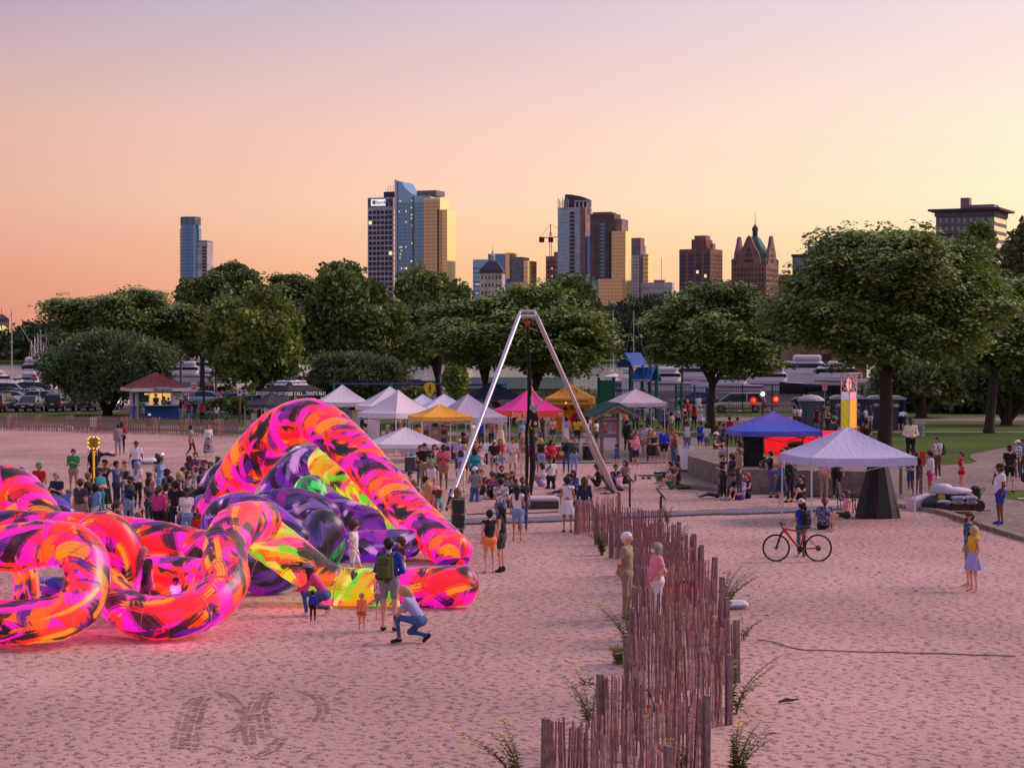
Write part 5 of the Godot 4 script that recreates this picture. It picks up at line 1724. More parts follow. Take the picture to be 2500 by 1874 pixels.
		b.lathe([Vector2(0,0.03),Vector2(0.25,0.03),Vector2(0.26,0.72),Vector2(0,0.72)],Vector3.ZERO,14)
		part("liner",b,mat("2e2c38" if q[2] == "4a4450" else "8e8c92",0.5),o)
	# folding sign
	o = thing("folding_sign","blank white folding A sign at the edge of the beach","sign",Vector3(8.04,0,-91.72),-24)
	for s in [1.0,-1.0]:
		var t := Basis(Vector3.RIGHT,-0.26*s)
		soft(o,"panel",Vector3(0,0.55,0.17*s),Vector3(0.66,1.12,0.03),0.01,mat("e6d8e0",0.6),t)
	for k in 3:
		one(o,"hinge",Vector3(-0.12 + k*0.12,1.06,0.08),Vector3(0.07,0.07,0.05),mat("8a7c88",0.6))
	# beige building behind the middle locust
	o = thing("restroom_building","low beige building with dark green roof under the middle locust tree","building",Vector3(0.45,0,-182),0)
	one(o,"wall",Vector3(0,1.05,-3),Vector3(9.6,2.1,6),mat("c0a89a",0.85,0.0,"mottle"))
	b = MB.new()
	b.slab([Vector2(-3.6,0),Vector2(3.6,0),Vector2(0,1.0)],Vector3(5.2,2.1,-3),10.4,Basis(Vector3(0,0,-1),Vector3.UP,Vector3(1,0,0)))
	part("roof",b,mat("2c463e",0.7),o)
	for k in 3:
		one(o,"door",Vector3(-3 + k*3.0,0.95,0.02),Vector3(0.9,1.9,0.05),mat("8f7c74",0.7))
	o = thing("brick_building","tan building with a square window seen under the big right tree","building",Vector3(51.59,0,-330),0)
	one(o,"wall",Vector3(0,3,0),Vector3(13,7.2,8),mat("a07a62",0.85,0.0,"mottle"))
	for k in 3:
		one(o,"window",Vector3(-3.6 + k*3.6,4.6,4.02),Vector3(1.4,1.2,0.1),mat("352c30",0.3))
	o = thing("concrete_wall","low concrete wall along the road behind the swing set","wall",Vector3(-14.01,0,-184))
	one(o,"wall",Vector3(6,0.35,0),Vector3(26,0.7,0.3),mat("9a8a80",0.9,0.0,"mottle"))
func snack_hut() -> void:
	var o := thing("snack_hut","square blue and white snack hut with red hipped roof and lit counter","hut",Vector3(-29.21,0,-163),21)
	var blue := mat("1c4d94",0.7)
	var pale := mat("b6a6c2",0.75)
	var white := mat("d8ccd4",0.7)
	var a := 1.8
	var dark_in := mat("e8c890",0.8)
	# walls as clapboards with an open counter on the front
	var wallm := MB.new()
	wallm.box(Vector3(0,1.15,-a + 0.06),Vector3(3.6,2.3,0.12))
	wallm.box(Vector3(a - 0.06,1.15,0),Vector3(0.12,2.3,3.36))
	wallm.box(Vector3(-a + 0.06,1.15,0),Vector3(0.12,2.3,3.36))
	part("wall",wallm,white,o)
	var front := MB.new()
	front.box(Vector3(0,0.55,a - 0.06),Vector3(3.6,1.1,0.12))
	front.box(Vector3(-1.5,1.7,a - 0.06),Vector3(0.5,1.2,0.12))
	front.box(Vector3(1.4,1.7,a - 0.06),Vector3(0.8,1.2,0.12))
	front.box(Vector3(0,2.2,a - 0.06),Vector3(3.6,0.2,0.12))
	part("front_wall",front,blue,o)
	for k in 8:
		one(o,"clapboard",Vector3(0,0.08 + k*0.135,a + 0.012),Vector3(3.62,0.125,0.03),blue,Basis(Vector3.RIGHT,0.08))
		one(o,"clapboard",Vector3(-a - 0.012,0.08 + k*0.135,0),Vector3(0.03,0.125,3.6),mat("8d86b8",0.75),Basis(Vector3(0,0,1),0.08))
	one(o,"door",Vector3(-a - 0.03,1.15,0.35),Vector3(0.05,2.2,0.85),mat("3550a8",0.7))
	one(o,"corner_board",Vector3(-a + 0.02,1.15,a + 0.02),Vector3(0.16,2.3,0.07),mat("b89a7c",0.8))
	one(o,"interior",Vector3(0,1.65,0.1),Vector3(3.2,1.3,0.05),mat("f0c880",0.8,0.0,"glow0.55"))  # back wall glows in place of lamplight falling on it
	one(o,"counter",Vector3(0.05,1.12,a + 0.2),Vector3(3.0,0.05,0.5),mat("c8b8c0",0.6))
	one(o,"shelf",Vector3(-a - 0.2,1.1,0.9),Vector3(0.4,0.04,1.0),mat("c8b8c0",0.6))
	for x in [-0.86,0.22,0.94]:
		one(o,"window_frame",Vector3(x,1.68,a + 0.03),Vector3(0.06,1.12,0.06),white if x != 0.22 else mat("5a4a30",0.6))
	one(o,"window_frame",Vector3(0.05,2.2,a + 0.03),Vector3(1.95,0.12,0.06),white)
	one(o,"side_window",Vector3(-1.24,1.66,a + 0.02),Vector3(0.68,0.62,0.05),mat("222a34",0.2))
	one(o,"menu_panel",Vector3(-1.3,1.26,a + 0.05),Vector3(0.66,0.26,0.03),white)
	var mp := one(o,"menu_panel",Vector3(1.42,1.66,a + 0.05),Vector3(0.8,0.95,0.03),white)
	for q in [Vector2(1.2,1.95),Vector2(1.5,1.86),Vector2(1.34,1.66),Vector2(1.62,1.56)]:
		var fb := MB.new()
		fb.ball(Vector3(q.x,q.y,a + 0.075),Vector3(0.13,0.04,0.012))
		fb.tri(Vector3(q.x + 0.1,q.y,a + 0.08),Vector3(q.x + 0.18,q.y - 0.05,a + 0.08),Vector3(q.x + 0.18,q.y + 0.05,a + 0.08))
		part("painted_fish",fb,mat("4a4450",0.7),mp)
	# hipped roof of shingle courses
	var e := 2.42
	for k in 14:
		var t := k/14.0
		var r := lerpf(e,0.1,t)
		var y := 2.5 + t*1.25
		var b := MB.new()
		var r2 := lerpf(e,0.1,(k + 1.15)/14.0)
		var y2 := y + 1.25/14.0*1.15
		for s in 4:
			var rot := Basis(Vector3.UP,s*PI/2)
			b.quad(rot*Vector3(-r,y,r),rot*Vector3(r,y,r),rot*Vector3(r2,y2,r2),rot*Vector3(-r2,y2,r2))
			b.quad(rot*Vector3(-r,y - 0.02,r),rot*Vector3(r,y - 0.02,r),rot*Vector3(r,y,r),rot*Vector3(-r,y,r))
		part("shingle_course",b,mat(["7a3c3c","843f3e","733838"][k % 3],0.9,0.0,"mottle"),o)
	one(o,"soffit",Vector3(0,2.28,0),Vector3(4.8,0.05,4.8),mat("8c7c88",0.8))
	for s in 4:
		var rot := Basis(Vector3.UP,s*PI/2)
		one(o,"fascia",rot*Vector3(0,2.38,e),Vector3(4.9,0.26,0.06),mat("dccdd4",0.7),rot)
	var sp := one(o,"sign_board",Vector3(0.12,2.42,e + 0.06),Vector3(1.15,0.34,0.04),mat("aab4d4",0.7))
	lettering("THE SHACK",0.2,mat("1a2058",0.7),sp,Vector3(0.12,2.36,e + 0.085),Basis.IDENTITY,"Droid Serif")
	for x in [-1,1]:
		pole(o,"porch_post",Vector3(2.25*x,0,2.25),Vector3(2.25*x,2.3,2.25),0.05,mat("c8bcc0",0.6)) if x > 0 else null
	var l := OmniLight3D.new()
	l.name = "hut_light"
	l.light_color = Color(1.0,0.8,0.5)
	l.light_energy = 0.5
	l.light_size = 0.3
	l.omni_range = 8.0
	l.omni_attenuation = 2.0
	l.shadow_enabled = true
	o.add_child(l)
	l.position = Vector3(0,2.1,0.9)
func notice_board() -> void:
	var o := thing("notice_board","roofed beige notice board with green metal roof beside the rig's right leg","notice board",Vector3(4.95,0,-101),12)
	var beige := mat("a8958a",0.8,0.0,"grain")
	for x in [-0.42,0.42]:
		one(o,"post",Vector3(x,1.2,0),Vector3(0.16,2.4,0.16),beige)
	one(o,"frame",Vector3(0,1.6,0),Vector3(0.76,1.1,0.1),beige)
	for k in 3:
		var pm := one(o,"poster",Vector3(-0.24 + k*0.24,1.68,0.06),Vector3(0.21,0.8,0.02),mat("c8b4c0",0.6))
		one(pm,"print",Vector3(-0.24 + k*0.24,1.62 if k == 0 else 1.66,0.075),Vector3(0.18,0.3 if k == 0 else 0.6,0.005),mat(["d05a60","9c90b0","d05a6c"][k],0.7))
		one(pm,"print",Vector3(-0.24 + k*0.24,1.92,0.075),Vector3(0.17,0.12,0.005),mat("7a6c94",0.7))
		if k == 0:
			one(pm,"print",Vector3(-0.24,1.38,0.075),Vector3(0.18,0.14,0.005),mat("5a5a78",0.7))
	one(o,"white_panel",Vector3(0,0.78,0.05),Vector3(0.74,0.58,0.03),mat("d8ccd2",0.6))
	var slope := 0.46
	for s in [-1.0,1.0]:
		var bs := Basis(Vector3(0,0,1),-slope*s)
		var ce := Vector3(0.2 + s*0.62,2.5,-0.4)
		var rp := one(o,"roof_panel",ce,Vector3(1.4,0.05,2.6),mat("214a44",0.45,0.3),bs)
		for k in 9:
			one(rp,"rib",ce + Vector3(0,0.05,-1.2 + k*0.3),Vector3(1.4,0.06,0.03),mat("3d7a70",0.4,0.3),bs)
		one(o,"barge_board",ce + Vector3(0,-0.1,1.26),Vector3(1.4,0.16,0.06),beige,bs)
	one(o,"gable_board",Vector3(0.2,2.52,0.75),Vector3(0.9,0.4,0.05),beige)
func playground() -> void:
	var o := thing("playground_tower","climbing tower with two blue pitched roofs and green posts","playground",Vector3(9.87,0,-160))
	var teal := mat("0f5f58",0.5)
	var green := mat("12684c",0.5)
	var blue := mat("1856a8",0.5)
	var dark := mat("1a2a68",0.5)
	for x in [-2.9,-1.7,-0.35,0.6,1.2,1.75]:
		for z in [-1.0,1.0]:
			pole(o,"post",Vector3(x,0,z),Vector3(x,3.4 if x < -1 else 4.4,z),0.08,teal)
	for q in [[-0.2,4.6,1.5,0.5],[0.95,3.5,1.6,-0.2]]:
		for s in [-1.0,1.0]:
			var bs := Basis(Vector3.UP,0.5*(1 if q[3] > 0 else -1))*Basis(Vector3(1,0,0),0.75*s)
			var ce: Vector3 = Vector3(q[0],q[1] + 0.1,0) + Basis(Vector3.UP,0.5*(1 if q[3] > 0 else -1))*Vector3(0,0.1,0.62*s)
			var rp := one(o,"roof_panel",ce,Vector3(q[2],0.06,1.6),blue,bs)
			for k in 6:
				one(rp,"shingle_row",ce + bs*Vector3(0,0.04,-0.65 + k*0.26),Vector3(q[2],0.04,0.1),mat("2468bc",0.5),bs)
			one(o,"eave_trim",ce + bs*Vector3(0,0,0.82*s),Vector3(q[2],0.12,0.1),mat("c0a8b0",0.6),bs)
	one(o,"panel",Vector3(-2.3,2.2,1.05),Vector3(1.1,1.9,0.06),green)
	one(o,"panel",Vector3(-2.3,2.2,-1.05),Vector3(1.1,1.9,0.06),green)
	one(o,"deck",Vector3(-0.4,1.35,0),Vector3(5.2,0.14,2.1),dark)
	one(o,"deck_skirt",Vector3(-0.4,1.1,1.08),Vector3(5.2,0.35,0.05),dark)
	for k in 12:
		one(o,"baluster",Vector3(-1.5 + k*0.2,1.9,1.02),Vector3(0.05,1.0,0.05),dark)
	one(o,"rail",Vector3(-0.4,2.42,1.02),Vector3(2.5,0.07,0.06),dark)
	var b := MB.new()
	b.bar(Vector3(2.0,1.5,0.6),Vector3(4.2,0.4,1.6),0.8,0.06)
	part("slide",b,mat("8c8a98",0.5,0.3),o)
	o = thing("climbing_frame","blue barred climbing frame between the tower and the tree trunk","playground",Vector3(13.96,0,-156))
	for x in [-1.1,-0.7,1.35]:
		pole(o,"post",Vector3(x,0,0),Vector3(x,3.0 if x < 1 else 2.6,0),0.1,green if x < 1 else mat("1c2f8c",0.5))
	pole(o,"post",Vector3(0.35,0,0),Vector3(0.35,2.9,0),0.08,teal)
	for k in 16:
		one(o,"bar",Vector3(-0.9 + k*0.15,2.3,0.1),Vector3(0.04,0.7,0.04),mat("1c2f8c",0.5))
	one(o,"rail",Vector3(0.2,2.66,0.1),Vector3(2.4,0.07,0.06),mat("1c2f8c",0.5))
	one(o,"rail",Vector3(0.2,1.95,0.1),Vector3(2.4,0.07,0.06),mat("1c2f8c",0.5))
	o = thing("play_tunnel","grey round topped block left of the climbing frame","playground",Vector3(11.36,0,-150))
	soft(o,"block",Vector3(0,0.85,0),Vector3(0.7,1.7,0.8),0.12,mat("7c7280",0.7))
func stage() -> void:
	var conc := ground_mat("a99a90","mottle",2.0)
	var b := MB.new()
	var poly := [Vector2(8.45,76.0),Vector2(13.7,74.2),Vector2(15.2,91),Vector2(8.4,95),Vector2(7.6,86)]
	var pts := []
	for q in poly:
		pts.append(Vector3(q.x,0,-q.y))
	for i in 5:
		var a: Vector3 = pts[i]
		var c: Vector3 = pts[(i + 1) % 5]
		b.quad(a,c,c + Vector3(0,0.95,0),a + Vector3(0,0.95,0))
	for t in [[0,1,2],[0,2,3],[0,3,4]]:
		b.tri(pts[t[0]] + Vector3(0,0.95,0),pts[t[1]] + Vector3(0,0.95,0),pts[t[2]] + Vector3(0,0.95,0))
	var o: Node3D = part("stage_platform",b,conc)
	tag(o,"raised concrete stage platform with a plain front wall under the blue canopy","platform")
	b = MB.new()
	var slab_p := [Vector3(6.3,0,-83.5),Vector3(6.9,0,-79.2),Vector3(8.4,0,-76.4),Vector3(8.4,0,-86),Vector3(7.4,0,-88)]
	for i in 5:
		b.quad(slab_p[i],slab_p[(i + 1) % 5],slab_p[(i + 1) % 5] + Vector3(0,0.14,0),slab_p[i] + Vector3(0,0.14,0))
	for t in [[0,1,2],[0,2,3],[0,3,4]]:
		b.tri(slab_p[t[0]] + Vector3(0,0.14,0),slab_p[t[1]] + Vector3(0,0.14,0),slab_p[t[2]] + Vector3(0,0.14,0))
	ground_piece("pavement",b,conc)
	b = MB.new()
	b.quad(Vector3(6.2,0.06,-83.0),Vector3(6.6,0.06,-78.5),Vector3(7.1,0.06,-78.7),Vector3(6.7,0.06,-83.0))
	ground_piece("grass",b,ground_mat("4d5f2a","sand_a",1.0),"stuff")
	# loudspeakers
	var black := mat("121116",0.6)
	for q in [[0.95,0.62,"lower black loudspeaker under the blue canopy's left side"],[1.575,0.55,"upper black loudspeaker stacked under the blue canopy's left side"]]:
		o = thing("loudspeaker",q[2],"loudspeaker",Vector3(9.5,q[0],-78.0),-14)
		soft(o,"cabinet",Vector3(0,q[1]/2,0),Vector3(0.78,q[1],0.6),0.02,black)
		one(o,"grille",Vector3(0,q[1]/2,0.305),Vector3(0.7,q[1]*0.85,0.02),mat("1c1b20",0.9))
		one(o,"side_plate",Vector3(0.395,q[1]/2,0),Vector3(0.01,q[1]*0.5,0.3),mat("6c6872",0.5))
	o = thing("red_block","dull red box beside the loudspeakers on the stage edge","box",Vector3(8.87,0.95,-77.8))
	soft(o,"box",Vector3(0,0.26,0),Vector3(0.36,0.52,0.4),0.02,mat("a04850",0.7))
	o = thing("equipment_table","dark table with a mixing desk and laptop under the blue canopy","table",Vector3(11.4,0.95,-78.6))
	one(o,"top",Vector3(0,0.7,0),Vector3(1.3,0.04,0.6),black)
	for x in [-0.6,0.6]:
		for z in [-0.25,0.25]:
			one(o,"leg",Vector3(x,0.35,z),Vector3(0.04,0.7,0.04),black)
	one(o,"cover",Vector3(-0.1,0.4,0.3),Vector3(1.0,0.6,0.02),mat("3a1420",0.8))
	one(o,"mixing_desk",Vector3(-0.2,0.82,0),Vector3(0.6,0.16,0.4),mat("1a161c",0.5),Basis(Vector3.RIGHT,0.2))
	one(o,"laptop",Vector3(0.45,0.82,0),Vector3(0.34,0.22,0.02),mat("b8a8b0",0.4),Basis(Vector3.RIGHT,-0.2))
	# red backdrop, red lamp light put into it as emission
	o = thing("painted_glow_backdrop","red rounded backdrop behind the blue canopy, red lamp light put in as glow","backdrop",Vector3(13.4,0.95,-86.5),2)
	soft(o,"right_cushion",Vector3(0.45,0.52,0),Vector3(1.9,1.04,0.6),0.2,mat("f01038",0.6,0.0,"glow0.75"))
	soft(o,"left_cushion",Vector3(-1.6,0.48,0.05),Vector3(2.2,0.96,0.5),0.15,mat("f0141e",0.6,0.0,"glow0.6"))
	# stage lamps on a stand
	o = thing("stage_light_stand","stand with two glowing red stage lights and one white lamp above the blue canopy","stage light",Vector3(12.46,0,-99))
	pole(o,"mast",Vector3(0,0,0),Vector3(0,3.3,0),0.05,black)
	pole(o,"crossbar",Vector3(-0.6,2.75,0),Vector3(0.8,2.75,0),0.04,black)
	for q in [[-0.46,3.02,"ff2a10",3.0],[0.66,3.08,"ff3818",5.0],[0.0,3.34,"fff0f0",2.0]]:
		b = MB.new()
		b.tube([Vector3(q[0],q[1],-0.3),Vector3(q[0],q[1],0.1)],[0.12,0.2],12)
		part("lamp_housing",b,black,o)
		b = MB.new()
		b.ball(Vector3(q[0],q[1],0.12),Vector3(0.1,0.1,0.03))
		part("lamp",b,mat(q[2],0.5,0.0,"glow%s" % q[3]),o)
		var l := OmniLight3D.new()
		l.name = "lamp_light"
		l.light_color = Color.html(q[2])
		l.light_energy = 0.8 if q[2] != "fff0f0" else 0.2
		l.light_size = 0.1
		l.omni_range = 14.0
		l.omni_attenuation = 2.0
		l.shadow_enabled = true
		o.add_child(l,true)
		l.position = Vector3(q[0],q[1],0.26)
	var rl := OmniLight3D.new()  # added red light with its own ball, to redden stage and backdrop
	rl.name = "added_canopy_light"
	rl.light_color = Color(1.0,0.12,0.12)
	rl.light_energy = 1.1
	rl.light_size = 0.2
	rl.omni_range = 10.0
	rl.omni_attenuation = 2.0
	rl.shadow_enabled = true
	add_child(rl)
	rl.position = Vector3(10.8,2.25,-79.3)
	b = MB.new()
	b.ball(Vector3.ZERO,Vector3.ONE*0.08)
	o = put("added_red_lamp",b.mesh(mat("ff3020",0.5,0.0,"glow2.0")),null,Vector3(10.8,2.25,-79.3))
	tag(o,"small added red lamp under the blue canopy, reddening the backdrop","lamp")
	# glowing columns: fabric round a square truss, lit and dimmer faces painted in two colours
	o = thing("glowing_column","tall square column of glowing fabric with an open truss top, coloured olive for its dimmer face and orange for its lit face","light column",Vector3(15.91,0,-94),40)
	var h0 := 0.0
	for q in [[Basis(Vector3(0,0,1),Vector3.UP,Vector3(-1,0,0)),"9c8a08","a8a0b8",0.75,0.5],[Basis.IDENTITY,"ff8a08","e090a8",1.0,1.85]]:
		one(o,"fabric_panel",q[0].z*0.25 + Vector3(0,(q[4] + 3.15)/2,0),Vector3(0.5,3.15 - q[4],0.02),mat(q[1],0.7,0.0,"glow%s" % q[3]),q[0])
		one(o,"pale_panel",q[0].z*0.25 + Vector3(0,3.35,0),Vector3(0.5,0.38,0.02),mat(q[2],0.7,0.0,"glow0.6"),q[0])
	for x in [-0.25,0.25]:
		for z in [-0.25,0.25]:
			one(o,"truss_post",Vector3(x,2.2,z),Vector3(0.04,4.4,0.04),mat("c8b4b8",0.4,0.6))
	b = MB.new()
	for k in 9:
		var y := 0.3 + k*0.45
		b.bar(Vector3(-0.25,y,0.25),Vector3(0.25,y + 0.45,0.25),0.025)
		b.bar(Vector3(-0.25,y,-0.25),Vector3(0.25,y + 0.45,-0.25),0.025)
		b.bar(Vector3(0.25,y,0.25),Vector3(0.25,y + 0.45,-0.25),0.025)
		b.bar(Vector3(-0.25,y,0.25),Vector3(-0.25,y + 0.45,-0.25),0.025)
	part("truss_lattice",b,mat("c8b4b8",0.4,0.6),o)
	one(o,"top_plate",Vector3(0.1,4.42,0),Vector3(1.0,0.06,0.6),mat("c8a8ac",0.5))
	lettering("XL",0.36,mat("e8c8d0",0.6),o,Vector3(0.62,4.15,0.1),Basis(Vector3.UP,-0.7),"Droid Serif")
	b = MB.new()
	b.ball(Vector3(0,3.9,0),Vector3(0.12,0.3,0.12))
	part("lamp",b,mat("ff8a70",0.5,0.0,"glow1.3"),o)
# ---------- cars, boats, bikes ----------
func car_body(kind: String) -> Array:
	# outline along the length (front at +x), roof line kept apart for the glass house
	match kind:
		"suv": return [4.6,1.72,0.98,[Vector2(-2.2,0.98),Vector2(-2.05,1.55),Vector2(-1.6,1.7),Vector2(0.35,1.68),Vector2(1.15,1.0)]]
		"van": return [5.0,1.75,0.95,[Vector2(-2.45,0.95),Vector2(-2.3,1.6),Vector2(-2.0,1.74),Vector2(0.7,1.7),Vector2(1.75,0.98)]]
		"pickup": return [5.4,1.8,1.02,[Vector2(-0.7,1.02),Vector2(-0.55,1.72),Vector2(0.55,1.74),Vector2(1.25,1.04)]]
	return [4.6,1.46,0.9,[Vector2(-1.95,0.92),Vector2(-1.2,1.36),Vector2(-0.2,1.46),Vector2(0.4,1.4),Vector2(1.2,0.9)]]
func make_car(label: String,at: Vector3,turn: float,kind: String,hex: String,plate := true) -> Node3D:
	var o := thing("parked_car",label,"car",at + Vector3(0,-0.04,0),turn,"parked cars")
	var d := car_body(kind)
	var l: float = d[0]
	var belt: float = d[2]
	var paint := mat(hex,0.3,0.25)
	paint.clearcoat_enabled = true
	paint.clearcoat = 0.8
	# lower body as rings across the length
	var prof := []
	var n := 12
	for i in n + 1:
		var t := float(i)/n
		var x := lerpf(-l/2,l/2,t)
		var hw := 0.9*(1.0 - 0.5*pow(absf(t*2 - 1),6.0)*0.5)
		var top := belt - (0.12 if t > 0.9 else (0.03 if t < 0.05 else 0.0)) - clampf((t - 0.7)*0.35,0,0.16)
		var bot := 0.28 + (0.1 if t < 0.06 or t > 0.94 else 0.0)
		prof.append([x,hw,top,bot])
	var b := MB.new()
	var rings := []
	for q in prof:
		var r := []
		for s in [[-0.86,0.0],[-1.0,0.25],[-1.0,0.72],[-0.9,1.0],[0.9,1.0],[1.0,0.72],[1.0,0.25],[0.86,0.0]]:
			r.append(Vector3(q[0],lerpf(q[3],q[2],s[1]),s[0]*q[1]))
		rings.append(r)
	for i in n:
		for k in 8:
			var m := (k + 1) % 8
			b.quad(rings[i][k],rings[i][m],rings[i + 1][m],rings[i + 1][k])
	b.fan(rings[0],(rings[0][0] + rings[0][4])/2,true)
	b.fan(rings[n],(rings[n][0] + rings[n][4])/2,false)
	var body := part("body",b,paint,o)
	# glass house
	var roof: Array = d[3]
	b = MB.new()
	var rb := MB.new()
	var low := []
	for i in roof.size():
		var inset: float = 0.12 + 0.16*clampf((roof[i].y - belt)/0.6,0,1)
		low.append([Vector3(roof[i].x,roof[i].y,0.9 - inset),Vector3(roof[i].x,roof[i].y,-0.9 + inset)])
	for i in roof.size() - 1:
		var a: Array = low[i]
		var c: Array = low[i + 1]
		var steep := absf(roof[i + 1].y - roof[i].y)/maxf(0.01,absf(roof[i + 1].x - roof[i].x)) > 0.28
		(b if steep else rb).quad(a[0],c[0],c[1],a[1])
	for s in 2:
		var pts := []
		for q in low:
			pts.append(q[s])
		for i in range(1,pts.size() - 1):
			if s == 0:
				b.tri(pts[0],pts[pts.size() - 1],pts[i]) if i == 1 else b.tri(pts[i - 1],pts[pts.size() - 1],pts[i])
			else:
				b.tri(pts[0],pts[i],pts[pts.size() - 1]) if i == 1 else b.tri(pts[i - 1],pts[i],pts[pts.size() - 1])
	part("window",b,mat("1c2430",0.06,0.2),o)
	part("roof",rb,paint,o)
	b = MB.new()
	for s in 2:
		for i in roof.size() - 1:
			b.rod(low[i][s],low[i + 1][s],0.04,5)
		var mx: float = lerpf(roof[1].x,roof[roof.size() - 2].x,0.5)
		b.bar(Vector3(mx,belt,low[0][s].z),Vector3(mx,d[1] - 0.06,low[2][s].z*0.99),0.07)
	part("pillars",b,paint,body)
	if kind == "pickup":
		b = MB.new()
		b.box(Vector3(-1.7,belt - 0.03,0),Vector3(1.9,0.05,1.5))
		part("bed",b,mat("18181c",0.8),o)
	for x in [-l*0.31,l*0.31]:
		for z in [-0.8,0.8]:
			b = MB.new()
			b.tube([Vector3(x,0.33,z - 0.1),Vector3(x,0.33,z + 0.1)],[0.34,0.34],14)
			var w := part("wheel",b,mat("151416",0.8),o)
			b = MB.new()
			b.tube([Vector3(x,0.33,z - 0.112),Vector3(x,0.33,z + 0.112)],[0.2,0.2],10)
			part("rim",b,mat("a0a0a8",0.35,0.7),w)
	for z in [-0.66,0.66]:
		one(o,"headlight",Vector3(l/2 - 0.12,belt - 0.26,z),Vector3(0.18,0.15,0.36),mat("d8d8e0",0.15))
		one(o,"tail_light",Vector3(-l/2 + 0.08,belt - 0.18,z),Vector3(0.2,0.2,0.34),mat("b81428",0.2))
		one(o,"mirror",Vector3(0.75,belt + 0.06,z*1.5),Vector3(0.12,0.14,0.2),paint)
	one(o,"grille",Vector3(l/2 - 0.02,belt - 0.36,0),Vector3(0.06,0.2,0.8),mat("121216",0.5))
	one(o,"bumper",Vector3(-l/2 + 0.02,0.5,0),Vector3(0.12,0.16,1.5),mat("26262c",0.6))
	if plate:
		one(o,"number_plate",Vector3(l/2 + 0.01,0.5,0),Vector3(0.02,0.13,0.32),mat("d8d4dc",0.5))
		one(o,"number_plate",Vector3(-l/2 - 0.01,0.72,0),Vector3(0.02,0.13,0.32),mat("d8d4dc",0.5))
	return o
func make_boat(label: String,at: Vector3,turn: float,l: float,h: float,hex: String,cabin := true,mast := 0.0) -> void:
	var o := thing("moored_boat",label,"boat",at,turn,"boats in the harbour")
	var b := MB.new()
	var rings := []
	var w := l*0.14
	for i in 11:
		var t := i/10.0
		var x := lerpf(-l/2,l/2,t)
		var hw := w*(1.0 - pow(t,3.2)*0.97)
		var sheer := h*(0.8 + 0.35*t*t)
		rings.append([Vector3(x,sheer,hw),Vector3(x,h*0.25,hw*0.85),Vector3(x,-0.3,hw*0.3),Vector3(x,-0.3,-hw*0.3),Vector3(x,h*0.25,-hw*0.85),Vector3(x,sheer,-hw)])
	for i in 10:
		for k in 6:
			var m := (k + 1) % 6
			b.quad(rings[i][k],rings[i][m],rings[i + 1][m],rings[i + 1][k])
	b.fan(rings[0],Vector3(-l/2,h*0.4,0),true)
	var hull := part("hull",b,mat(hex,0.3),o)
	b = MB.new()
	b.bar(Vector3(-l/2,h*0.66,w*1.0),Vector3(l*0.2,h*0.72,w*0.99),0.12)
	b.bar(Vector3(-l/2,h*0.66,-w*1.0),Vector3(l*0.2,h*0.72,-w*0.99),0.12)
	part("stripe",b,mat("26325c",0.4),hull)
	if cabin:
		soft(o,"cabin",Vector3(-l*0.05,h*1.15,0),Vector3(l*0.45,h*0.8,w*1.4),h*0.2,mat("d6ccd4",0.35))
		soft(o,"windscreen",Vector3(-l*0.04,h*1.28,0),Vector3(l*0.46,h*0.3,w*1.43),h*0.08,mat("20242e",0.08,0.3))
		soft(o,"flybridge",Vector3(-l*0.1,h*1.7,0),Vector3(l*0.26,h*0.34,w*1.2),h*0.1,mat("cfc4cc",0.35))
		b = MB.new()
		for k in 8:
			b.rod(Vector3(l*0.12 + k*l*0.045,h*0.95,w*(0.85 - k*0.09)),Vector3(l*0.12 + k*l*0.045,h*1.3,w*(0.85 - k*0.09)),0.03,4)
		b.rod(Vector3(l*0.12,h*1.3,w*0.85),Vector3(l*0.44,h*1.3,w*0.22),0.03,4)
		part("bow_rail",b,mat("c8c8d0",0.3,0.8),o)
	if mast > 0.0:
		b = MB.new()
		b.rod(Vector3(l*0.08,h*0.8,0),Vector3(l*0.08,mast,0),0.11,6,0.07)
		b.rod(Vector3(l*0.08,h + 0.9,0),Vector3(-l*0.38,h + 0.9,0),0.09,6)
		b.bar(Vector3(l*0.08,mast*0.6,-0.8),Vector3(l*0.08,mast*0.6,0.8),0.05)
		part("mast",b,mat("cbbcc2",0.4,0.4),o)
		b = MB.new()
		b.rod(Vector3(l*0.08,mast*0.97,0),Vector3(l*0.48,h,0),0.03,4)
		b.rod(Vector3(l*0.08,mast*0.97,0),Vector3(-l*0.48,h,0),0.03,4)
		part("stays",b,mat("b4a8b0",0.4,0.4),o)
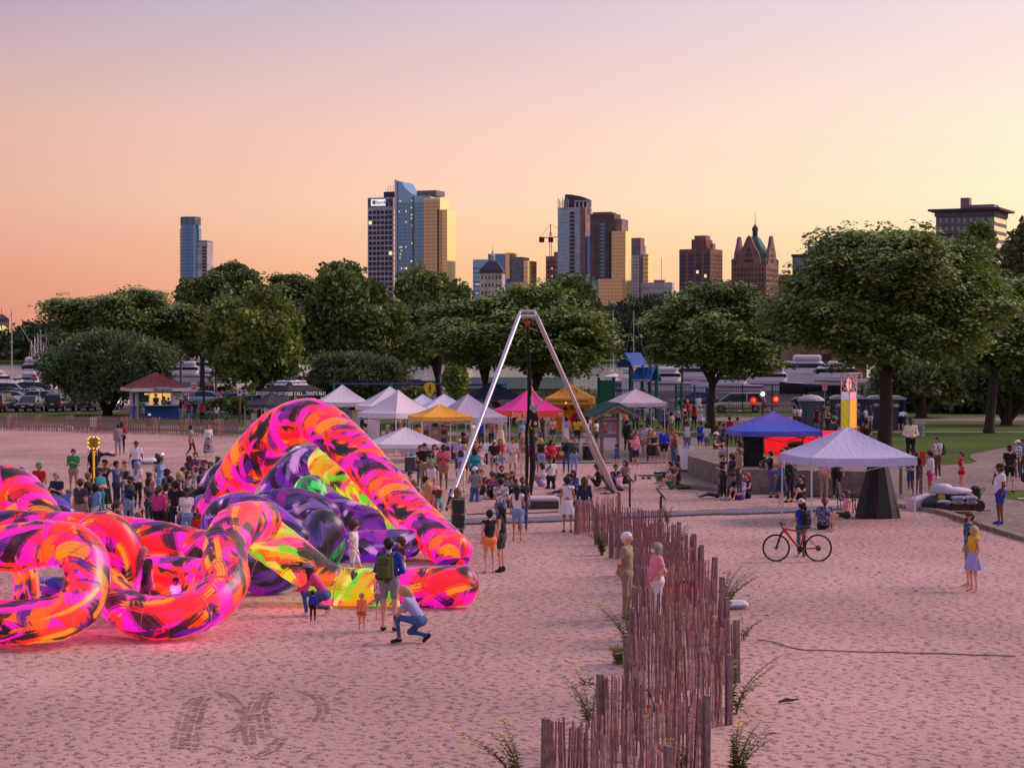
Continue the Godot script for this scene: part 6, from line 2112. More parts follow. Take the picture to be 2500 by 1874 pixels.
func bicycle(label: String,at: Vector3,turn: float,hex: String,group := "") -> Node3D:
	var o := thing("bicycle",label,"bicycle",at,turn,group)
	var red := mat(hex,0.35,0.1)
	var blk := mat("141317",0.7)
	for x in [-0.54,0.54]:
		var b := MB.new()
		var ring := []
		var rr := []
		for k in 33:
			ring.append(Vector3(x + cos(TAU*k/32)*0.335,0.36 + sin(TAU*k/32)*0.335,0))
			rr.append(0.026)
		b.tube(ring,rr,6,false)
		var w := part("wheel",b,blk,o)
		b = MB.new()
		for k in 18:
			var a := TAU*k/18
			b.rod(Vector3(x,0.36,0.03*(1 if k % 2 else -1)),Vector3(x + cos(a)*0.32,0.36 + sin(a)*0.32,0),0.0018,3)
		b.tube([Vector3(x,0.36,-0.04),Vector3(x,0.36,0.04)],[0.05,0.05],8)
		part("spokes",b,mat("8c8890",0.3,0.8),w)
	var f := MB.new()
	f.rod(Vector3(-0.36,0.86,0),Vector3(0.07,0.33,0),0.034)
	f.rod(Vector3(-0.36,0.86,0),Vector3(0.18,0.76,0),0.024)
	f.rod(Vector3(-0.38,0.92,0),Vector3(-0.34,0.76,0),0.03)
	f.rod(Vector3(0.07,0.33,0),Vector3(0.2,0.84,0),0.024)
	for z in [-0.05,0.05]:
		f.rod(Vector3(0.07,0.33,z*0.5),Vector3(0.54,0.36,z),0.016)
		f.rod(Vector3(0.18,0.72,z*0.3),Vector3(0.54,0.36,z),0.013)
	part("frame",f,red,o)
	f = MB.new()
	for z in [-0.06,0.06]:
		f.rod(Vector3(-0.4,0.76,z),Vector3(-0.54,0.36,z),0.02)
	f.rod(Vector3(-0.39,0.76,-0.06),Vector3(-0.39,0.76,0.06),0.02)
	part("fork",f,mat("26222a",0.4,0.3),o)
	f = MB.new()
	f.rod(Vector3(-0.39,0.9,0),Vector3(-0.42,1.0,0),0.02)
	f.rod(Vector3(-0.4,1.0,-0.33),Vector3(-0.4,1.0,0.33),0.015)
	for z in [-0.28,0.28]:
		f.rod(Vector3(-0.4,1.0,z),Vector3(-0.36,1.0,z*1.25),0.02)
		f.rod(Vector3(-0.42,0.99,z*0.6),Vector3(-0.5,0.97,z*0.9),0.008)
	part("handlebar",f,blk,o)
	soft(o,"saddle",Vector3(0.22,0.9,0),Vector3(0.26,0.06,0.14),0.02,blk)
	f = MB.new()
	f.tube([Vector3(0.54,0.36,0.03),Vector3(0.54,0.36,0.06)],[0.075,0.03],10)
	f.tube([Vector3(0.07,0.33,0.05),Vector3(0.07,0.33,0.06)],[0.085,0.085],12)
	f.rod(Vector3(0.07,0.33,0.07),Vector3(0.16,0.2,0.08),0.012)
	f.box(Vector3(0.17,0.19,0.13),Vector3(0.09,0.025,0.1))
	part("drivetrain",f,mat("2a282c",0.4,0.5),o)
	return o
func build_cars_boats() -> void:
	rng.seed = 97
	make_car("black car cut by the left frame in the front parking row",Vector3(-46.83,0,-183),84,"suv","191a20")
	make_car("dark navy sedan facing the beach, second in the front parking row",Vector3(-44.59,0,-184),-92,"sedan","1c2138")
	make_car("black hatchback with red tail lights facing away in the front row",Vector3(-41.79,0,-184),85,"suv","15161c")
	make_car("black pickup facing the beach under the dark evergreen",Vector3(-39.26,0,-186),-92,"pickup","16171c")
	make_car("white car peeking out between the evergreen and the snack hut",Vector3(-37.52,0,-190),-110,"sedan","c8c8d4")
	make_car("white crossover parked across behind the navy sedan",Vector3(-46.61,0,-194),172,"suv","d2ccd6")
	make_car("white pickup parked across in the second row at the left",Vector3(-49.03,0,-203),4,"pickup","ccc8d4")
	make_car("silver sedan at the left border behind the white crossover",Vector3(-52.21,0,-206),176,"sedan","8c8c9a")
	make_car("red and white car behind the white pickup",Vector3(-53.59,0,-216),178,"sedan","a88088")
	make_car("grey blue sedan at the left border in the third row",Vector3(-57.46,0,-226),175,"sedan","525868")
	make_car("silver sedan in the third row below the stop sign",Vector3(-55.74,0,-230),178,"sedan","6c7284")
	make_car("dark green car behind the third row at the left",Vector3(-60.23,0,-240),2,"suv","263030")
	make_car("dark van parked in the far row below the stop sign",Vector3(-58.7,0,-246),3,"van","2c2c38")
	make_car("light blue car beside the do not enter sign right of the hut",Vector3(-31.97,0,-205),175,"sedan","8ca0bc")
	make_car("red pickup behind the lamp post right of the hut",Vector3(-33.7,0,-222),178,"pickup","a01424")
	make_car("silver sedan between the lamp post and the maple trunk",Vector3(-27.34,0,-196),178,"sedan","7c8296")
	make_car("silver sedan right behind the maple trunk with spoked wheel",Vector3(-23.8,0,-186),2,"sedan","8a8c98")
	make_car("red car roof behind the silver sedans",Vector3(-29.77,0,-224),178,"suv","9c2034")
	make_car("dark grey car behind the silver sedans near the pole",Vector3(-34.23,0,-236),178,"sedan","3c4450")
	make_car("orange truck behind the sapling and the swing beam",Vector3(-13.29,0,-275),2,"van","c04a20")
	make_car("dark blue hatchback on the road left of the sapling",Vector3(-11.43,0,-262),176,"suv","1c2440")
	make_car("grey car behind the playground's left side",Vector3(13.58,0,-262),178,"sedan","545a6e")
	make_car("pink red car behind the playground's grey one",Vector3(14.65,0,-276),178,"sedan","c06a80")
	make_car("beige minivan parked behind the iron fence beside the tree trunk",Vector3(20.55,0,-181),174,"van","c0b49a")
	make_car("dark car beyond the iron fence right of the minivan",Vector3(18.51,0,-200),178,"sedan","3a3a44")
	make_car("black covered speedboat trailer car behind the fence",Vector3(31,0,-205),178,"sedan","18181e")
	# harbour on the left
	make_boat("white sailboat with tall mast and furled stays at the left",Vector3(-81.94,0,-330) + Vector3(0,-1,0),172,13,1.9,"d8ccd2",false,13.5)
	make_boat("white motor yacht with flybridge before the dark evergreen",Vector3(-81.05,0,-345) + Vector3(0,-1,0),8,14,3.0,"e6dad2")
	make_boat("white cabin cruiser left of the stop sign",Vector3(-76.02,0,-310) + Vector3(0,-1,0),186,8,1.8,"dad0d8")
	make_boat("white motorboat low at the left frame edge",Vector3(-76.9,0,-300) + Vector3(0,-1,0),40,7,2.0,"e0d4d8")
	for k in 9:
		make_boat(["slim sailboat mast just right of the tall mast","sailboat mast second beyond the stop sign","sailboat with pale mast left of the locust's low branches","far sailboat under the warehouse end","far sailboat, its mast before the locust leaves","thin far sailboat mast in the packed row","farthest sailboat in the packed row of masts","sailboat mast touching the evergreen's top edge","lone sailboat mast seen above the far woods right of the towers"][k],Vector3([(75.0 - 1250),(84 - 1250),(92 - 1250),(100 - 1250),(108 - 1250),(88 - 1250),(96 - 1250),(116 - 1250),(1552 - 1250)][k]/4861.0*(420 + k*22.0),-1,-(420 + k*22.0)),90 + k*7,9,1.4,"d4cad0",false,9.0 + (k*5) % 4 if k < 8 else 19.0)
	make_boat("sailboat with a thin mast in the gap right of the dark tree",Vector3(21.76,0,-430) + Vector3(0,-1,0),80,10,1.6,"d4cad0",false,15.5)
	# boats laid up on land behind the iron fence at the right
	for q in [[1610,235,9.0,"white laid up boat with its bow behind the playground slide"],[1700,245,11.0,"large white laid up cruiser behind the locust's fork"],[1775,225,8.0,"white laid up boat behind the beige minivan"],[1870,232,9.0,"white laid up boat left of the stage lamps"],[1945,250,13.0,"big white laid up yacht behind the stage lamps"],[2030,238,11.0,"white laid up yacht behind the glowing column's top"],[1985,205,7.0,"dark covered speedboat on a trailer behind the iron fence"],[440,300,10.0,"white laid up boat seen under the leftmost locust"],[700,300,9.0,"white boat glimpsed under the maple crown"],[470,330,12.0,"white yacht seen beside the leftmost locust trunk"]]:
		var dark: bool = q[1] == 205
		make_boat(q[3],Vector3((q[0] - 1250)/4861.0*q[1],0.5 if not dark else 1.4,-q[1]),172 + (int(q[0]) % 17),q[2],q[2]*(0.19 if not dark else 0.12),"d8d0d6" if not dark else "1a1a20",not dark)
	for k in 7:
		bicycle(["black bicycle beside the banner under the small black canopy","teal hire bicycle at the rack right of the hut, leftmost","teal hire bicycle second in the rack","teal hire bicycle third in the rack","teal hire bicycle fourth in the rack","teal hire bicycle rightmost in the rack","dark bicycle at the fence before the beige minivan"][k],[Vector3(-20.64,0,-152),Vector3(-23.61,0,-153),Vector3(-23.34,0,-153.5),Vector3(-22.85,0,-153),Vector3(-22.52,0,-153.5),Vector3(-22.03,0,-153),Vector3(17.8,0,-168)][k],[10,40,55,35,60,45,5][k],"1a1a20" if k in [0,6] else "1a8a90","parked bicycles")
# ---------- things on the beach ----------
func build_beach_things() -> void:
	rng.seed = 113
	var steel := mat("c9c0c8",0.25,0.85)
	var black := mat("131217",0.7)
	# aerial rig
	var o := thing("aerial_rig","tall silver tripod rig of long tubes holding the black silks","rig")
	var top_l := Vector3(0.26,6.74,-74)
	var top_r := Vector3(0.91,6.74,-74)
	var b := MB.new()
	var foot_l := Vector3(-2.24,0,-68.11)
	var foot_r := Vector3(3.97,0,-76.24)
	var foot_b := Vector3(3.84,0,-78.06)
	b.rod(top_l,foot_l.lerp(top_l,0.06),0.085,12)
	part("leg",b,steel,o)
	b = MB.new()
	b.rod(foot_l.lerp(top_l,0.1) + Vector3(-0.1,0,0),foot_l,0.05,8)
	part("foot_pole",b,black,o)
	b = MB.new()
	b.rod(top_r,foot_r,0.085,12)
	part("leg",b,steel,o)
	b = MB.new()
	b.rod(foot_r.lerp(top_r,0.34) + Vector3(-0.16,0,0),foot_b,0.06,10)
	part("leg_extension",b,steel,o)
	b = MB.new()
	b.rod(foot_b.lerp(top_r,0.09) + Vector3(-0.12,0,0.05),foot_r + Vector3(-0.1,0,0.2),0.05,8)
	part("foot_pole",b,black,o)
	b = MB.new()
	b.box(foot_r.lerp(top_r,0.34) + Vector3(-0.08,0,0),Vector3(0.34,0.12,0.16))
	part("clamp",b,steel,o)
	b = MB.new()
	b.rod(Vector3(0.18,6.74,-74),Vector3(0.99,6.74,-74),0.07,10)
	b.rod(Vector3(0.32,6.93,-74.4),Vector3(0.84,6.93,-74.4),0.06,10)
	b.rod(Vector3(0.26,6.74,-74),Vector3(0.32,6.93,-74.4),0.06,8)
	b.rod(Vector3(0.91,6.74,-74),Vector3(0.84,6.93,-74.4),0.06,8)
	part("head_frame",b,steel,o)
	b = MB.new()
	b.ball(Vector3(0.58,6.47,-74),Vector3(0.1,0.12,0.08))
	part("swivel",b,mat("c81c28",0.4),o)
	o = thing("aerial_silks","pair of long black fabric silks hanging from the rig's red swivel","fabric")
	for q in [[[Vector3(0.56,6.39,-74),Vector3(0.62,3.88,-74),Vector3(0.61,3.12,-74),Vector3(0.53,2.35,-74),Vector3(0.56,1.29,-74),Vector3(0.53,0.14,-74)],[0.02,0.05,0.05,0.055,0.065,0.05]],[[Vector3(0.59,6.39,-74),Vector3(0.7,3.88,-74),Vector3(0.72,2.96,-74),Vector3(0.75,2.2,-74),Vector3(0.78,1.13,-74),Vector3(0.66,-0.12,-74)],[0.02,0.06,0.1,0.1,0.115,0.05]]]:
		b = MB.new()
		b.tube(q[0],q[1],9)
		part("silk",b,mat("0e0d11",0.75),o)
	o = thing("crash_mat","grey crash mat on a wooden base under the silks","mat",Vector3(1.09,0,-68.83),3)
	soft(o,"base",Vector3(0,0.13,-0.3),Vector3(1.05,0.26,0.9),0.02,mat("5e5048",0.85,0.0,"grain"))
	soft(o,"pad",Vector3(0,0.33,-0.3),Vector3(1.08,0.14,0.95),0.05,mat("b8b0bc",0.7))
	o = thing("crash_mat","second grey crash mat base left behind the denim shorts","mat",Vector3(-0.09,0,-69.01),-2)
	soft(o,"base",Vector3(0,0.13,-0.3),Vector3(0.5,0.26,0.8),0.02,mat("6b5c50",0.85,0.0,"grain"))
	soft(o,"pad",Vector3(0,0.33,-0.3),Vector3(0.52,0.14,0.82),0.05,mat("b8b0bc",0.7))
	# ropes and cables on the sand
	for q in [[Vector3(-1.57,0,-72.44),Vector3(-0.3,0,-73.05),Vector3(0.76,0,-74.08),Vector3(1.82,0,-74.72),"thin dark rope on the sand behind the person in brown overalls"],[Vector3(-1.5,0,-66.22),Vector3(-0.14,0,-66.55),Vector3(0.97,0,-67.07),Vector3(1.67,0,-67.41),"thin dark rope on the sand behind the grey roll mat"],[Vector3(3.36,0,-75.8),Vector3(3.62,0,-76.46),Vector3(3.54,0,-75.36),Vector3(3.9,0,-75.8),"coiled black cable at the foot of the rig's right leg"],[Vector3(4.31,0,-37.32) + Vector3(0.3,0,0),Vector3(5.25,0,-35.88),Vector3(7.01,0,-35.78),Vector3(8.96,0,-35.35),"long thin cord lying across the empty right sand"]]:
		b = MB.new()
		var cv := Curve3D.new()
		for k in 4:
			cv.add_point(q[k] + Vector3(0,0.02,0),Vector3(-0.1,0,0),Vector3(0.1,0,0))
		var pp := []
		var rr := []
		for k in 24:
			var p := cv.sample_baked(cv.get_baked_length()*k/23.0)
			p.y = sand_y(p.x,-p.z) + 0.018
			pp.append(p)
			rr.append(0.022 if q[4].begins_with("coiled") or q[4].begins_with("thin") else 0.012)
		b.tube(pp,rr,5)
		tag(part("rope",b,mat("3a3034",0.8) if not q[4].begins_with("long") else mat("8a6c62",0.9)),q[4],"rope")
	# roll-out mat across the sand
	b = MB.new()
	var m0 := Vector3(-2.04,0,-61.99)
	var m1 := Vector3(11.54,0,-67.94)
	var steps := 150
	var wl := MB.new()
	for k in steps:
		var q := []
		for s in [[k,0],[k + 1,0],[k + 1,1],[k,1]]:
			var t: float = float(s[0])/steps
			var p := m0.lerp(m1,t)
			p.z += -1.5*s[1] - 0.16*absf(sin(t*42.0))*s[1]
			p.y = 0.045 + sand_y(p.x,-p.z) + 0.02
			q.append(p)
		b.quad(q[0],q[1],q[2],q[3])
		b.quad(q[0] - Vector3(0,0.08,0),q[1] - Vector3(0,0.08,0),q[1],q[0])
		wl.quad(q[0].lerp(q[3],0.45) + Vector3(0,0.008,0),q[1].lerp(q[2],0.45) + Vector3(0,0.008,0),q[1].lerp(q[2],0.5) + Vector3(0,0.008,0),q[0].lerp(q[3],0.5) + Vector3(0,0.008,0))
		if k % 2 == 0:
			wl.quad(q[0] + Vector3(0,0.01,0),q[1] + Vector3(0,0.01,0),q[1].lerp(q[2],0.03) + Vector3(0,0.01,0),q[0].lerp(q[3],0.03) + Vector3(0,0.01,0))
	var mt := part("roll_out_mat",b,mat("585262",0.85,0.0,"cloth"))
	tag(mt,"long grey roll out mat with a white centre line across the sand","mat")
	part("centre_line",wl,mat("b0a8b4",0.8),mt)
	# lecterns on posts
	for q in [[1538,1196,1214,"dark slanted reading panel on a post, left of the pair by the far fence"],[1614,1196,1262,"dark slanted reading panel on a post, right of the pair by the far fence"],[312,1222,1300,"dark slanted reading panel in the left crowd, left of its pair"],[345,1226,1304,"dark slanted reading panel in the left crowd, right of its pair"]]:
		var zz: float = 26249/(q[2] + 24.0 - 860.0) if q[0] > 1000 else 56.0
		o = thing("reading_panel",q[3],"sign",Vector3((q[0] - 1250.0)/4861.0*zz,0,-zz),-32 if q[0] > 1000 else -25)
		pole(o,"post",Vector3.ZERO,Vector3(0,0.95,0),0.04,mat("2a262e",0.6))
		soft(o,"panel",Vector3(0,1.02,0),Vector3(0.42,0.03,0.42),0.01,mat("2c2b31",0.35) if q[0] > 1000 else mat("5a4e4c",0.5),Basis(Vector3.RIGHT,-0.5).rotated(Vector3.FORWARD,0.75))
	# changing tent, chairs
	o = thing("changing_tent","black pop up changing tent with red piping under the pale canopy","tent",Vector3(12,0,-65.23),10)
	b = MB.new()
	b.lathe([Vector2(0.78,0),Vector2(0.72,0.35),Vector2(0.6,0.8),Vector2(0.46,1.3),Vector2(0.34,1.75),Vector2(0.2,2.0),Vector2(0,2.05)],Vector3.ZERO,10,Vector2(1,0.9))
	part("fabric",b,mat("17151b",0.6),o)
	for a in [0.7,1.9,-0.4]:
		b = MB.new()
		var pp := []
		var rr := []
		for k in 9:
			var t := k/8.0
			pp.append(Vector3(cos(a + t*0.35)*lerpf(0.8,0.2,t),2.0*t,sin(a + t*0.35)*0.9*lerpf(0.8,0.2,t)) + Vector3(0,0,0.01))
			rr.append(0.012)
		b.tube(pp,rr,4)
		part("piping",b,mat("7a1c30",0.6),o)
	for q in [[Vector3(11.27,0,-66.89),70.0,"1c2440","navy camp chair beside the black changing tent"],[Vector3(10.48,0,-74.29),30.0,"181528","dark folding stool chair under the purple cooler by the stage wall"],[Vector3(-9.28,0,-82),20.0,"1a181e","dark camp chair seen through the tall arch"],[Vector3(-13.6,0,-61),50.0,"2850a8","blue camp chair in the left crowd"]]:
		o = thing("camp_chair",q[3],"chair",q[0],q[1])
		var cm := mat(q[2],0.8,0.0,"cloth")
		soft(o,"seat",Vector3(0,0.44,0),Vector3(0.52,0.04,0.46),0.015,cm)
		soft(o,"backrest",Vector3(0,0.74,-0.25),Vector3(0.54,0.6,0.03),0.012,cm,Basis(Vector3.RIGHT,-0.15))
		for x in [-0.27,0.27]:
			var lm := MB.new()
			lm.rod(Vector3(x,0,0.25),Vector3(x,0.62,0.22),0.014,6)
			part("leg",lm,black,o)
			lm = MB.new()
			lm.rod(Vector3(x,0,-0.25),Vector3(x,1.05,-0.3),0.014,6)
			part("leg",lm,black,o)
			lm = MB.new()
			lm.rod(Vector3(x,0.62,0.24),Vector3(x,0.62,-0.26),0.02,6)
			part("armrest",lm,cm,o)
			lm = MB.new()
			lm.rod(Vector3(x,0.02,0.25),Vector3(-x,0.44,0.25),0.01,5)
			part("brace",lm,black,o)
	o = thing("cooler_box","purple cooler box with white lid on the folding stool by the stage","cooler",Vector3(10.48,0,-74.29) + Vector3(-0.32,0.5,0.1))
	soft(o,"box",Vector3(0,0.14,0),Vector3(0.3,0.28,0.24),0.02,mat("5a2498",0.5))
	soft(o,"lid",Vector3(0,0.32,0),Vector3(0.28,0.1,0.23),0.03,mat("d8d0e0",0.5))
	# cart with sand bags
	o = thing("garden_cart","low wooden cart by the kerb loaded with grey sacks","cart",Vector3(15.07,0,-67.24),4)
	soft(o,"tray",Vector3(0,0.16,-0.3),Vector3(1.35,0.2,0.8),0.02,mat("5c342c",0.8,0.0,"grain"))
	for x in [-0.6,0.7]:
		b = MB.new()
		b.tube([Vector3(x,0.22,0.08),Vector3(x,0.22,0.18)],[0.2 if x > 0 else 0.14,0.2 if x > 0 else 0.14],12)
		part("wheel",b,mat("3a2420",0.8),o)
	b = MB.new()
	b.rod(Vector3(0.7,0.45,0.0),Vector3(0.95,0.8,0),0.012,5)
	b.rod(Vector3(0.7,0.45,-0.3),Vector3(0.95,0.8,-0.3),0.012,5)
	b.rod(Vector3(0.95,0.8,0),Vector3(0.95,0.8,-0.3),0.012,5)
	b.box(Vector3(0.9,0.06,0.1),Vector3(0.4,0.03,0.06))
	part("handle",b,black,o)
	var base := Vector3(15.07,0,-67.24)
	var sackn := 0
	for q in [[-0.45,0.27,"lower grey sack on the cart, left of three"],[0.0,0.27,"lower grey sack on the cart, middle of three"],[0.44,0.27,"lower grey sack on the cart, right of three"],[0.02,0.41,"upper grey sack on the cart, left of two"],[0.45,0.41,"upper grey sack on the cart, right of two"],[-0.75,0.0,"grey sack lying on the sand before the cart"]]:
		var s := thing("sack",q[2],"sack",base + Vector3(q[0],q[1],0.02 if q[1] > 0 else 0.1),rand(-4,4),"grey sacks at the cart")
		soft(s,"bag",Vector3(0,0.065,-0.1),Vector3(0.43,0.13,0.5),0.045,mat("9a97a2" if sackn != 0 else "8aa4b4",0.5))
		one(s,"print",Vector3(0,0.075,0.153),Vector3(0.2,0.035,0.004),mat("5c5f74",0.6))
		sackn += 1
	o = thing("sack","crumpled white sack on the sand right of the zigzag fence","sack",Vector3(4.72,0,-41.86),12)
	soft(o,"bag",Vector3(0,0.09,0),Vector3(0.5,0.18,0.36),0.07,mat("c9c2cc",0.6))
	one(o,"print",Vector3(0.02,0.06,0.182),Vector3(0.22,0.04,0.004),mat("6c7ca4",0.6))
	o = thing("storage_bin","tipped pale plastic storage bin beside the cart","bin",Vector3(14.1,0,-67.94),20)
	soft(o,"bin",Vector3(0,0.25,-0.2),Vector3(0.85,0.46,0.55),0.05,mat("c8b6c6",0.4),Basis(Vector3(0,0,1),0.25))
	soft(o,"rim",Vector3(-0.44,0.2,-0.2),Vector3(0.05,0.5,0.6),0.02,mat("d8c8d6",0.4),Basis(Vector3(0,0,1),0.25))
	o = thing("tarpaulin","crumpled dark and yellow tarpaulin heap on the cart","tarpaulin",Vector3(14.87,0,-67.58))
	b = MB.new()
	b.ball(Vector3(-0.5,0.22,-0.2),Vector3(0.42,0.3,0.4),6,9)
	b.ball(Vector3(0.25,0.5,-0.35),Vector3(0.7,0.2,0.35),6,9)
	part("dark_sheet",b,mat("2c2a30",0.6),o)
	b = MB.new()
	b.ball(Vector3(-0.25,0.4,-0.1),Vector3(0.16,0.24,0.2),5,7)
	part("yellow_sheet",b,mat("b8901c",0.6),o)
	b = MB.new()
	b.ball(Vector3(0.1,0.68,-0.3),Vector3(0.75,0.14,0.4),6,10)
	b.ball(Vector3(-0.2,0.78,-0.3),Vector3(0.38,0.16,0.34),6,9)
	part("white_sheet",b,mat("c4bcd0",0.7),o)
	o = thing("black_bag","black mesh bag at the back of the cart","bag",Vector3(16.8,0,-72.05))
	soft(o,"bag",Vector3(0,0.3,0),Vector3(0.34,0.55,0.3),0.08,mat("1c1820",0.7))
	# lifeguard stand
	o = thing("lifeguard_chair","raised lifeguard chair with red side panels at the lawn edge","lifeguard chair",Vector3(15.24,0,-76),-8)
	for x in [-0.42,0.42]:
		one(o,"side_panel",Vector3(x,1.35,0.1),Vector3(0.2,0.56,0.1),mat("d01830",0.5))
		for z in [-0.3,0.3]:
			one(o,"leg",Vector3(x*0.9,0.55,z),Vector3(0.08,1.1,0.08),mat("9c8678",0.8,0.0,"grain"))
	one(o,"platform",Vector3(0,1.1,0),Vector3(0.95,0.06,0.75),mat("9c8678",0.8,0.0,"grain"))
	# scooters and wagon inside the fence
	for q in [[Vector3(2.06,0,-29.92),15.0,"red kick scooter lying inside the fence, left of two"],[Vector3(2.39,0,-29.75),-10.0,"red kick scooter lying inside the fence, right of two"]]:
		o = thing("kick_scooter",q[2],"scooter",q[0],q[1])
		soft(o,"deck",Vector3(0,0.07,0),Vector3(0.42,0.04,0.12),0.012,mat("b81822",0.4))
		for x in [-0.26,0.26]:
			b = MB.new()
			b.tube([Vector3(x,0.06,-0.015),Vector3(x,0.06,0.015)],[0.06,0.06],10)
			part("wheel",b,black,o)
		pole(o,"steering_tube",Vector3(-0.26,0.1,0),Vector3(-0.34,0.3,0),0.014,black)
	o = thing("kick_scooter","kick scooter with red grips standing at the left of the fence","scooter",Vector3(1.78,0,-31.55),-20)
	pole(o,"steering_tube",Vector3(0.05,0.1,0),Vector3(-0.02,0.62,0),0.012,mat("a8b4b0",0.4,0.5))
	pole(o,"handlebar",Vector3(-0.17,0.6,0.02),Vector3(0.13,0.67,-0.02),0.011,mat("a8a4ac",0.4,0.5))
	pole(o,"grip",Vector3(-0.19,0.595,0.02),Vector3(-0.12,0.612,0.02),0.018,mat("b01c28",0.6))
	pole(o,"grip",Vector3(0.05,0.65,-0.01),Vector3(0.14,0.672,-0.02),0.018,mat("b01c28",0.6))
	soft(o,"deck",Vector3(0.25,0.07,0),Vector3(0.4,0.04,0.11),0.012,mat("b01c28",0.5))
	for x in [0.04,0.48]:
		b = MB.new()
		b.tube([Vector3(x,0.06,-0.015),Vector3(x,0.06,0.015)],[0.06,0.06],10)
		part("wheel",b,mat("d0c8cc",0.5),o)
	o = thing("folding_wagon","red folding wagon half hidden inside the fence beside the person in pink","wagon",Vector3(3.57,0,-41.86))
	for z in [-0.25,0.25]:
		one(o,"side",Vector3(0,0.42,z),Vector3(0.62,0.3,0.02),mat("9c1424",0.7))
	for x in [-0.31,0.31]:
		one(o,"end",Vector3(x,0.42,0),Vector3(0.02,0.3,0.5),mat("8c1020",0.7))
		for z in [-0.24,0.24]:
			b = MB.new()
			b.tube([Vector3(x,0.1,z - 0.02),Vector3(x,0.1,z + 0.02)],[0.1,0.1],10)
			part("wheel",b,black,o)
			one(o,"corner_post",Vector3(x,0.4,z),Vector3(0.03,0.42,0.03),mat("a8a0a8",0.4,0.5))
	# small things
	for q in [[Vector3(5.72,0,-84.89),"pair of dark shoes left on the sand before the sitting children","3a2430"],[Vector3(9.74,0,-73.87),"dark sandal pair by the blue skirted person","3a2420"]]:
		o = thing("shoes",q[1],"shoes",q[0])
		for x in [-0.12,0.12]:
			soft(o,"shoe",Vector3(x,0.05,0),Vector3(0.12,0.1,0.26),0.035,mat(q[2],0.7),Basis(Vector3.UP,x*4))
	for q in [[Vector3(5.18,0,-83.53),"purple bottle standing on the sand, right of two","6c3ca0"],[Vector3(4.91,0,-83),"pale purple bottle on the sand, left of two","b48cc8"],[Vector3(9.47,0,-76.24),"blue bottle by the stage wall","2874b0"],[Vector3(9.34,0,-76.24),"pink capped bottle by the stage wall","c87aa0"]]:
		o = thing("bottle",q[1],"bottle",q[0])
		b = MB.new()
		b.lathe([Vector2(0,0),Vector2(0.05,0),Vector2(0.05,0.2),Vector2(0.03,0.25),Vector2(0.03,0.3),Vector2(0,0.3)],Vector3.ZERO,10)
		part("flask",b,mat(q[2],0.4),o)
	o = thing("beach_towel","colourful towel under the sitting pair on the back beach","towel",Vector3(-22.17,0,-106.65),8)
	soft(o,"cloth",Vector3(0,0.03,0),Vector3(1.5,0.04,1.0),0.015,mat("d8c8d4",0.9))
	one(o,"print",Vector3(0.2,0.054,0),Vector3(0.6,0.004,0.8),mat("d86a3a",0.9))
	one(o,"print",Vector3(-0.5,0.054,0),Vector3(0.34,0.004,0.8),mat("c02440",0.9))
	o = thing("folded_cloth","white cloth bundle on the sand beside the person in blue shorts","cloth",Vector3(-17.75,0,-96.44))
	soft(o,"cloth",Vector3(0,0.14,0),Vector3(1.2,0.28,0.7),0.12,mat("dcd4e0",0.8))
	b = MB.new()
	b.ball(Vector3(0,0.12,0),Vector3(0.38,0.2,0.3))
	o = put("white_bag",b.mesh(mat("e0d6da",0.7)),null,Vector3(-30.73,0,-138.1))
	tag(o,"small white bag lying before the left beach fence","bag")
	o = thing("driftwood","piece of dark driftwood on the right sand near the bottom","driftwood",Vector3(4.26,0,-30.59),25)
	b = MB.new()
	b.tube([Vector3(-0.18,0.03,0),Vector3(-0.05,0.06,0.01),Vector3(0.08,0.04,-0.02),Vector3(0.2,0.05,0)],[0.015,0.03,0.022,0.008],7)
	part("stick",b,mat("4a352c",0.9,0.0,"bark"),o)
	for k in 26:
		var lv := MB.new()
		var p := Vector3(rand(2.5,9.5),0,-rand(26,60))
		lv.tube([Vector3(-0.05,0.012,0),Vector3(0.0,0.025,0.01),Vector3(0.06,0.012,0)],[0.006,0.014,0.003],5)
		o = put("twig",lv.mesh(mat("5a4238",0.9)),null,p + Vector3(0,sand_y(p.x,-p.z),0))
		o.rotation.y = rand(0,TAU)
		tag(o,"short dark twig lying loose on the right hand sand","twig","twigs scattered on the sand")
	# lit placard in the left crowd
	o = thing("lit_placard","placard edged with glowing yellow bulbs on a pole in the left crowd","sign",Vector3(-13.67,0,-65),8)
	pole(o,"pole",Vector3(0.02,0,0),Vector3(0,2.2,0),0.03,mat("e0a018",0.6,0.0,"glow0.5"))
	one(o,"board",Vector3(0,2.45,0),Vector3(0.34,0.38,0.03),mat("c89830",0.7))
	for k in 12:
		var a := TAU*k/12
		b = MB.new()
		b.ball(Vector3(clampf(cos(a)*0.24,-0.17,0.17),2.45 + clampf(sin(a)*0.27,-0.19,0.19),0.03),Vector3.ONE*0.022,5,6)
		part("bulb",b,mat("ffd860",0.5,0.0,"glow1.6"),o)
	for k in 3:
		one(o,"text_line",Vector3(0,2.54 - k*0.09,0.02),Vector3(0.2,0.03,0.006),mat("6a4a14",0.8))
	# tall printed banner
	o = thing("feather_banner","tall narrow white printed banner between pink and orange canopies","banner",Vector3(2.56,0,-98),10)
	pole(o,"pole",Vector3(0,0,0),Vector3(0,2.25,0),0.02,steel)
	one(o,"sheet",Vector3(0.12,1.35,0.03),Vector3(0.26,1.1,0.012),mat("dcd4dc",0.7),Basis(Vector3(0,0,1),0.06))
	one(o,"print",Vector3(0.1,1.78,0.04),Vector3(0.2,0.2,0.01),mat("5a9cc8",0.7),Basis(Vector3(0,0,1),0.06))
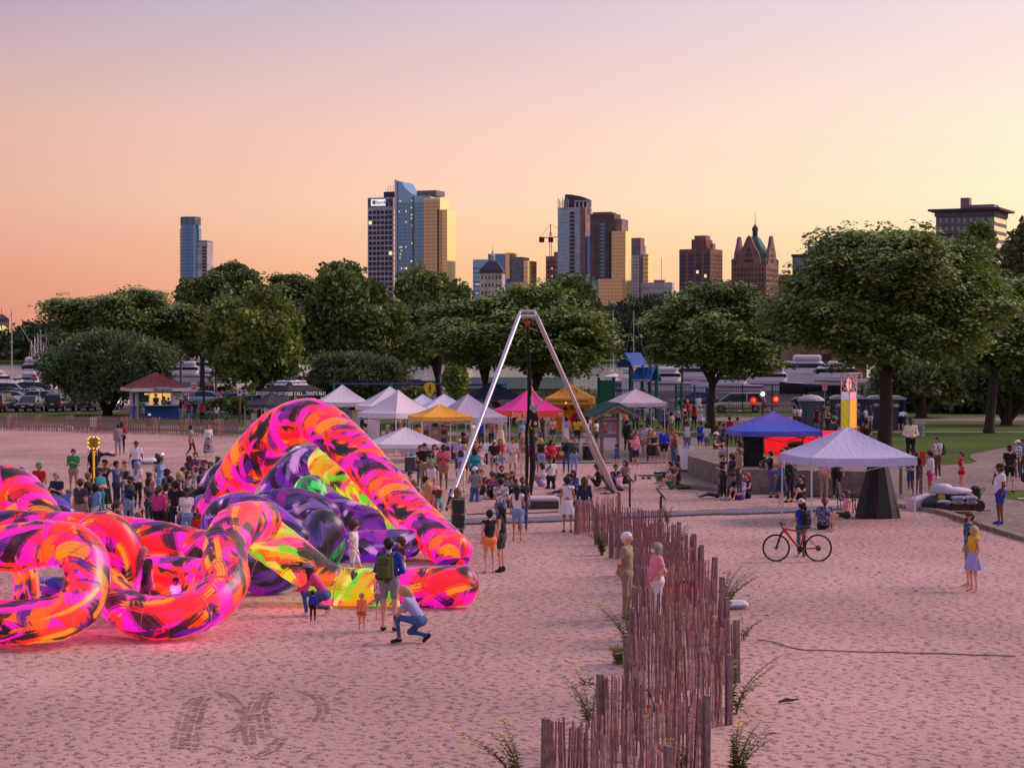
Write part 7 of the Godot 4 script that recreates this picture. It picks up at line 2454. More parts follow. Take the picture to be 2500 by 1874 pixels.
	one(o,"print",Vector3(0.11,1.6,0.04),Vector3(0.22,0.06,0.01),mat("e0d050",0.7),Basis(Vector3(0,0,1),0.06))
	# stall tables with goods
	for q in [[1190,97.5,2.6,"d8d0dc","long white clothed table under the lavender canopy"],[1283,101,0.8,"b83a78","magenta clothed table under the pink canopy"],[1360,99,2.2,"b0184c","crimson clothed table beside the pink canopy"],[1080,99,1.8,"4a3458","dark clothed craft table under the yellow canopy"],[1020,104,1.8,"b8b0c0","pale table under the sharp peaked canopy"],[1590,113,1.2,"6a6a78","grey food table under the pale canopy"],[1008,89,0.7,"4a4450","small table behind the person in white shorts"]]:
		o = thing("stall_table",q[4],"table",Vector3((q[0] - 1250.0)/4861.0*q[1],0,-q[1]),0,"stall tables")
		soft(o,"top",Vector3(0,0.74,0),Vector3(q[2],0.04,0.75),0.012,mat("cfc6d0",0.6))
		one(o,"cloth",Vector3(0,0.42,0.38),Vector3(q[2],0.62,0.02),mat(q[3],0.85))
		for x in [-0.45,0.45]:
			for z in [-0.3,0.3]:
				one(o,"leg",Vector3(q[2]*x,0.36,z),Vector3(0.04,0.72,0.04),mat("8c8890",0.5,0.4))
		for k in int(q[2]*3):
			var g := thing("goods_box",["small box of goods on the %s" % q[4]][0],"box",o.position + Vector3(rand(-0.45,0.45)*q[2],0.765,rand(-0.2,0.25)),rand(-20,20),"goods on the stall tables")
			soft(g,"box",Vector3(0,0.07,0),Vector3(rand(0.1,0.3),0.14,rand(0.1,0.25)),0.015,mat(["2c5aa0","c8c0c8","3a2c38","1c8a90","b89a40","803048","d8d0d8"][rng.randi() % 7],0.6))
	o = thing("clothes_rack","rack of blue, red and cream garments under the first white canopy","clothes rack",Vector3(-10.16,0,-126))
	pole(o,"rail",Vector3(-1.1,1.75,0),Vector3(1.1,1.75,0),0.02,steel)
	for x in [-1.1,1.1]:
		pole(o,"post",Vector3(x,0,0),Vector3(x,1.75,0),0.02,steel)
	for k in 8:
		soft(o,"garment",Vector3(-0.95 + k*0.27,1.25,0),Vector3(0.25,0.95,0.06),0.03,mat(["9c1c34","a8243c","6d90c8","7398cc","d8c49c","d0bc98","2a3460","2c3c70"][k],0.85,0.0,"cloth"))
	o = thing("display_wall","white stall side wall under the sharp peaked canopy","panel",Vector3(-7.53,0,-107))
	one(o,"sheet",Vector3(0,0.95,0),Vector3(0.85,1.7,0.02),mat("dcd4dc",0.75))
	o = thing("display_wall","patterned craft wall under the yellow canopy","panel",Vector3(-3.91,0,-101))
	one(o,"sheet",Vector3(0,1.3,0),Vector3(1.3,1.3,0.02),mat("b8a098",0.8))
	for k in 9:
		one(o,"craft_item",Vector3(-0.45 + (k % 3)*0.45,0.95 + int(k/3)*0.4,0.02),Vector3(0.25,0.22,0.03),mat(["6a4a3a","c0b090","3a5a60","8a3a40","d8c8c0"][k % 5],0.8))
	o = thing("clipboard_bin","black bin with a yellow rim beside the craft table","bin",Vector3(-1.32,0,-96))
	soft(o,"bin",Vector3(0,0.28,0),Vector3(0.3,0.56,0.3),0.03,mat("1c2030",0.7))
	one(o,"rim",Vector3(0,0.57,0),Vector3(0.32,0.03,0.32),mat("d8c020",0.6))
	o = thing("stroller","black and white patterned stroller before the left crowd","stroller",Vector3(-11.08,0,-54.5),20)
	soft(o,"seat",Vector3(0,0.5,0),Vector3(0.42,0.5,0.4),0.08,mat("3c3a46",0.8),Basis(Vector3.RIGHT,0.4))
	soft(o,"hood",Vector3(0,0.9,-0.08),Vector3(0.46,0.3,0.42),0.1,mat("b8b0c4",0.8),Basis(Vector3.RIGHT,-0.4))
	b = MB.new()
	b.rod(Vector3(-0.22,0.15,0.35),Vector3(-0.22,1.05,-0.4),0.015,6)
	b.rod(Vector3(0.22,0.15,0.35),Vector3(0.22,1.05,-0.4),0.015,6)
	b.rod(Vector3(-0.22,1.05,-0.4),Vector3(0.22,1.05,-0.4),0.018,6)
	part("frame",b,black,o)
	for x in [-0.24,0.24]:
		for z in [-0.3,0.35]:
			b = MB.new()
			b.tube([Vector3(x - 0.02,0.12,z),Vector3(x + 0.02,0.12,z)],[0.12,0.12],10)
			part("wheel",b,black,o)
	o = thing("stroller","dark stroller at the right grass edge cut by the frame","stroller",Vector3(20.2,0,-78.06),60)
	soft(o,"seat",Vector3(0,0.5,0),Vector3(0.42,0.4,0.4),0.08,mat("2a2830",0.8))
	o = thing("pickup_bag","white sheet of paper on the right grass patch","paper",Vector3(18.85,0,-73.46))
	one(o,"sheet",Vector3(0,0.01,0),Vector3(0.3,0.02,0.24),mat("dcdce4",0.7))
	# bike of the child
	bicycle("red mountain bike standing on the right sand under the helmeted child",Vector3(7.36,0,-51.3),-2,"c0142a")
# ---------- people ----------
# a pose is a set of joints; bodies and clothes are meshed from one smooth field round its bones
var body_cache := {}
var garment_cache := {}
var hair_cache := {}
func joints(pose: String) -> Dictionary:
	var j := {
		"P": Vector3(0,0.95,0),"W": Vector3(0,1.1,0),"C": Vector3(0,1.3,0.01),"N": Vector3(0,1.47,0.0),"H": Vector3(0,1.62,0.02),
		"sl": Vector3(0.175,1.41,0),"sr": Vector3(-0.175,1.41,0),"el": Vector3(0.235,1.14,-0.02),"er": Vector3(-0.235,1.14,-0.02),"wl": Vector3(0.24,0.89,0.05),"wr": Vector3(-0.24,0.89,0.05),
		"hl": Vector3(0.09,0.92,0),"hr": Vector3(-0.09,0.92,0),"kl": Vector3(0.105,0.5,0.02),"kr": Vector3(-0.105,0.5,0.02),"al": Vector3(0.11,0.08,-0.02),"ar": Vector3(-0.11,0.08,-0.02),"tl": Vector3(0.135,0.035,0.14),"tr": Vector3(-0.135,0.035,0.14)}
	var o := {}
	match pose:
		"ac": o = {"el": Vector3(0.25,1.16,0.04),"wl": Vector3(-0.06,1.18,0.2),"er": Vector3(-0.25,1.16,0.04),"wr": Vector3(0.07,1.13,0.22)}
		"hc": o = {"el": Vector3(0.26,1.13,0.02),"wl": Vector3(0.05,1.03,0.21),"er": Vector3(-0.26,1.13,0.02),"wr": Vector3(-0.05,1.02,0.21)}
		"ph": o = {"el": Vector3(0.235,1.12,0.04),"wl": Vector3(0.06,1.22,0.26),"er": Vector3(-0.235,1.12,0.04),"wr": Vector3(-0.06,1.22,0.27),"H": Vector3(0,1.61,0.05)}
		"up": o = {"el": Vector3(0.24,1.3,0.2),"wl": Vector3(0.08,1.54,0.27),"er": Vector3(-0.24,1.3,0.2),"wr": Vector3(-0.08,1.54,0.27)}
		"hm": o = {"er": Vector3(-0.21,1.16,0.12),"wr": Vector3(-0.06,1.43,0.15)}
		"ra": o = {"er": Vector3(-0.26,1.44,0.16),"wr": Vector3(-0.2,1.68,0.24)}
		"hp": o = {"el": Vector3(0.36,1.16,-0.06),"wl": Vector3(0.17,1.0,0.06)}
		"bh": o = {"el": Vector3(0.26,1.14,-0.08),"wl": Vector3(0.06,0.98,-0.17),"er": Vector3(-0.26,1.14,-0.08),"wr": Vector3(-0.05,0.97,-0.17)}
		"hd": o = {"el": Vector3(0.24,1.15,0.04),"wl": Vector3(0.2,1.08,0.28),"er": Vector3(-0.25,1.14,-0.04)}
		"wk": o = {"kl": Vector3(0.1,0.5,0.15),"al": Vector3(0.1,0.1,0.2),"tl": Vector3(0.11,0.05,0.36),"kr": Vector3(-0.1,0.5,0.0),"ar": Vector3(-0.1,0.15,-0.26),"tr": Vector3(-0.1,0.04,-0.14),"wl": Vector3(0.25,0.91,-0.14),"wr": Vector3(-0.25,0.93,0.2)}
		"sg": o = {"P": Vector3(0,0.13,-0.06),"W": Vector3(0,0.28,-0.1),"C": Vector3(0,0.48,-0.09),"N": Vector3(0,0.66,-0.05),"H": Vector3(0,0.82,-0.01),"sl": Vector3(0.17,0.6,-0.06),"sr": Vector3(-0.17,0.6,-0.06),"el": Vector3(0.26,0.4,0.12),"er": Vector3(-0.26,0.4,0.12),"wl": Vector3(0.09,0.4,0.36),"wr": Vector3(-0.09,0.38,0.36),"hl": Vector3(0.09,0.12,0),"hr": Vector3(-0.09,0.12,0),"kl": Vector3(0.13,0.47,0.3),"kr": Vector3(-0.13,0.46,0.32),"al": Vector3(0.12,0.08,0.5),"ar": Vector3(-0.12,0.08,0.52),"tl": Vector3(0.13,0.035,0.66),"tr": Vector3(-0.13,0.035,0.68)}
		"sl": o = {"P": Vector3(0,0.13,-0.06),"W": Vector3(0,0.28,-0.14),"C": Vector3(0,0.48,-0.18),"N": Vector3(0,0.66,-0.18),"H": Vector3(0,0.82,-0.15),"sl": Vector3(0.17,0.6,-0.18),"sr": Vector3(-0.17,0.6,-0.18),"el": Vector3(0.26,0.36,-0.28),"er": Vector3(-0.24,0.38,0.0),"wl": Vector3(0.27,0.08,-0.34),"wr": Vector3(-0.15,0.26,0.2),"hl": Vector3(0.09,0.12,0),"hr": Vector3(-0.09,0.12,0),"kl": Vector3(0.13,0.2,0.43),"kr": Vector3(-0.13,0.16,0.44),"al": Vector3(0.12,0.08,0.84),"ar": Vector3(-0.12,0.08,0.86),"tl": Vector3(0.15,0.2,0.9),"tr": Vector3(-0.16,0.2,0.92)}
		"kn": o = {"el": Vector3(0.25,0.68,0.0),"er": Vector3(-0.22,0.72,0.14),"wr": Vector3(-0.05,0.94,0.16),"wl": Vector3(0.2,0.46,0.12),"P": Vector3(0,0.5,0),"W": Vector3(0,0.65,0),"C": Vector3(0,0.85,0.01),"N": Vector3(0,1.02,0),"H": Vector3(0,1.17,0.02),"sl": Vector3(0.175,0.96,0),"sr": Vector3(-0.175,0.96,0),"hl": Vector3(0.09,0.47,0),"hr": Vector3(-0.09,0.47,0),"kl": Vector3(0.12,0.07,0.1),"kr": Vector3(-0.12,0.07,0.1),"al": Vector3(0.12,0.06,-0.34),"ar": Vector3(-0.12,0.06,-0.34),"tl": Vector3(0.12,0.03,-0.48),"tr": Vector3(-0.12,0.03,-0.48)}
		"cr": o = {"P": Vector3(0,0.46,-0.16),"W": Vector3(0,0.58,-0.08),"C": Vector3(0,0.76,0.06),"N": Vector3(0,0.9,0.14),"H": Vector3(0,1.0,0.22),"sl": Vector3(0.17,0.85,0.1),"sr": Vector3(-0.17,0.85,0.1),"el": Vector3(0.22,0.6,0.26),"er": Vector3(-0.22,0.6,0.26),"wl": Vector3(0.1,0.56,0.46),"wr": Vector3(-0.1,0.56,0.46),"hl": Vector3(0.1,0.45,-0.13),"hr": Vector3(-0.1,0.45,-0.13),"kl": Vector3(0.15,0.52,0.3),"kr": Vector3(-0.15,0.2,0.14),"al": Vector3(0.15,0.08,0.24),"ar": Vector3(-0.13,0.15,-0.26),"tl": Vector3(0.15,0.035,0.4),"tr": Vector3(-0.13,0.04,-0.16)}
		"bd": o = {"W": Vector3(0,1.04,0.08),"C": Vector3(0,1.16,0.27),"N": Vector3(0,1.22,0.43),"H": Vector3(0,1.24,0.57),"sl": Vector3(0.17,1.17,0.36),"sr": Vector3(-0.17,1.17,0.36),"el": Vector3(0.21,0.92,0.44),"er": Vector3(-0.21,0.92,0.44),"wl": Vector3(0.1,0.78,0.56),"wr": Vector3(-0.1,0.78,0.56)}
		"sc": o = {"P": Vector3(0,0.5,0),"W": Vector3(0,0.64,-0.03),"C": Vector3(0,0.84,-0.03),"N": Vector3(0,1.01,-0.02),"H": Vector3(0,1.16,0.02),"sl": Vector3(0.175,0.95,-0.03),"sr": Vector3(-0.175,0.95,-0.03),"el": Vector3(0.25,0.68,0.02),"er": Vector3(-0.25,0.68,0.02),"wl": Vector3(0.1,0.64,0.26),"wr": Vector3(-0.1,0.64,0.26),"hl": Vector3(0.1,0.5,0),"hr": Vector3(-0.1,0.5,0),"kl": Vector3(0.13,0.52,0.44),"kr": Vector3(-0.13,0.52,0.44),"al": Vector3(0.13,0.09,0.48),"ar": Vector3(-0.13,0.09,0.48),"tl": Vector3(0.14,0.04,0.64),"tr": Vector3(-0.14,0.04,0.64)}
		"iv": o = {"P": Vector3(0.0,0.84,0),"W": Vector3(0.02,0.68,0.0),"C": Vector3(0.04,0.48,0.02),"N": Vector3(0.05,0.31,0.04),"H": Vector3(0.06,0.17,0.05),"sl": Vector3(0.2,0.36,0.03),"sr": Vector3(-0.12,0.38,0.03),"el": Vector3(0.26,0.14,0.06),"er": Vector3(-0.2,0.16,0.08),"wl": Vector3(0.3,-0.08,0.08),"wr": Vector3(-0.12,0.02,0.1),"hl": Vector3(0.08,0.88,0),"hr": Vector3(-0.08,0.88,0),"kl": Vector3(0.3,1.2,0.14),"kr": Vector3(-0.1,1.28,0.05),"al": Vector3(0.06,1.52,0.04),"ar": Vector3(-0.06,1.68,0.02),"tl": Vector3(-0.06,1.64,0.04),"tr": Vector3(-0.1,1.82,0.03)}
	for k in o:
		j[k] = o[k]
	return j
# bones: [from, to, radius a, radius b, zone, share along for a cut]
func bones_of(pose: String,build: String) -> Array:
	var j := joints(pose)
	var f := build == "f"
	var k := build == "k"
	var fat := build == "h"
	var sh := 0.9 if f else (0.88 if k else 1.0)
	for s in ["sl","sr","el","er","wl","wr"]:
		j[s].x *= sh
	var t := 1.22 if fat else (0.9 if f else 1.0)
	var l := 0.9 if f else (0.95 if k else (1.1 if fat else 1.0))
	var c: Vector3 = j["C"]
	var cw := 0.075*sh
	var out := [
		[j["hl"],j["hr"],0.105*(1.1 if f else 1.0)*t,0.105*(1.1 if f else 1.0)*t,1],
		[j["P"],j["W"],0.115*t,(0.095 if f else 0.11)*t,2],
		[j["W"] + Vector3(0.04,0,0),c + Vector3(cw,0,0),(0.085 if f else 0.1)*t,0.105*t,3],
		[j["W"] - Vector3(0.04,0,0),c - Vector3(cw,0,0),(0.085 if f else 0.1)*t,0.105*t,3],
		[c,j["N"] - (j["N"] - c)*0.25,0.1*t,0.06,3],
		[j["sl"],j["sr"],0.055,0.055,3],
		[j["N"] - (j["H"] - j["N"])*0.2,j["H"] - (j["H"] - j["N"])*0.3,0.05*l,0.045*l,0],
		[j["H"] + Vector3(0,0.03,-0.02),j["H"] + Vector3(0,0.02,0.01),0.088 if not k else 0.115,0.085 if not k else 0.11,0],
		[j["H"] + Vector3(0,-0.02,0.035),j["H"] + Vector3(0,-0.065,0.045),0.062,0.04,0],
		[j["H"] + Vector3(0,0.0,0.09),j["H"] + Vector3(0,-0.022,0.108),0.012,0.017,0]]
	if f and not (pose in ["iv"]):
		out.append([c + Vector3(0.065,-0.02,0.07),c + Vector3(-0.065,-0.02,0.07),0.058,0.058,3])
	if fat:
		out.append([j["W"] + Vector3(0,0.02,0.07),j["P"] + Vector3(0,0.06,0.07),0.13,0.11,3])
	for s in ["l","r"]:
		out.append([j["s" + s],j["e" + s],0.052*l,0.04*l,4])
		out.append([j["e" + s],j["w" + s],0.038*l,0.027*l,5])
		var hd: Vector3 = (j["w" + s] - j["e" + s]).normalized()
		out.append([j["w" + s] + hd*0.03,j["w" + s] + hd*0.1,0.034*l,0.026*l,6])
		out.append([j["h" + s],j["k" + s],0.085*t*(1.05 if f else 1.0),0.055*l,7])
		out.append([j["k" + s],j["a" + s],0.054*l,0.036*l,8])
		out.append([j["a" + s],j["t" + s],0.038,0.034,9])
	return out
# smooth field on a grid, meshed by surface nets; returns [verts, normals, quads, zone per vertex, share per vertex]
func nets(bones: Array,cell: float,grow: float) -> Array:
	var lo := Vector3.INF
	var hi := -Vector3.INF
	for b in bones:
		var r := Vector3.ONE*(maxf(b[2],b[3]) + grow + cell*2.0)
		lo = lo.min((b[0] - r).min(b[1] - r))
		hi = hi.max((b[0] + r).max(b[1] + r))
	var nx := int((hi.x - lo.x)/cell) + 2
	var ny := int((hi.y - lo.y)/cell) + 2
	var nz := int((hi.z - lo.z)/cell) + 2
	var sum := PackedFloat32Array()
	sum.resize(nx*ny*nz)
	var kk := 46.0
	for b in bones:
		var a: Vector3 = b[0]
		var ab: Vector3 = b[1] - a
		var l2 := maxf(ab.length_squared(),0.000001)
		var ra: float = b[2] + grow
		var rd: float = b[3] - b[2]
		var m := maxf(b[2],b[3]) + grow + 0.07
		var q0 := ((a.min(b[1]) - Vector3.ONE*m - lo)/cell).floor()
		var q1 := ((a.max(b[1]) + Vector3.ONE*m - lo)/cell).ceil()
		for z in range(maxi(0,int(q0.z)),mini(nz,int(q1.z) + 1)):
			for y in range(maxi(0,int(q0.y)),mini(ny,int(q1.y) + 1)):
				var row := (z*ny + y)*nx
				for x in range(maxi(0,int(q0.x)),mini(nx,int(q1.x) + 1)):
					var p := lo + Vector3(x,y,z)*cell - a
					var t := clampf(p.dot(ab)/l2,0.0,1.0)
					var d := (p - ab*t).length() - ra - rd*t
					if d < 0.1:
						sum[row + x] += exp(-kk*maxf(d,-0.12))
	var sgn := PackedByteArray()
	sgn.resize(sum.size())
	for i in sum.size():
		sgn[i] = 1 if sum[i] > 1.0 else 0
	var vid := {}
	var verts := PackedVector3Array()
	var sy := nx
	var sz := nx*ny
	var offs := [0,1,sy,sy + 1,sz,sz + 1,sz + sy,sz + sy + 1]
	var ed := [[0,1],[2,3],[4,5],[6,7],[0,2],[1,3],[4,6],[5,7],[0,4],[1,5],[2,6],[3,7]]
	var quads := PackedInt32Array()
	for z in nz - 1:
		for y in ny - 1:
			var row := (z*ny + y)*nx
			for x in nx - 1:
				var i := row + x
				var n := sgn[i] + sgn[i + 1] + sgn[i + sy] + sgn[i + sy + 1] + sgn[i + sz] + sgn[i + sz + 1] + sgn[i + sz + sy] + sgn[i + sz + sy + 1]
				if n == 0 or n == 8:
					continue
				var acc := Vector3.ZERO
				var cnt := 0
				for e in ed:
					var i0: int = i + offs[e[0]]
					var i1: int = i + offs[e[1]]
					if sgn[i0] != sgn[i1]:
						var v0 := log(maxf(sum[i0],0.004))
						var v1 := log(maxf(sum[i1],0.004))
						var t := v0/(v0 - v1)
						var p0 := Vector3(e[0] & 1,(e[0] >> 1) & 1,e[0] >> 2)
						var p1 := Vector3(e[1] & 1,(e[1] >> 1) & 1,e[1] >> 2)
						acc += p0.lerp(p1,t)
						cnt += 1
				vid[i] = verts.size()
				verts.append(lo + (Vector3(x,y,z) + acc/cnt)*cell)
	for i in vid:
		var s := sgn[i]
		# edges of this cell's own corner along x, y, z
		if sgn[i + 1] != s and vid.has(i - sy) and vid.has(i - sz) and vid.has(i - sy - sz):
			var q := [vid[i],vid[i - sy],vid[i - sy - sz],vid[i - sz]]
			quads.append_array(PackedInt32Array(q if s == 1 else [q[3],q[2],q[1],q[0]]))
		if sgn[i + sy] != s and vid.has(i - 1) and vid.has(i - sz) and vid.has(i - 1 - sz):
			var q := [vid[i],vid[i - sz],vid[i - 1 - sz],vid[i - 1]]
			quads.append_array(PackedInt32Array(q if s == 1 else [q[3],q[2],q[1],q[0]]))
		if sgn[i + sz] != s and vid.has(i - 1) and vid.has(i - sy) and vid.has(i - 1 - sy):
			var q := [vid[i],vid[i - 1],vid[i - 1 - sy],vid[i - sy]]
			quads.append_array(PackedInt32Array(q if s == 1 else [q[3],q[2],q[1],q[0]]))
	var norms := PackedVector3Array()
	norms.resize(verts.size())
	for k in range(0,quads.size(),4):
		var m := (verts[quads[k + 2]] - verts[quads[k]]).cross(verts[quads[k + 3]] - verts[quads[k + 1]])
		for e in 4:
			norms[quads[k + e]] += m
	for k in norms.size():
		norms[k] = norms[k].normalized()
	return [verts,norms,quads]
func zones_of(verts: PackedVector3Array,bones: Array,grow: float) -> Array:
	var zone := PackedByteArray()
	var share := PackedFloat32Array()
	zone.resize(verts.size())
	share.resize(verts.size())
	for i in verts.size():
		var best := 9.0
		for b in bones:
			var ab: Vector3 = b[1] - b[0]
			var p: Vector3 = verts[i] - b[0]
			var t := clampf(p.dot(ab)/maxf(ab.length_squared(),0.000001),0.0,1.0)
			var d: float = (p - ab*t).length() - lerpf(b[2],b[3],t) - grow
			if d < best:
				best = d
				zone[i] = b[4]
				share[i] = t
	return [zone,share]
func mesh_of(net: Array,idx: PackedInt32Array) -> ArrayMesh:
	var remap := {}
	var v := PackedVector3Array()
	var n := PackedVector3Array()
	var ix := PackedInt32Array()
	for i in idx:
		if not remap.has(i):
			remap[i] = v.size()
			v.append(net[0][i])
			n.append(net[1][i])
		ix.append(remap[i])
	var am := ArrayMesh.new()
	if ix.size() == 0:
		return am
	var ar := []
	ar.resize(Mesh.ARRAY_MAX)
	ar[Mesh.ARRAY_VERTEX] = v
	ar[Mesh.ARRAY_NORMAL] = n
	ar[Mesh.ARRAY_INDEX] = ix
	am.add_surface_from_arrays(Mesh.PRIMITIVE_TRIANGLES,ar)
	return am
func tri_of(q: PackedInt32Array,k: int) -> PackedInt32Array:
	return PackedInt32Array([q[k],q[k + 2],q[k + 1],q[k],q[k + 3],q[k + 2]])
# fingers for those who stand near: five bent tapered tubes on each hand, joined to the body mesh
func add_hands(am: ArrayMesh,j: Dictionary) -> ArrayMesh:
	var b := MB.new()
	for s in ["l","r"]:
		var w: Vector3 = j["w" + s]
		var d: Vector3 = (w - j["e" + s]).normalized()
		var side := d.cross(Vector3(1,0,0) if absf(d.x) < 0.8 else Vector3(0,0,1)).normalized()
		var palm := side.cross(d).normalized()
		for f in 4:
			var o := w + d*0.085 + side*(f - 1.5)*0.018
			var l: float = [0.06,0.072,0.068,0.054][f]
			b.tube([o,o + d*l*0.5 + palm*0.006,o + d*l*0.85 + palm*0.022,o + d*l + palm*0.035],[0.0095,0.009,0.008,0.006],6)
		var o2 := w + d*0.035 + side*0.03
		b.tube([o2,o2 + d*0.03 + side*0.018,o2 + d*0.058 + side*0.02 + palm*0.012],[0.012,0.01,0.007],6)
	var st := SurfaceTool.new()
	st.begin(Mesh.PRIMITIVE_TRIANGLES)
	st.append_from(am,0,Transform3D.IDENTITY)
	st.append_from(b.mesh(null),0,Transform3D.IDENTITY)
	return st.commit()
func body_for(pose: String,build: String,fine: bool) -> Dictionary:
	var key := "%s %s %s" % [pose,build,fine]
	if body_cache.has(key):
		return body_cache[key]
	var bones := bones_of(pose,build)
	var cell := 0.016 if fine else 0.028
	var skin := nets(bones,cell,-0.012)
	var idx := PackedInt32Array()
	for k in range(0,skin[2].size(),4):
		idx.append_array(tri_of(skin[2],k))
	var cl := nets(bones,cell,0.002)
	var zn := zones_of(cl[0],bones,0.002)
	var am := mesh_of(skin,idx)
	if fine:
		am = add_hands(am,joints(pose))
	var d := {"skin": am,"net": cl,"zone": zn[0],"share": zn[1],"j": joints(pose)}
	body_cache[key] = d
	return d
# which zones and how far along each a garment reaches
func covers(code: String,z: int,t: float) -> bool:
	match code:
		"T": return z == 3 or (z == 2 and t > 0.35) or (z == 4 and t < 0.62)
		"J": return z == 3 or z == 2 or z == 4 or (z == 5 and t < 0.9) or z == 1 and false
		"K": return (z == 3) or (z == 2 and t > 0.35)
		"Q": return z == 3
		"S": return z == 1 or (z == 2 and t <= 0.35) or (z == 7 and t < 0.72)
		"B": return z == 1 or (z == 7 and t < 0.3)
		"P": return z == 1 or (z == 2 and t <= 0.35) or z == 7 or (z == 8 and t < 0.9)
		"C": return z == 1 or (z == 2 and t <= 0.35) or z == 7 or (z == 8 and t < 0.6)
		"D": return z == 3 or z == 2 or z == 1 or (z == 4 and t < 0.3)
		"F": return z == 9
		"O": return z == 9 or (z == 8 and t > 0.78)
	return false
func garment_for(pose: String,build: String,fine: bool,code: String) -> ArrayMesh:
	var key := "%s %s %s %s" % [pose,build,fine,code]
	if garment_cache.has(key):
		return garment_cache[key]
	var d := body_for(pose,build,fine)
	var q: PackedInt32Array = d.net[2]
	var idx := PackedInt32Array()
	for k in range(0,q.size(),4):
		var n := 0
		for e in 4:
			if covers(code,d.zone[q[k + e]],d.share[q[k + e]]):
				n += 1
		if n >= 3:
			idx.append_array(tri_of(q,k))
	garment_cache[key] = mesh_of(d.net,idx)
	return garment_cache[key]
# skirts hang in folds from the waist
func skirt_mesh(hem: float,flare: float) -> ArrayMesh:
	var key := "skirt %s %s" % [hem,flare]
	if garment_cache.has(key):
		return garment_cache[key]
	var b := MB.new()
	var rows := 9
	var n := 36
	var pt := func(i: int,k: int) -> Vector3:
		var t := float(i)/rows
		var a := TAU*k/n
		var fold := 1.0 + 0.07*t*sin(a*9.0 + 0.6) + 0.04*t*sin(a*4.0)
		var r := lerpf(0.135,flare,pow(t,0.8))*fold
		return Vector3(cos(a)*r*1.18,lerpf(1.04,hem,t),-sin(a)*r*0.95)
	for i in rows:
		for k in n:
			b.quad(pt.call(i + 1,k),pt.call(i + 1,k + 1),pt.call(i,k + 1),pt.call(i,k))
	garment_cache[key] = b.mesh(null)
	return garment_cache[key]
func hair_mesh(style: String) -> ArrayMesh:
	if hair_cache.has(style):
		return hair_cache[style]
	var base := [[Vector3(0,0.035,-0.03),Vector3(0,0.045,0.005),0.098,0.088,0],[Vector3(0,-0.01,-0.05),Vector3(0,-0.05,-0.05),0.07,0.05,0]]
	match style:
		"L": base.append_array([[Vector3(0,0.0,-0.06),Vector3(0,-0.3,-0.1),0.075,0.06,0],[Vector3(0.07,0.0,-0.01),Vector3(0.085,-0.24,-0.02),0.034,0.03,0],[Vector3(-0.07,0.0,-0.01),Vector3(-0.085,-0.24,-0.02),0.034,0.03,0]])
		"M": base.append_array([[Vector3(0,0.0,-0.05),Vector3(0,-0.12,-0.07),0.08,0.06,0],[Vector3(0.075,0.02,-0.01),Vector3(0.085,-0.1,-0.01),0.036,0.03,0],[Vector3(-0.075,0.02,-0.01),Vector3(-0.085,-0.1,-0.01),0.036,0.03,0]])
		"B": base.append_array([[Vector3(0,0.1,-0.1),Vector3(0,0.1,-0.11),0.044,0.044,0]])
		"P": base.append_array([[Vector3(0,0.04,-0.11),Vector3(0,-0.04,-0.16),0.034,0.036,0],[Vector3(0,-0.04,-0.16),Vector3(0,-0.28,-0.13),0.034,0.018,0]])
		"A": base.append_array([[Vector3(0,0.05,-0.03),Vector3(0,0.06,-0.02),0.15,0.14,0]])
		"U": base.append_array([[Vector3(0,0.07,-0.0),Vector3(0,0.08,0.02),0.09,0.07,0],[Vector3(0.06,0.06,-0.02),Vector3(-0.06,0.06,-0.02),0.07,0.07,0]])
		"E": base = [[Vector3(0.05,0.0,0.06),Vector3(0,-0.075,0.075),0.022,0.03,0],[Vector3(-0.05,0.0,0.06),Vector3(0,-0.075,0.075),0.022,0.03,0]]
		"R": base = [[Vector3(0,-0.03,-0.05),Vector3(0,-0.035,-0.05),0.08,0.07,0],[Vector3(0.08,-0.02,-0.01),Vector3(0.07,-0.04,-0.02),0.025,0.02,0],[Vector3(-0.08,-0.02,-0.01),Vector3(-0.07,-0.04,-0.02),0.025,0.02,0]]
	var n := nets(base,0.016,0.0)
	if style in ["A","U","L","M"]:
		var fn := FastNoiseLite.new()
		fn.frequency = 22.0
		for i in n[0].size():
			n[0][i] += n[1][i]*fn.get_noise_3dv(n[0][i]*Vector3(1,0.35 if style == "L" else 1.0,1))*(0.014 if style in ["A","U"] else 0.008)
	var idx := PackedInt32Array()
	for k in range(0,n[2].size(),4):
		idx.append_array(tri_of(n[2],k))
	hair_cache[style] = mesh_of(n,idx)
	return hair_cache[style]
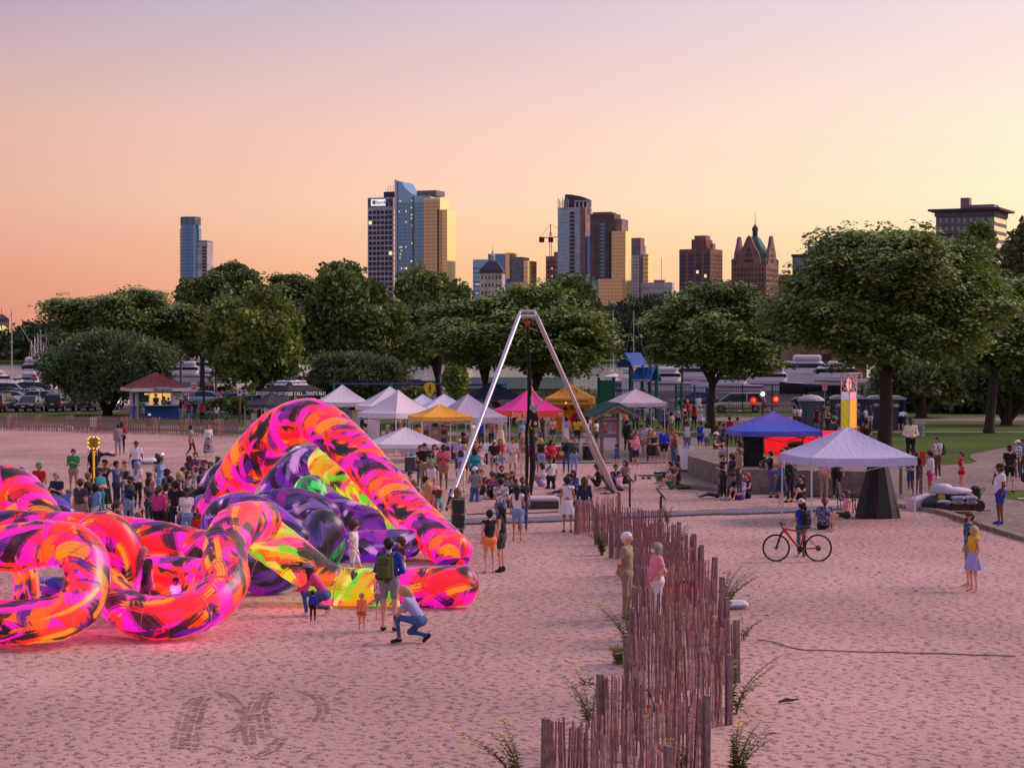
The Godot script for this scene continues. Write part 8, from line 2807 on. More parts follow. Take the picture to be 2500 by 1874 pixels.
func cap_mesh(kind: String) -> ArrayMesh:
	if hair_cache.has("hat " + kind):
		return hair_cache["hat " + kind]
	var b := MB.new()
	var prof := []
	for k in 7:
		var a := PI/2*k/6.0
		prof.append(Vector2(cos(a)*0.118,sin(a)*(0.105 if kind != "helmet" else 0.13)))
	b.lathe(prof,Vector3(0,0.045,-0.012),18,Vector2(0.94,1.08))
	if kind == "cap":
		for s in [1,-1]:
			for k in 6:
				var a0 := -0.9 + 1.8*k/6.0
				var a1 := -0.9 + 1.8*(k + 1)/6.0
				var r := 0.115
				var p := [Vector3(sin(a0)*r,0.05,cos(a0)*r - 0.012),Vector3(sin(a1)*r,0.05,cos(a1)*r - 0.012),Vector3(sin(a1)*0.1,0.03,cos(a1)*0.085 + 0.115),Vector3(sin(a0)*0.1,0.03,cos(a0)*0.085 + 0.115)]
				if s == 1:
					b.quad(p[3],p[2],p[1],p[0])
				else:
					b.quad(p[0] - Vector3(0,0.006,0),p[1] - Vector3(0,0.006,0),p[2] - Vector3(0,0.006,0),p[3] - Vector3(0,0.006,0))
	elif kind == "helmet":
		b.box(Vector3(0,0.05,0.13),Vector3(0.16,0.015,0.07),Basis(Vector3.RIGHT,0.25))
	hair_cache["hat " + kind] = b.mesh(null)
	return hair_cache["hat " + kind]
const CLOTH := {"k": "17171c","n": "1c2442","w": "dcd6da","g": "86848e","d": "3b3943","b": "39588c","l": "7898c4","r": "c01424","m": "5e1230","p": "e0889c","o": "f0824c","t": "94806a","y": "deae1c","G": "158a48","T": "158c98","B": "1838b0","v": "6c50a4","c": "e2d0b8","h": "d43a86","a": "6a4636","u": "a098cc","q": "3a4a44"}
const SKIN := {"1": "d69c84","2": "b47a5a","3": "7c4c36","4": "4c2e24"}
const HAIR := {"k": "17110f","b": "452b1d","l": "755236","y": "b8935a","g": "8a837e","w": "dcd6d0","r": "874a2a"}
const PLAIN := {"k": "black","n": "navy","w": "white","g": "grey","d": "dark grey","b": "denim blue","l": "light blue","r": "red","m": "maroon","p": "pink","o": "orange","t": "tan","y": "yellow","G": "green","T": "teal","B": "royal blue","v": "violet","c": "cream","h": "hot pink","a": "brown","u": "lavender","q": "dark green"}
func cloth_mat(c: String) -> StandardMaterial3D:
	return mat(CLOTH[c],0.85,0.0,"cloth")
func skin_mat(c: String) -> StandardMaterial3D:
	var m := mat(SKIN[c],0.55)
	m.subsurf_scatter_enabled = true
	m.subsurf_scatter_strength = 0.06
	return m
var pattern_mats := {}
# printed cloth: flowers, stripes or checks, woven into the fabric's colour
func print_mat(kind: String,a: String,b: String) -> StandardMaterial3D:
	var key := kind + a + b
	if pattern_mats.has(key):
		return pattern_mats[key]
	var im := Image.create(96,96,false,Image.FORMAT_RGB8)
	var ca := Color.html(CLOTH[a])
	var cb := Color.html(CLOTH[b])
	im.fill(ca)
	var rg := RandomNumberGenerator.new()
	rg.seed = 7 + a.unicode_at(0)*3 + b.unicode_at(0)
	if kind == "stripe":
		for k in 6:
			im.fill_rect(Rect2i(k*16,0,7,96),cb)
	elif kind == "band":
		for k in 6:
			im.fill_rect(Rect2i(0,k*16,96,8),cb)
	elif kind == "check":
		for k in 3:
			im.fill_rect(Rect2i(k*32,0,14,96),cb)
			im.fill_rect(Rect2i(0,k*32,96,14),cb)
		for i in 3:
			for k in 3:
				im.fill_rect(Rect2i(i*32,k*32,14,14),cb.lerp(Color.WHITE,0.3))
	else:
		for k in 60:
			var p := Vector2i(rg.randi() % 96,rg.randi() % 96)
			var col := cb if k % 3 else Color.html(CLOTH[["p","T","c","h"][k % 4]]).lerp(cb,0.4)
			for q in 5:
				im.fill_rect(Rect2i(p.x + rg.randi_range(-4,4),p.y + rg.randi_range(-4,4),5,4),col)
	var m := StandardMaterial3D.new()
	m.albedo_texture = ImageTexture.create_from_image(im)
	m.roughness = 0.85
	m.uv1_triplanar = true
	m.uv1_scale = Vector3.ONE*(2.2 if kind != "band" else 3.0)
	pattern_mats[key] = m
	return m
func dress_mat(code: String) -> StandardMaterial3D:
	# "w" plain; "F:wn" flowers,"S:wp" stripes,"H:wn" bands,"X:Gk" checks
	if code.length() > 1:
		return print_mat({"F": "flower","S": "stripe","H": "band","X": "check"}[code[0]],code[2],code[3])
	return cloth_mat(code)
# row: x, z, y, turn, scale, pose, look (build, skin, hair style, hair colour), clothes, fine, label, category
func make_person(r: Array) -> Node3D:
	var o := thing("person",r[9],"person",Vector3(r[0],r[2] + sand_y(r[0],-r[1])*0.5 - 0.01,r[1]),r[3],"people at the beach festival")
	var look: String = r[6]
	var build := look[0]
	var fine: bool = r[8] == 1
	var d := body_for(r[5],build,fine)
	var s: float = r[4]
	put("body",d.skin,o,Vector3.ZERO,skin_mat(look[1]))
	var j: Dictionary = d.j
	for piece in str(r[7]).split(" ",false):
		var code := piece[0]
		var m := dress_mat(piece.substr(1))
		var called: String = {"T": "shirt","J": "long_sleeved_top","K": "sleeveless_top","Q": "crop_top","S": "shorts","B": "briefs","P": "trousers","C": "cropped_trousers","D": "dress_top","F": "shoes","O": "boots","V": "skirt","M": "long_skirt"}[code]
		if code in ["V","M"]:
			put(called,skirt_mesh(0.6 if code == "V" else 0.22,0.25 if code == "V" else 0.24),o,Vector3.ZERO,m)
		else:
			var g := garment_for(r[5],build,fine,code)
			if g.get_surface_count() > 0:
				put(called,g,o,Vector3.ZERO,m)
	var hd: Vector3 = j["H"]
	var tilt := Basis.IDENTITY
	if r[5] == "iv":
		tilt = Basis(Vector3(0,0,1),PI)
	elif r[5] == "bd":
		tilt = Basis(Vector3.RIGHT,0.5)
	var big := 1.25 if build == "k" else 1.0
	var hs := look[2]
	var parts := []
	if hs == "C":
		parts = [["hair",hair_mesh("R"),mat(HAIR[look[4]] if look.length() > 4 else HAIR["b"],0.7)],["cap",cap_mesh("cap"),cloth_mat(look[3])]]
	elif hs == "Z":
		parts = [["hair",hair_mesh("L"),mat(HAIR[look[4]] if look.length() > 4 else HAIR["b"],0.7)],["cap",cap_mesh("cap"),cloth_mat(look[3])]]
	elif hs == "Y":
		parts = [["hair",hair_mesh("P"),mat(HAIR["k"],0.7)],["helmet",cap_mesh("helmet"),print_mat("flower","w","r")]]
	elif hs == "N":
		parts = [["beard",hair_mesh("E"),mat(HAIR[look[3]],0.8)]]
	else:
		parts = [["hair",hair_mesh(hs),mat(HAIR[look[3]],0.6)]]
		if look.length() > 4 and look[4] == "E":
			parts.append(["beard",hair_mesh("E"),mat(HAIR[look[3]],0.8)])
	for p in parts:
		var h := put(p[0],p[1],o,hd,p[2])
		h.basis = tilt*Basis.from_scale(Vector3.ONE*big)
	if fine:
		for sx in [-1,1]:
			var b := MB.new()
			b.ball(hd + tilt*Vector3(0.033*sx,0.012,0.088)*big,Vector3(0.011,0.008,0.006),5,8)
			part("eye",b,mat("1a1414",0.3),o)
			b = MB.new()
			b.ball(hd + tilt*Vector3(0.09*sx,0.0,0.0)*big,Vector3(0.012,0.03,0.02),5,8)
			part("ear",b,skin_mat(look[1]),o)
			b = MB.new()
			b.bar(hd + tilt*Vector3(0.018*sx,0.034,0.092)*big,hd + tilt*Vector3(0.05*sx,0.036,0.08)*big,0.008)
			part("eyebrow",b,mat("2c1d16",0.8),o)
		var mb := MB.new()
		mb.ball(hd + tilt*Vector3(0,-0.052,0.088)*big,Vector3(0.022,0.007,0.008),5,8)
		part("mouth",mb,mat("9c4a48",0.6),o)
	for c in o.get_children():
		c.transform = Transform3D(Basis.from_scale(Vector3.ONE*s),Vector3.ZERO)*c.transform
	return o
func worn(called: String,label: String,cat: String,who: Node3D,s: float,at: Vector3) -> Node3D:
	var o := thing(called,label,cat,who.position + (Basis(Vector3.UP,who.rotation.y)*at)*s,who.rotation_degrees.y)
	o.scale = Vector3.ONE*s
	return o
func backpack(label: String,who: Node3D,s: float,hex: String,at := Vector3(0,1.22,-0.2)) -> void:
	var o := worn("backpack",label,"backpack",who,s,at)
	soft(o,"pack",Vector3(0,0,-0.03),Vector3(0.31,0.48,0.2),0.07,mat(hex,0.8,0.0,"cloth"))
	soft(o,"pocket",Vector3(0,-0.08,-0.14),Vector3(0.23,0.24,0.08),0.03,mat(hex,0.75,0.0,"cloth"))
	for x in [-0.1,0.1]:
		var b := MB.new()
		b.tube([Vector3(x,0.2,0.08),Vector3(x*1.1,0.26,0.2),Vector3(x*1.2,0.1,0.33),Vector3(x*1.4,-0.15,0.22)],[0.02,0.022,0.022,0.015],6)
		part("strap",b,mat(hex,0.8),o)
func build_people() -> void:
	rng.seed = 131
	var who := {}
	for r in people_rows():
		var p := make_person(r)
		if r.size() > 10:
			who[r[10]] = [p,r[4]]
	for q in [["I1","olive green backpack on the tall person in blue by the lying tube","4a5222"],["M1","red backpack on the person in green checks under the white canopies","b81828"],["H1","dark green backpack on the person in white photographing at the lawn","1c4a40"],["L3","black backpack on the person under the pale canopy","1a191e"],["C24","small dark backpack on the person beside the silks","16161a"],["L6","small black backpack with white edges on the helmeted child","131216"]]:
		if who.has(q[0]):
			backpack(q[1],who[q[0]][0],who[q[0]][1],q[2])
	if who.has("C26"):
		var o := worn("folding_chair","green edged folding chair carried on the back of the person in brown","chair",who["C26"][0],who["C26"][1],Vector3(-0.02,1.0,-0.2))
		for y in [0.2,-0.22]:
			soft(o,"panel",Vector3(0,y,0),Vector3(0.34,0.36,0.02),0.008,mat("1c3a36",0.8))
		for x in [-0.19,0.19]:
			pole(o,"frame_tube",Vector3(x,0.42,0.01),Vector3(x,-0.42,0.01),0.012,mat("4fae8a",0.5))
		for y in [0.42,-0.42]:
			pole(o,"frame_tube",Vector3(-0.19,y,0.01),Vector3(0.19,y,0.01),0.012,mat("4fae8a",0.5))
	for q in [["D14","yellow waist bag on the person in navy jacket by the crimson table","e0b818",Vector3(-0.22,0.98,0.14),0.22],["D1","olive shoulder bag on the person in the white skirt","3c4030",Vector3(-0.25,0.92,-0.05),0.2],["A51","tan brown shoulder bag carried along the back beach","b8702c",Vector3(-0.26,0.9,0.1),0.3],["A13","pale bundled cloth held by the person in the maroon sweater","e0a8a8",Vector3(0.0,1.2,0.22),0.24]]:
		if who.has(q[0]):
			var o := worn("shoulder_bag",q[1],"bag",who[q[0]][0],who[q[0]][1],q[3])
			soft(o,"bag",Vector3.ZERO,Vector3(q[4],q[4]*0.8,0.09),0.03,mat(q[2],0.7))
			var b := MB.new()
			if q[0] != "A13":
				b.tube([Vector3(-0.05,0.1,0),Vector3(0.1,0.42,-0.05),Vector3(0.24,0.5,-0.08)],[0.01,0.01,0.01],5)
				part("strap",b,mat(q[2],0.7),o)
	if who.has("A9"):
		var o := worn("phone","phone with a bright white lamp held up in the left crowd","phone",who["A9"][0],who["A9"][1],Vector3(-0.2,1.84,0.3))
		soft(o,"case",Vector3.ZERO,Vector3(0.075,0.15,0.01),0.004,mat("2a2a30",0.4))
		var b := MB.new()
		b.ball(Vector3(0,0.05,-0.012),Vector3.ONE*0.028)
		part("lamp",b,mat("fff4e4",0.5,0.0,"glow3.0"),o)
		b = MB.new()
		b.ball(Vector3(0,0.05,0.014),Vector3.ONE*0.03)
		part("lamp",b,mat("fff4e4",0.5,0.0,"glow3.0"),o)
	if who.has("Q2"):
		var b := MB.new()
		var hj: Vector3 = joints("hp")["H"]
		b.ball((hj + Vector3(0,-0.045,0.07))*who["Q2"][1],Vector3(0.06,0.05,0.045)*who["Q2"][1],6,10)
		part("face_mask",b,mat("ece8ec",0.8),who["Q2"][0])
func people_rows() -> Array:
	return [
		[-16.71,-75.78,0,0,1.01,"ph","m2Sk","TG St",0,"person in green T-shirt and olive shorts looking at a phone on the back beach"],
		[-15.98,-76.05,0,10,1.01,"st","m1Sb","Tk Pk",0,"person in black behind the lit placard"],
		[-13.98,-68.26,0,60,0.99,"up","f2Cky","Tk Mk",0,"person in black cap and long black dress photographing, left crowd"],
		[-13.49,-67.79,0,70,0.98,"up","m2Sk","Tb Pn",0,"person in blue shirt and navy trousers photographing beside the long black dress"],
		[-13.33,-68.52,0,40,0.96,"hc","f1Br","Tg Pd",0,"person with reddish bun in grey tee in the middle of the left crowd"],
		[-15.34,-81.18,0,0,1.03,"wk","m3Sk","Tw SB",0,"person in white tee and bright blue shorts walking over the back beach"],
		[-12.77,-67.81,0,150,0.97,"hd","f1Lg","Tw Pk",0,"person with long grey hair in white tee and black trousers, seen from behind"],
		[-13.03,-73.19,0,60,0.96,"st","f1Bb","Qk Pw",0,"person in black crop top and white trousers at the rear of the left crowd"],
		[-12.51,-70.71,0,60,0.96,"ra","f3Uk","Jl Pl",0,"person in pale denim holding up a lit phone","A9"],
		[-10.98,-63.23,0,70,0.98,"st","m3Ckk","Td Pk",0,"person with dark skin and black cap below the lit phone"],
		[-12.21,-63.05,0,60,0.95,"hc","f2Lk","Jg Pl",0,"person with long black hair, grey hoodie and jeans"],
		[-11.6,-60.32,0,60,0.95,"ph","f2Ckk","Jn Pl",0,"person clapping in black cap and navy jacket"],
		[-11.36,-62.35,0,70,0.95,"hc","f1Bb","Jm Pb",0,"person in maroon sweater and jeans holding a bundled baby","A13"],
		[-13.1,-63.19,0,60,0.99,"ac","m1Ckb","TT PT",0,"person all in teal with folded arms and black cap"],
		[-13.18,-61.88,0,70,0.95,"st","f1Bl","Tk Pk",0,"person with fair bun in black tee before the lit placard's pole"],
		[-12.43,-57.31,0,150,1.01,"st","h1Sb","Td St",0,"big person in dark tee and khaki shorts seen from behind behind the red tube"],
		[-12,-57.34,0,140,0.94,"st","f1Mk","Jl Sw",0,"person with black bob and light blue shirt behind the red tube"],
		[-13.95,-60.96,0,-20,1,"ph","m1Sg","Tn Pn",0,"person with short grey hair in navy tee looking down at hands, far left"],
		[-14.41,-62.33,0,90,0.98,"sc","f1Lk","Kp Sd",0,"seated person with long black hair and peach top, far left"],
		[-14.36,-59.84,0,30,0.97,"hc","m2Sk","Tw Pd",0,"person with glasses and white tee left of the child in pale tee"],
		[-16.13,-67.81,0,0,0.76,"st","k3Pk","Tp Sd",0,"child in pale pink tee between the grown ups at far left"],
		[-15.82,-66.53,0,-10,0.99,"st","m2CGb","Tr Pd",0,"person in coral shirt and green cap above the child at far left"],
		[-15.77,-63.84,0,60,0.98,"st","m1Cnb","Tn Pd",0,"person in white and navy cap just above the left kinked tube"],
		[-10.11,-50.99,0,100,0.93,"st","f1Pb","Td Pd",0,"person with brown ponytail and dark top close behind the red tube"],
		[-9.86,-52.5,0,160,0.68,"st","k1Ml","Ta Pd",0,"child whose brown hair shows above the red tube"],
		[-9.97,-56.11,0,150,0.96,"ph","h1Pb","Jh Pk",0,"person in bright pink jacket with long braid and black trousers"],
		[-9.73,-57.54,0,170,0.97,"st","m2Uk","Tk Pn",0,"person in printed black tee with curly black hair beside the pink jacket"],
		[-9.03,-55.17,0,20,0.95,"st","f3Ckk","Tw Pl",0,"person with dark skin in white V-neck tee and jeans beside the violet bulb"],
		[-9.27,-55.72,0,60,0.77,"hc","k2Pk","Tw Sb",0,"child with long black ponytail in white tee before the V-neck tee"],
		[-8.48,-53.35,0,0,0.63,"st","k3Sk","Tr Sr",0,"small child in red below the violet bulb"],
		[-10.45,-62.36,0,110,0.97,"ph","f1Ly","Kk Pd",0,"person with long blond hair and black top in the right of the left crowd"],
		[-10.36,-63.56,0,30,0.95,"ph","f1Lb","JF:dw Pd",0,"person clapping in grey printed top with long brown hair, left crowd"],
		[-10.65,-64.45,0,60,0.98,"st","m1Sb","Tg Pd",0,"person with short brown hair behind the long blond hair"],
		[-11.59,-72.88,0,0,1.03,"ph","m1Sb","TF:mu Pw",0,"person in open maroon shirt and white trousers with clasped hands"],
		[-11.82,-72.82,0,150,0.94,"st","f1Lb","DF:nm Mn",0,"person in dark floral dress beside the open maroon shirt"],
		[-10.5,-67.94,0,50,0.99,"st","m1CmbE","Td Pd",0,"person in red cap and dark tee at the crowd's rear right"],
		[-10.14,-66.86,0,60,0.99,"ac","m1CqbE","Tw Pd",0,"bearded person in dark cap and white tee with folded arms"],
		[-10.01,-64.1,0,70,0.99,"ph","m1Cnb","Tn Pg",0,"person in navy cap and tee holding something, left crowd"],
		[-10.59,-71.74,0,60,0.95,"st","f1Bb","Tp Pd",0,"person with a high bun at the crowd's rear right edge"],
		[-10.16,-68.79,0,70,0.95,"st","f1Bk","Kp Pd",0,"person with dark bun and peach top at the crowd's right edge"],
		[-9.7,-69.55,0,70,1.01,"st","m1Sb","Tm Pd",0,"person in maroon half hidden by the tall arch's left leg"],
		[-10.52,-61.22,0,80,0.91,"st","f2Uk","Tk Pk",0,"person with dark curls and black top below the black cap"],
		[-10.14,-58.41,0,70,0.91,"st","f2Mk","TF:kc Pk",0,"person with black wavy hair and sunglasses behind the pink jacket"],
		[-9.56,-59.42,0,120,1.12,"bd","f1Ml","Jk Pk",0,"person in black bending down behind the white V-neck tee"],
		[-9.72,-62.55,0,60,1.02,"sc","f2Mk","Jk Pk",0,"seated person in black beside the purple tube's left end"],
		[-10.52,-64.8,0,60,0.97,"st","m2Ckb","Td Pd",0,"person in dark cap behind the grey printed top"],
		[-10.99,-60.18,0,60,0.93,"hc","f2Lk","Td Pd",0,"person with long dark hair in a dark tee left of the baby"],
		[-21.6,-102.38,0,30,0.97,"sg","f1Lb","TS:rw Sd",0,"person sitting on the back beach towel with long brown hair"],
		[-21.36,-103.04,0,75,0.97,"sl","m3Sk","Jd Pk",0,"person in dark clothes sitting with outstretched legs on the back beach"],
		[-20.83,-106.21,0,180,0.99,"st","f4Mk","Tr Pk",0,"person in red tee with printed back standing by the left fence"],
		[-20.75,-104.8,0,-150,0.95,"st","m2Sk","Jg Pg",0,"person in grey partly hidden by the red tee at the left fence"],
		[-16.51,-102.39,0,75,0.97,"wk","f2Mk","Jg Pm",0,"person in grey top and maroon trousers walking by the left fence","A51"],
		[-15.75,-103.19,0,20,0.97,"wk","f1Lr","Jw MF:dw",0,"person with reddish hair in white top and long dark patterned skirt"],
		[-14.73,-66.3,0,60,0.84,"sg","k1Bl","Tp Sp",0,"tiny child in pink sitting behind the dark tee at the left"],
		[-29.16,-156.95,0,150,0.99,"hm","m4Sk","TG St",0,"person in green shirt at the snack hut's left corner"],
		[-28.06,-162.49,0,180,0.99,"st","m1Sb","Tl So",0,"person in pale blue tee and orange shorts at the hut counter"],
		[-27.98,-170.27,0,-90,0.97,"st","f1Ll","Tr St",0,"person with long hair in red tee and tan shorts beside the hut"],
		[-26.02,-156.39,0,160,0.95,"st","f2Mk","Kk Pg",0,"person in black top and grey trousers before the red tee at the hut"],
		[-24.98,-153.88,0,180,0.98,"st","m2Sk","Tm Pb",0,"person in maroon tee and jeans in the hut queue"],
		[-24.59,-154.32,0,180,0.99,"st","m3Sk","Tk Pb",0,"person in black tee and jeans in the hut queue"],
		[-23.19,-148.97,0,180,0.96,"st","f2Lk","Tr Pk",0,"person with long black hair, red tee and black trousers in the hut queue"],
		[-24.13,-157.62,0,180,0.68,"st","k3Sk","Tk Sk",0,"child in black at the end of the hut queue"],
		[-21.85,-147.24,0,170,0.91,"st","f2Lk","Tw Sa",0,"person in white tee and brown shorts beside the hire bicycles"],
		[-29.02,-162.2,0.1,0,1.11,"st","f1Ur","Td Pk",0,"person serving inside the snack hut at the left of its opening"],
		[-28.38,-162.2,-0.01,0,1.06,"st","f1Mb","Tg Pk",0,"person serving inside the snack hut at the right of its opening"],
		[-26.49,-145.32,0,0,0.95,"sg","k3Cwk","Td Sd",0,"seated child with white cap below the hut counter"],
		[-7.43,-109.54,0,160,1.01,"st","f1Sb","JX:Gk Pd",0,"person in green checked shirt under the white canopies","M1"],
		[-7.84,-106.65,0,100,0.93,"st","f2Bk","Tp Pd",0,"person in pink beside the blue banner under the canopies"],
		[-6.59,-105.33,0,-60,0.91,"st","f1Sy","Tt St",0,"person with fair hair in a tan tee under the sharp peaked canopy"],
		[-5.18,-109.06,0,160,0.86,"st","f2Sk","Jy Pd",0,"person in yellow hood under the yellow canopy"],
		[-4.75,-109.06,0,60,1.1,"bd","f1Mk","Th Pd",0,"person in pink bending with black hair under the yellow canopy"],
		[-4.04,-105.77,0,80,1.03,"bd","f3Mk","Tw Pn",0,"person with raised elbow in white bending over the craft table"],
		[-6.19,-110.03,0,20,0.86,"hc","m1CrgE","TF:rw Pr",0,"person with red patterned shirt under the sharp peaked canopy"],
		[-6.65,-113.76,0,40,0.93,"st","m2Sk","Td Pd",0,"person in dark tee beside the red pattern under the canopy"],
		[-2.16,-108.92,0,60,0.98,"st","f2Lk","Dc Mc",0,"person with long dark hair in long cream dress beneath the lavender canopy"],
		[-1.72,-111.2,0,20,0.97,"st","m2Sk","TB Pd",0,"person in blue behind the rig's left leg under the lavender canopy"],
		[-1.13,-109.51,0,150,0.97,"hc","f1Br","TH:rg Pn",0,"person in faded red top near the lavender canopy's right leg"],
		[-2.49,-102.03,0,20,1.02,"sc","f3Uk","TF:dm Pd",0,"seated person in dark floral top under the lavender canopy"],
		[-0.66,-113.59,0,180,0.95,"st","f2Mk","DF:ct Mc",0,"person in long floral dress seen from behind under the lavender canopy"],
		[2.38,-116.35,0,0,0.95,"hc","f1Lr","KF:pw Sd",0,"person with long red hair behind the crimson table"],
		[3.17,-115.89,0,180,0.98,"st","f2Mk","JH:ph Pd",0,"person in pink and white banded top behind the tall banner"],
		[3.72,-113.56,0,170,0.98,"st","m4Sk","Ty Sk",0,"person in yellow tee and black shorts before the orange stall"],
		[4.43,-116.7,0,180,0.99,"st","f3Zrk","Tw Sd",0,"person in red cap and white tee beside the orange stall"],
		[4.79,-113.01,0,60,0.93,"st","f3Lk","Tw Sk",0,"person in white tee and black shorts left of the notice board"],
		[1.78,-118.27,0,-30,0.95,"st","f2Lk","Td Pd",0,"person in dark top behind the pink canopy's right leg"],
		[0.53,-108.92,0,40,0.97,"hc","m1Sb","Tl Pd",0,"person in pale blue under the pink canopy"],
		[-3.64,-79.26,0,20,0.99,"st","f1Sb","Kk PF:dT",0,"person in black tank with colourful bag left of the white low canopy's corner"],
		[-3.45,-78.49,0,0,1.04,"hc","m1CkbE","Tk Pt",0,"person in black tee with tan trousers under the low canopy's corner"],
		[-3.09,-76.27,0,0,0.95,"ph","f2Lk","QF:Gw Sw",0,"person in green crop top and white shorts with a phone"],
		[-3.16,-81.21,0,10,0.96,"hm","f1Mb","Tp Sd",0,"person in pink behind the low white canopy's leg"],
		[-2.68,-77.94,0,0,1.04,"ph","h3SkE","TS:rp St",0,"bearded person in red striped shirt and tan shorts clapping"],
		[-2.23,-84.53,0,0,1.02,"ac","h1Ng","Tu Pd",0,"bald person with long grey beard in lavender tee"],
		[-1.95,-81.65,0,0,0.95,"st","f1My","Jw Sa",0,"person with blond bob in white jacket"],
		[-1.96,-76.44,0,0,0.96,"ph","f4Lk","Qu PF:cw",0,"person in lavender wrap top and patterned cream trousers"],
		[-1.45,-77.43,0,10,0.96,"hd","f4Lk","JT Pb",0,"person with long dark braids in teal and white top and jeans"],
		[-1.29,-80.77,0,0,0.93,"st","f1Bb","KF:wp Pw",0,"person in white floral top behind the dark braids"],
		[-1.51,-84.63,0,0,0.95,"hm","f1Br","TS:ar Pd",0,"person with glasses in rust striped top behind the rig's left leg"],
		[-0.74,-83.78,0,0,1.01,"hc","m1Nb","Tk SF:nw",0,"bald person in black V-neck tee and floral shorts"],
		[-0.5,-85.68,0,0,0.98,"st","f1Ll","Kr Sl",0,"person with long fair hair in red tank top and denim shorts"],
		[0.03,-86.21,0,0,0.99,"hc","m2Sk","TF:wp Sc",0,"person in floral shirt and pale shorts with clasped hands"],
		[-1.33,-71.87,0,-20,0.98,"kn","m2Cwk","Tg Pb",0,"kneeling person in white cap, grey shirt and jeans"],
		[-1.14,-75.78,0,0,1.02,"sg","f1Br","Ka Pd",0,"person in rust top sitting behind the kneeling white cap"],
		[-0.75,-74.58,0,0,1.02,"sg","f1Bb","Tm Pd",0,"person in maroon sitting left of the bearded one"],
		[-0.68,-73.73,0,-10,0.99,"sg","f2Ub","TF:mp Pk",0,"person with curly hair and purple top sitting with a phone"],
		[-0.4,-77.48,0,0,1.08,"sg","m1SbE","Tk Pd",0,"bearded person in black tee sitting in the circle"],
		[-0.16,-73.84,0,10,1.02,"sg","f1Ll","Jg Pn",0,"person with long fair hair and grey sweater sitting and clapping"],
		[0.01,-75.35,0,0,0.97,"sg","f1Lb","TF:am Pd",0,"person sitting in shadow right of the grey sweater"],
		[-0.33,-58.07,0,150,1.01,"ph","m2Sk","TF:wn SH:lB",0,"person in white floral shirt and blue striped shorts, back turned"],
		[0.32,-59.59,0,180,0.97,"st","f1Pb","Td Pb",0,"person in dark grey tee and jeans beside the silks, back turned","C24"],
		[0.15,-56.87,0,170,0.94,"st","f2Lk","Kw Sl",0,"barefoot person in white top and light denim shorts, back turned"],
		[-1.5,-54.97,0,180,0.97,"hd","f1Ll","Ka Pa",0,"person with long wavy hair in brown overalls with a chair on the back","C26"],
		[-2.05,-55.3,0,80,0.93,"ph","f1Lb","QT Sg",0,"person in turquoise top holding a phone beside the tall arch's right leg"],
		[-2.44,-57.99,0,150,0.93,"st","f1Ly","Kp Pd",0,"person with long blond hair and pink top behind the tall arch's right leg"],
		[-2.63,-60.77,0,60,0.93,"st","f1Bk","KH:kw Pd",0,"person with sunglasses and dark striped top near the arch"],
		[-2.96,-59.89,0,150,0.91,"st","f1Ll","Td Pd",0,"person with brown hair peeking over the arch's right leg"],
		[-3.21,-62.89,0,30,0.95,"st","f1Bb","Tp Pd",0,"person facing the arch with brown hair tied up"],
		[-2.22,-57.84,0,100,0.85,"st","k1Cpb","Tp Sd",0,"child in pink cap beside the turquoise top"],
		[-0.55,-48.48,0,-160,0.9,"st","f1Bk","Kk So",1,"person with dark bun, black tank top and peach shorts"],
		[-0.26,-48.78,0,-110,0.96,"st","m1Lk","Kk Sd Ok",1,"person with long dark hair, black tank, grey shorts and black boots"],
		[1.66,-59.52,0,180,0.96,"st","f2Uk","Qw Vw Fv",1,"person with dark curls in white skirt and purple sandals","D1"],
		[2.19,-60.1,0,180,0.95,"st","f1Lb","Jn Sg",1,"person with long brown hair in navy hoodie and grey shorts at the far fence end"],
		[1.53,-78.62,0,10,0.98,"kn","m2Sk","Tw Pk",0,"kneeling person in white tee with yellow headband, hand to mouth"],
		[1.18,-79.79,0,-60,1.05,"sg","f2Mk","Tw Su",0,"dark haired child in white and lavender seated right of the silks"],
		[2.32,-75.49,0,-20,1.02,"sg","f2Lk","Jb Pn",0,"person with long dark hair in denim jacket sitting, chin raised"],
		[2.03,-75.51,0,-60,0.86,"sl","m1Sb","Ju Pd",0,"person in lavender sweater lying back on a blue pack"],
		[3.4,-80.09,0,-90,0.97,"sg","k1Sk","Tk Sk",0,"boy in black tee sitting beside the rig's right leg"],
		[0.5,-88.05,0,0,0.94,"st","f1Ll","Qt Pc",0,"person with fair hair, tan crop top and cream trousers left of the silks"],
		[0.48,-91.29,0,10,0.96,"st","f1Ly","Kt Pc",0,"person with blond hair just behind the tan crop top"],
		[1.1,-92.96,0,0,0.96,"st","f1Ll","Tg Pb",0,"person with long brown hair right of the silks at the back"],
		[1.03,-88.39,0,0,0.95,"hc","m3Uk","TF:gt Sd",0,"person in grey floral shirt right behind the silks"],
		[1.27,-87.32,0,0,0.95,"hc","f1Ly","Kk Sl",0,"blond person in black tank top and denim shorts"],
		[1.7,-85.29,0,30,0.96,"hc","f2Mk","Tr Pk",0,"person in bright red tee and black trousers looking down"],
		[2.4,-88.06,0,0,0.98,"st","f1Ly","Jn Pb",0,"blond person in open navy jacket and wide jeans","D14"],
		[2.73,-87.72,0,10,0.97,"st","f1Cqy","Jq Pl",0,"person in dark green jacket and pale jeans beside the navy jacket"],
		[4.12,-78.85,0,0,1.05,"sg","f2Pk","TH:bl Pb",0,"person with braided hair and denim vest sitting with two children"],
		[4.66,-81.91,0,-40,1.05,"sg","f1Mb","Tt Pd",0,"person in tan tee with glasses hugging the knees"],
		[3.87,-77.98,0,-60,0.76,"sl","k2Sk","TB Sd",0,"child in blue lying with outstretched legs by the rig's right foot"],
		[4.25,-77.64,0,30,0.78,"sl","k1Sb","TH:rw Sb",0,"child in white and red sitting beside the purple bottles"],
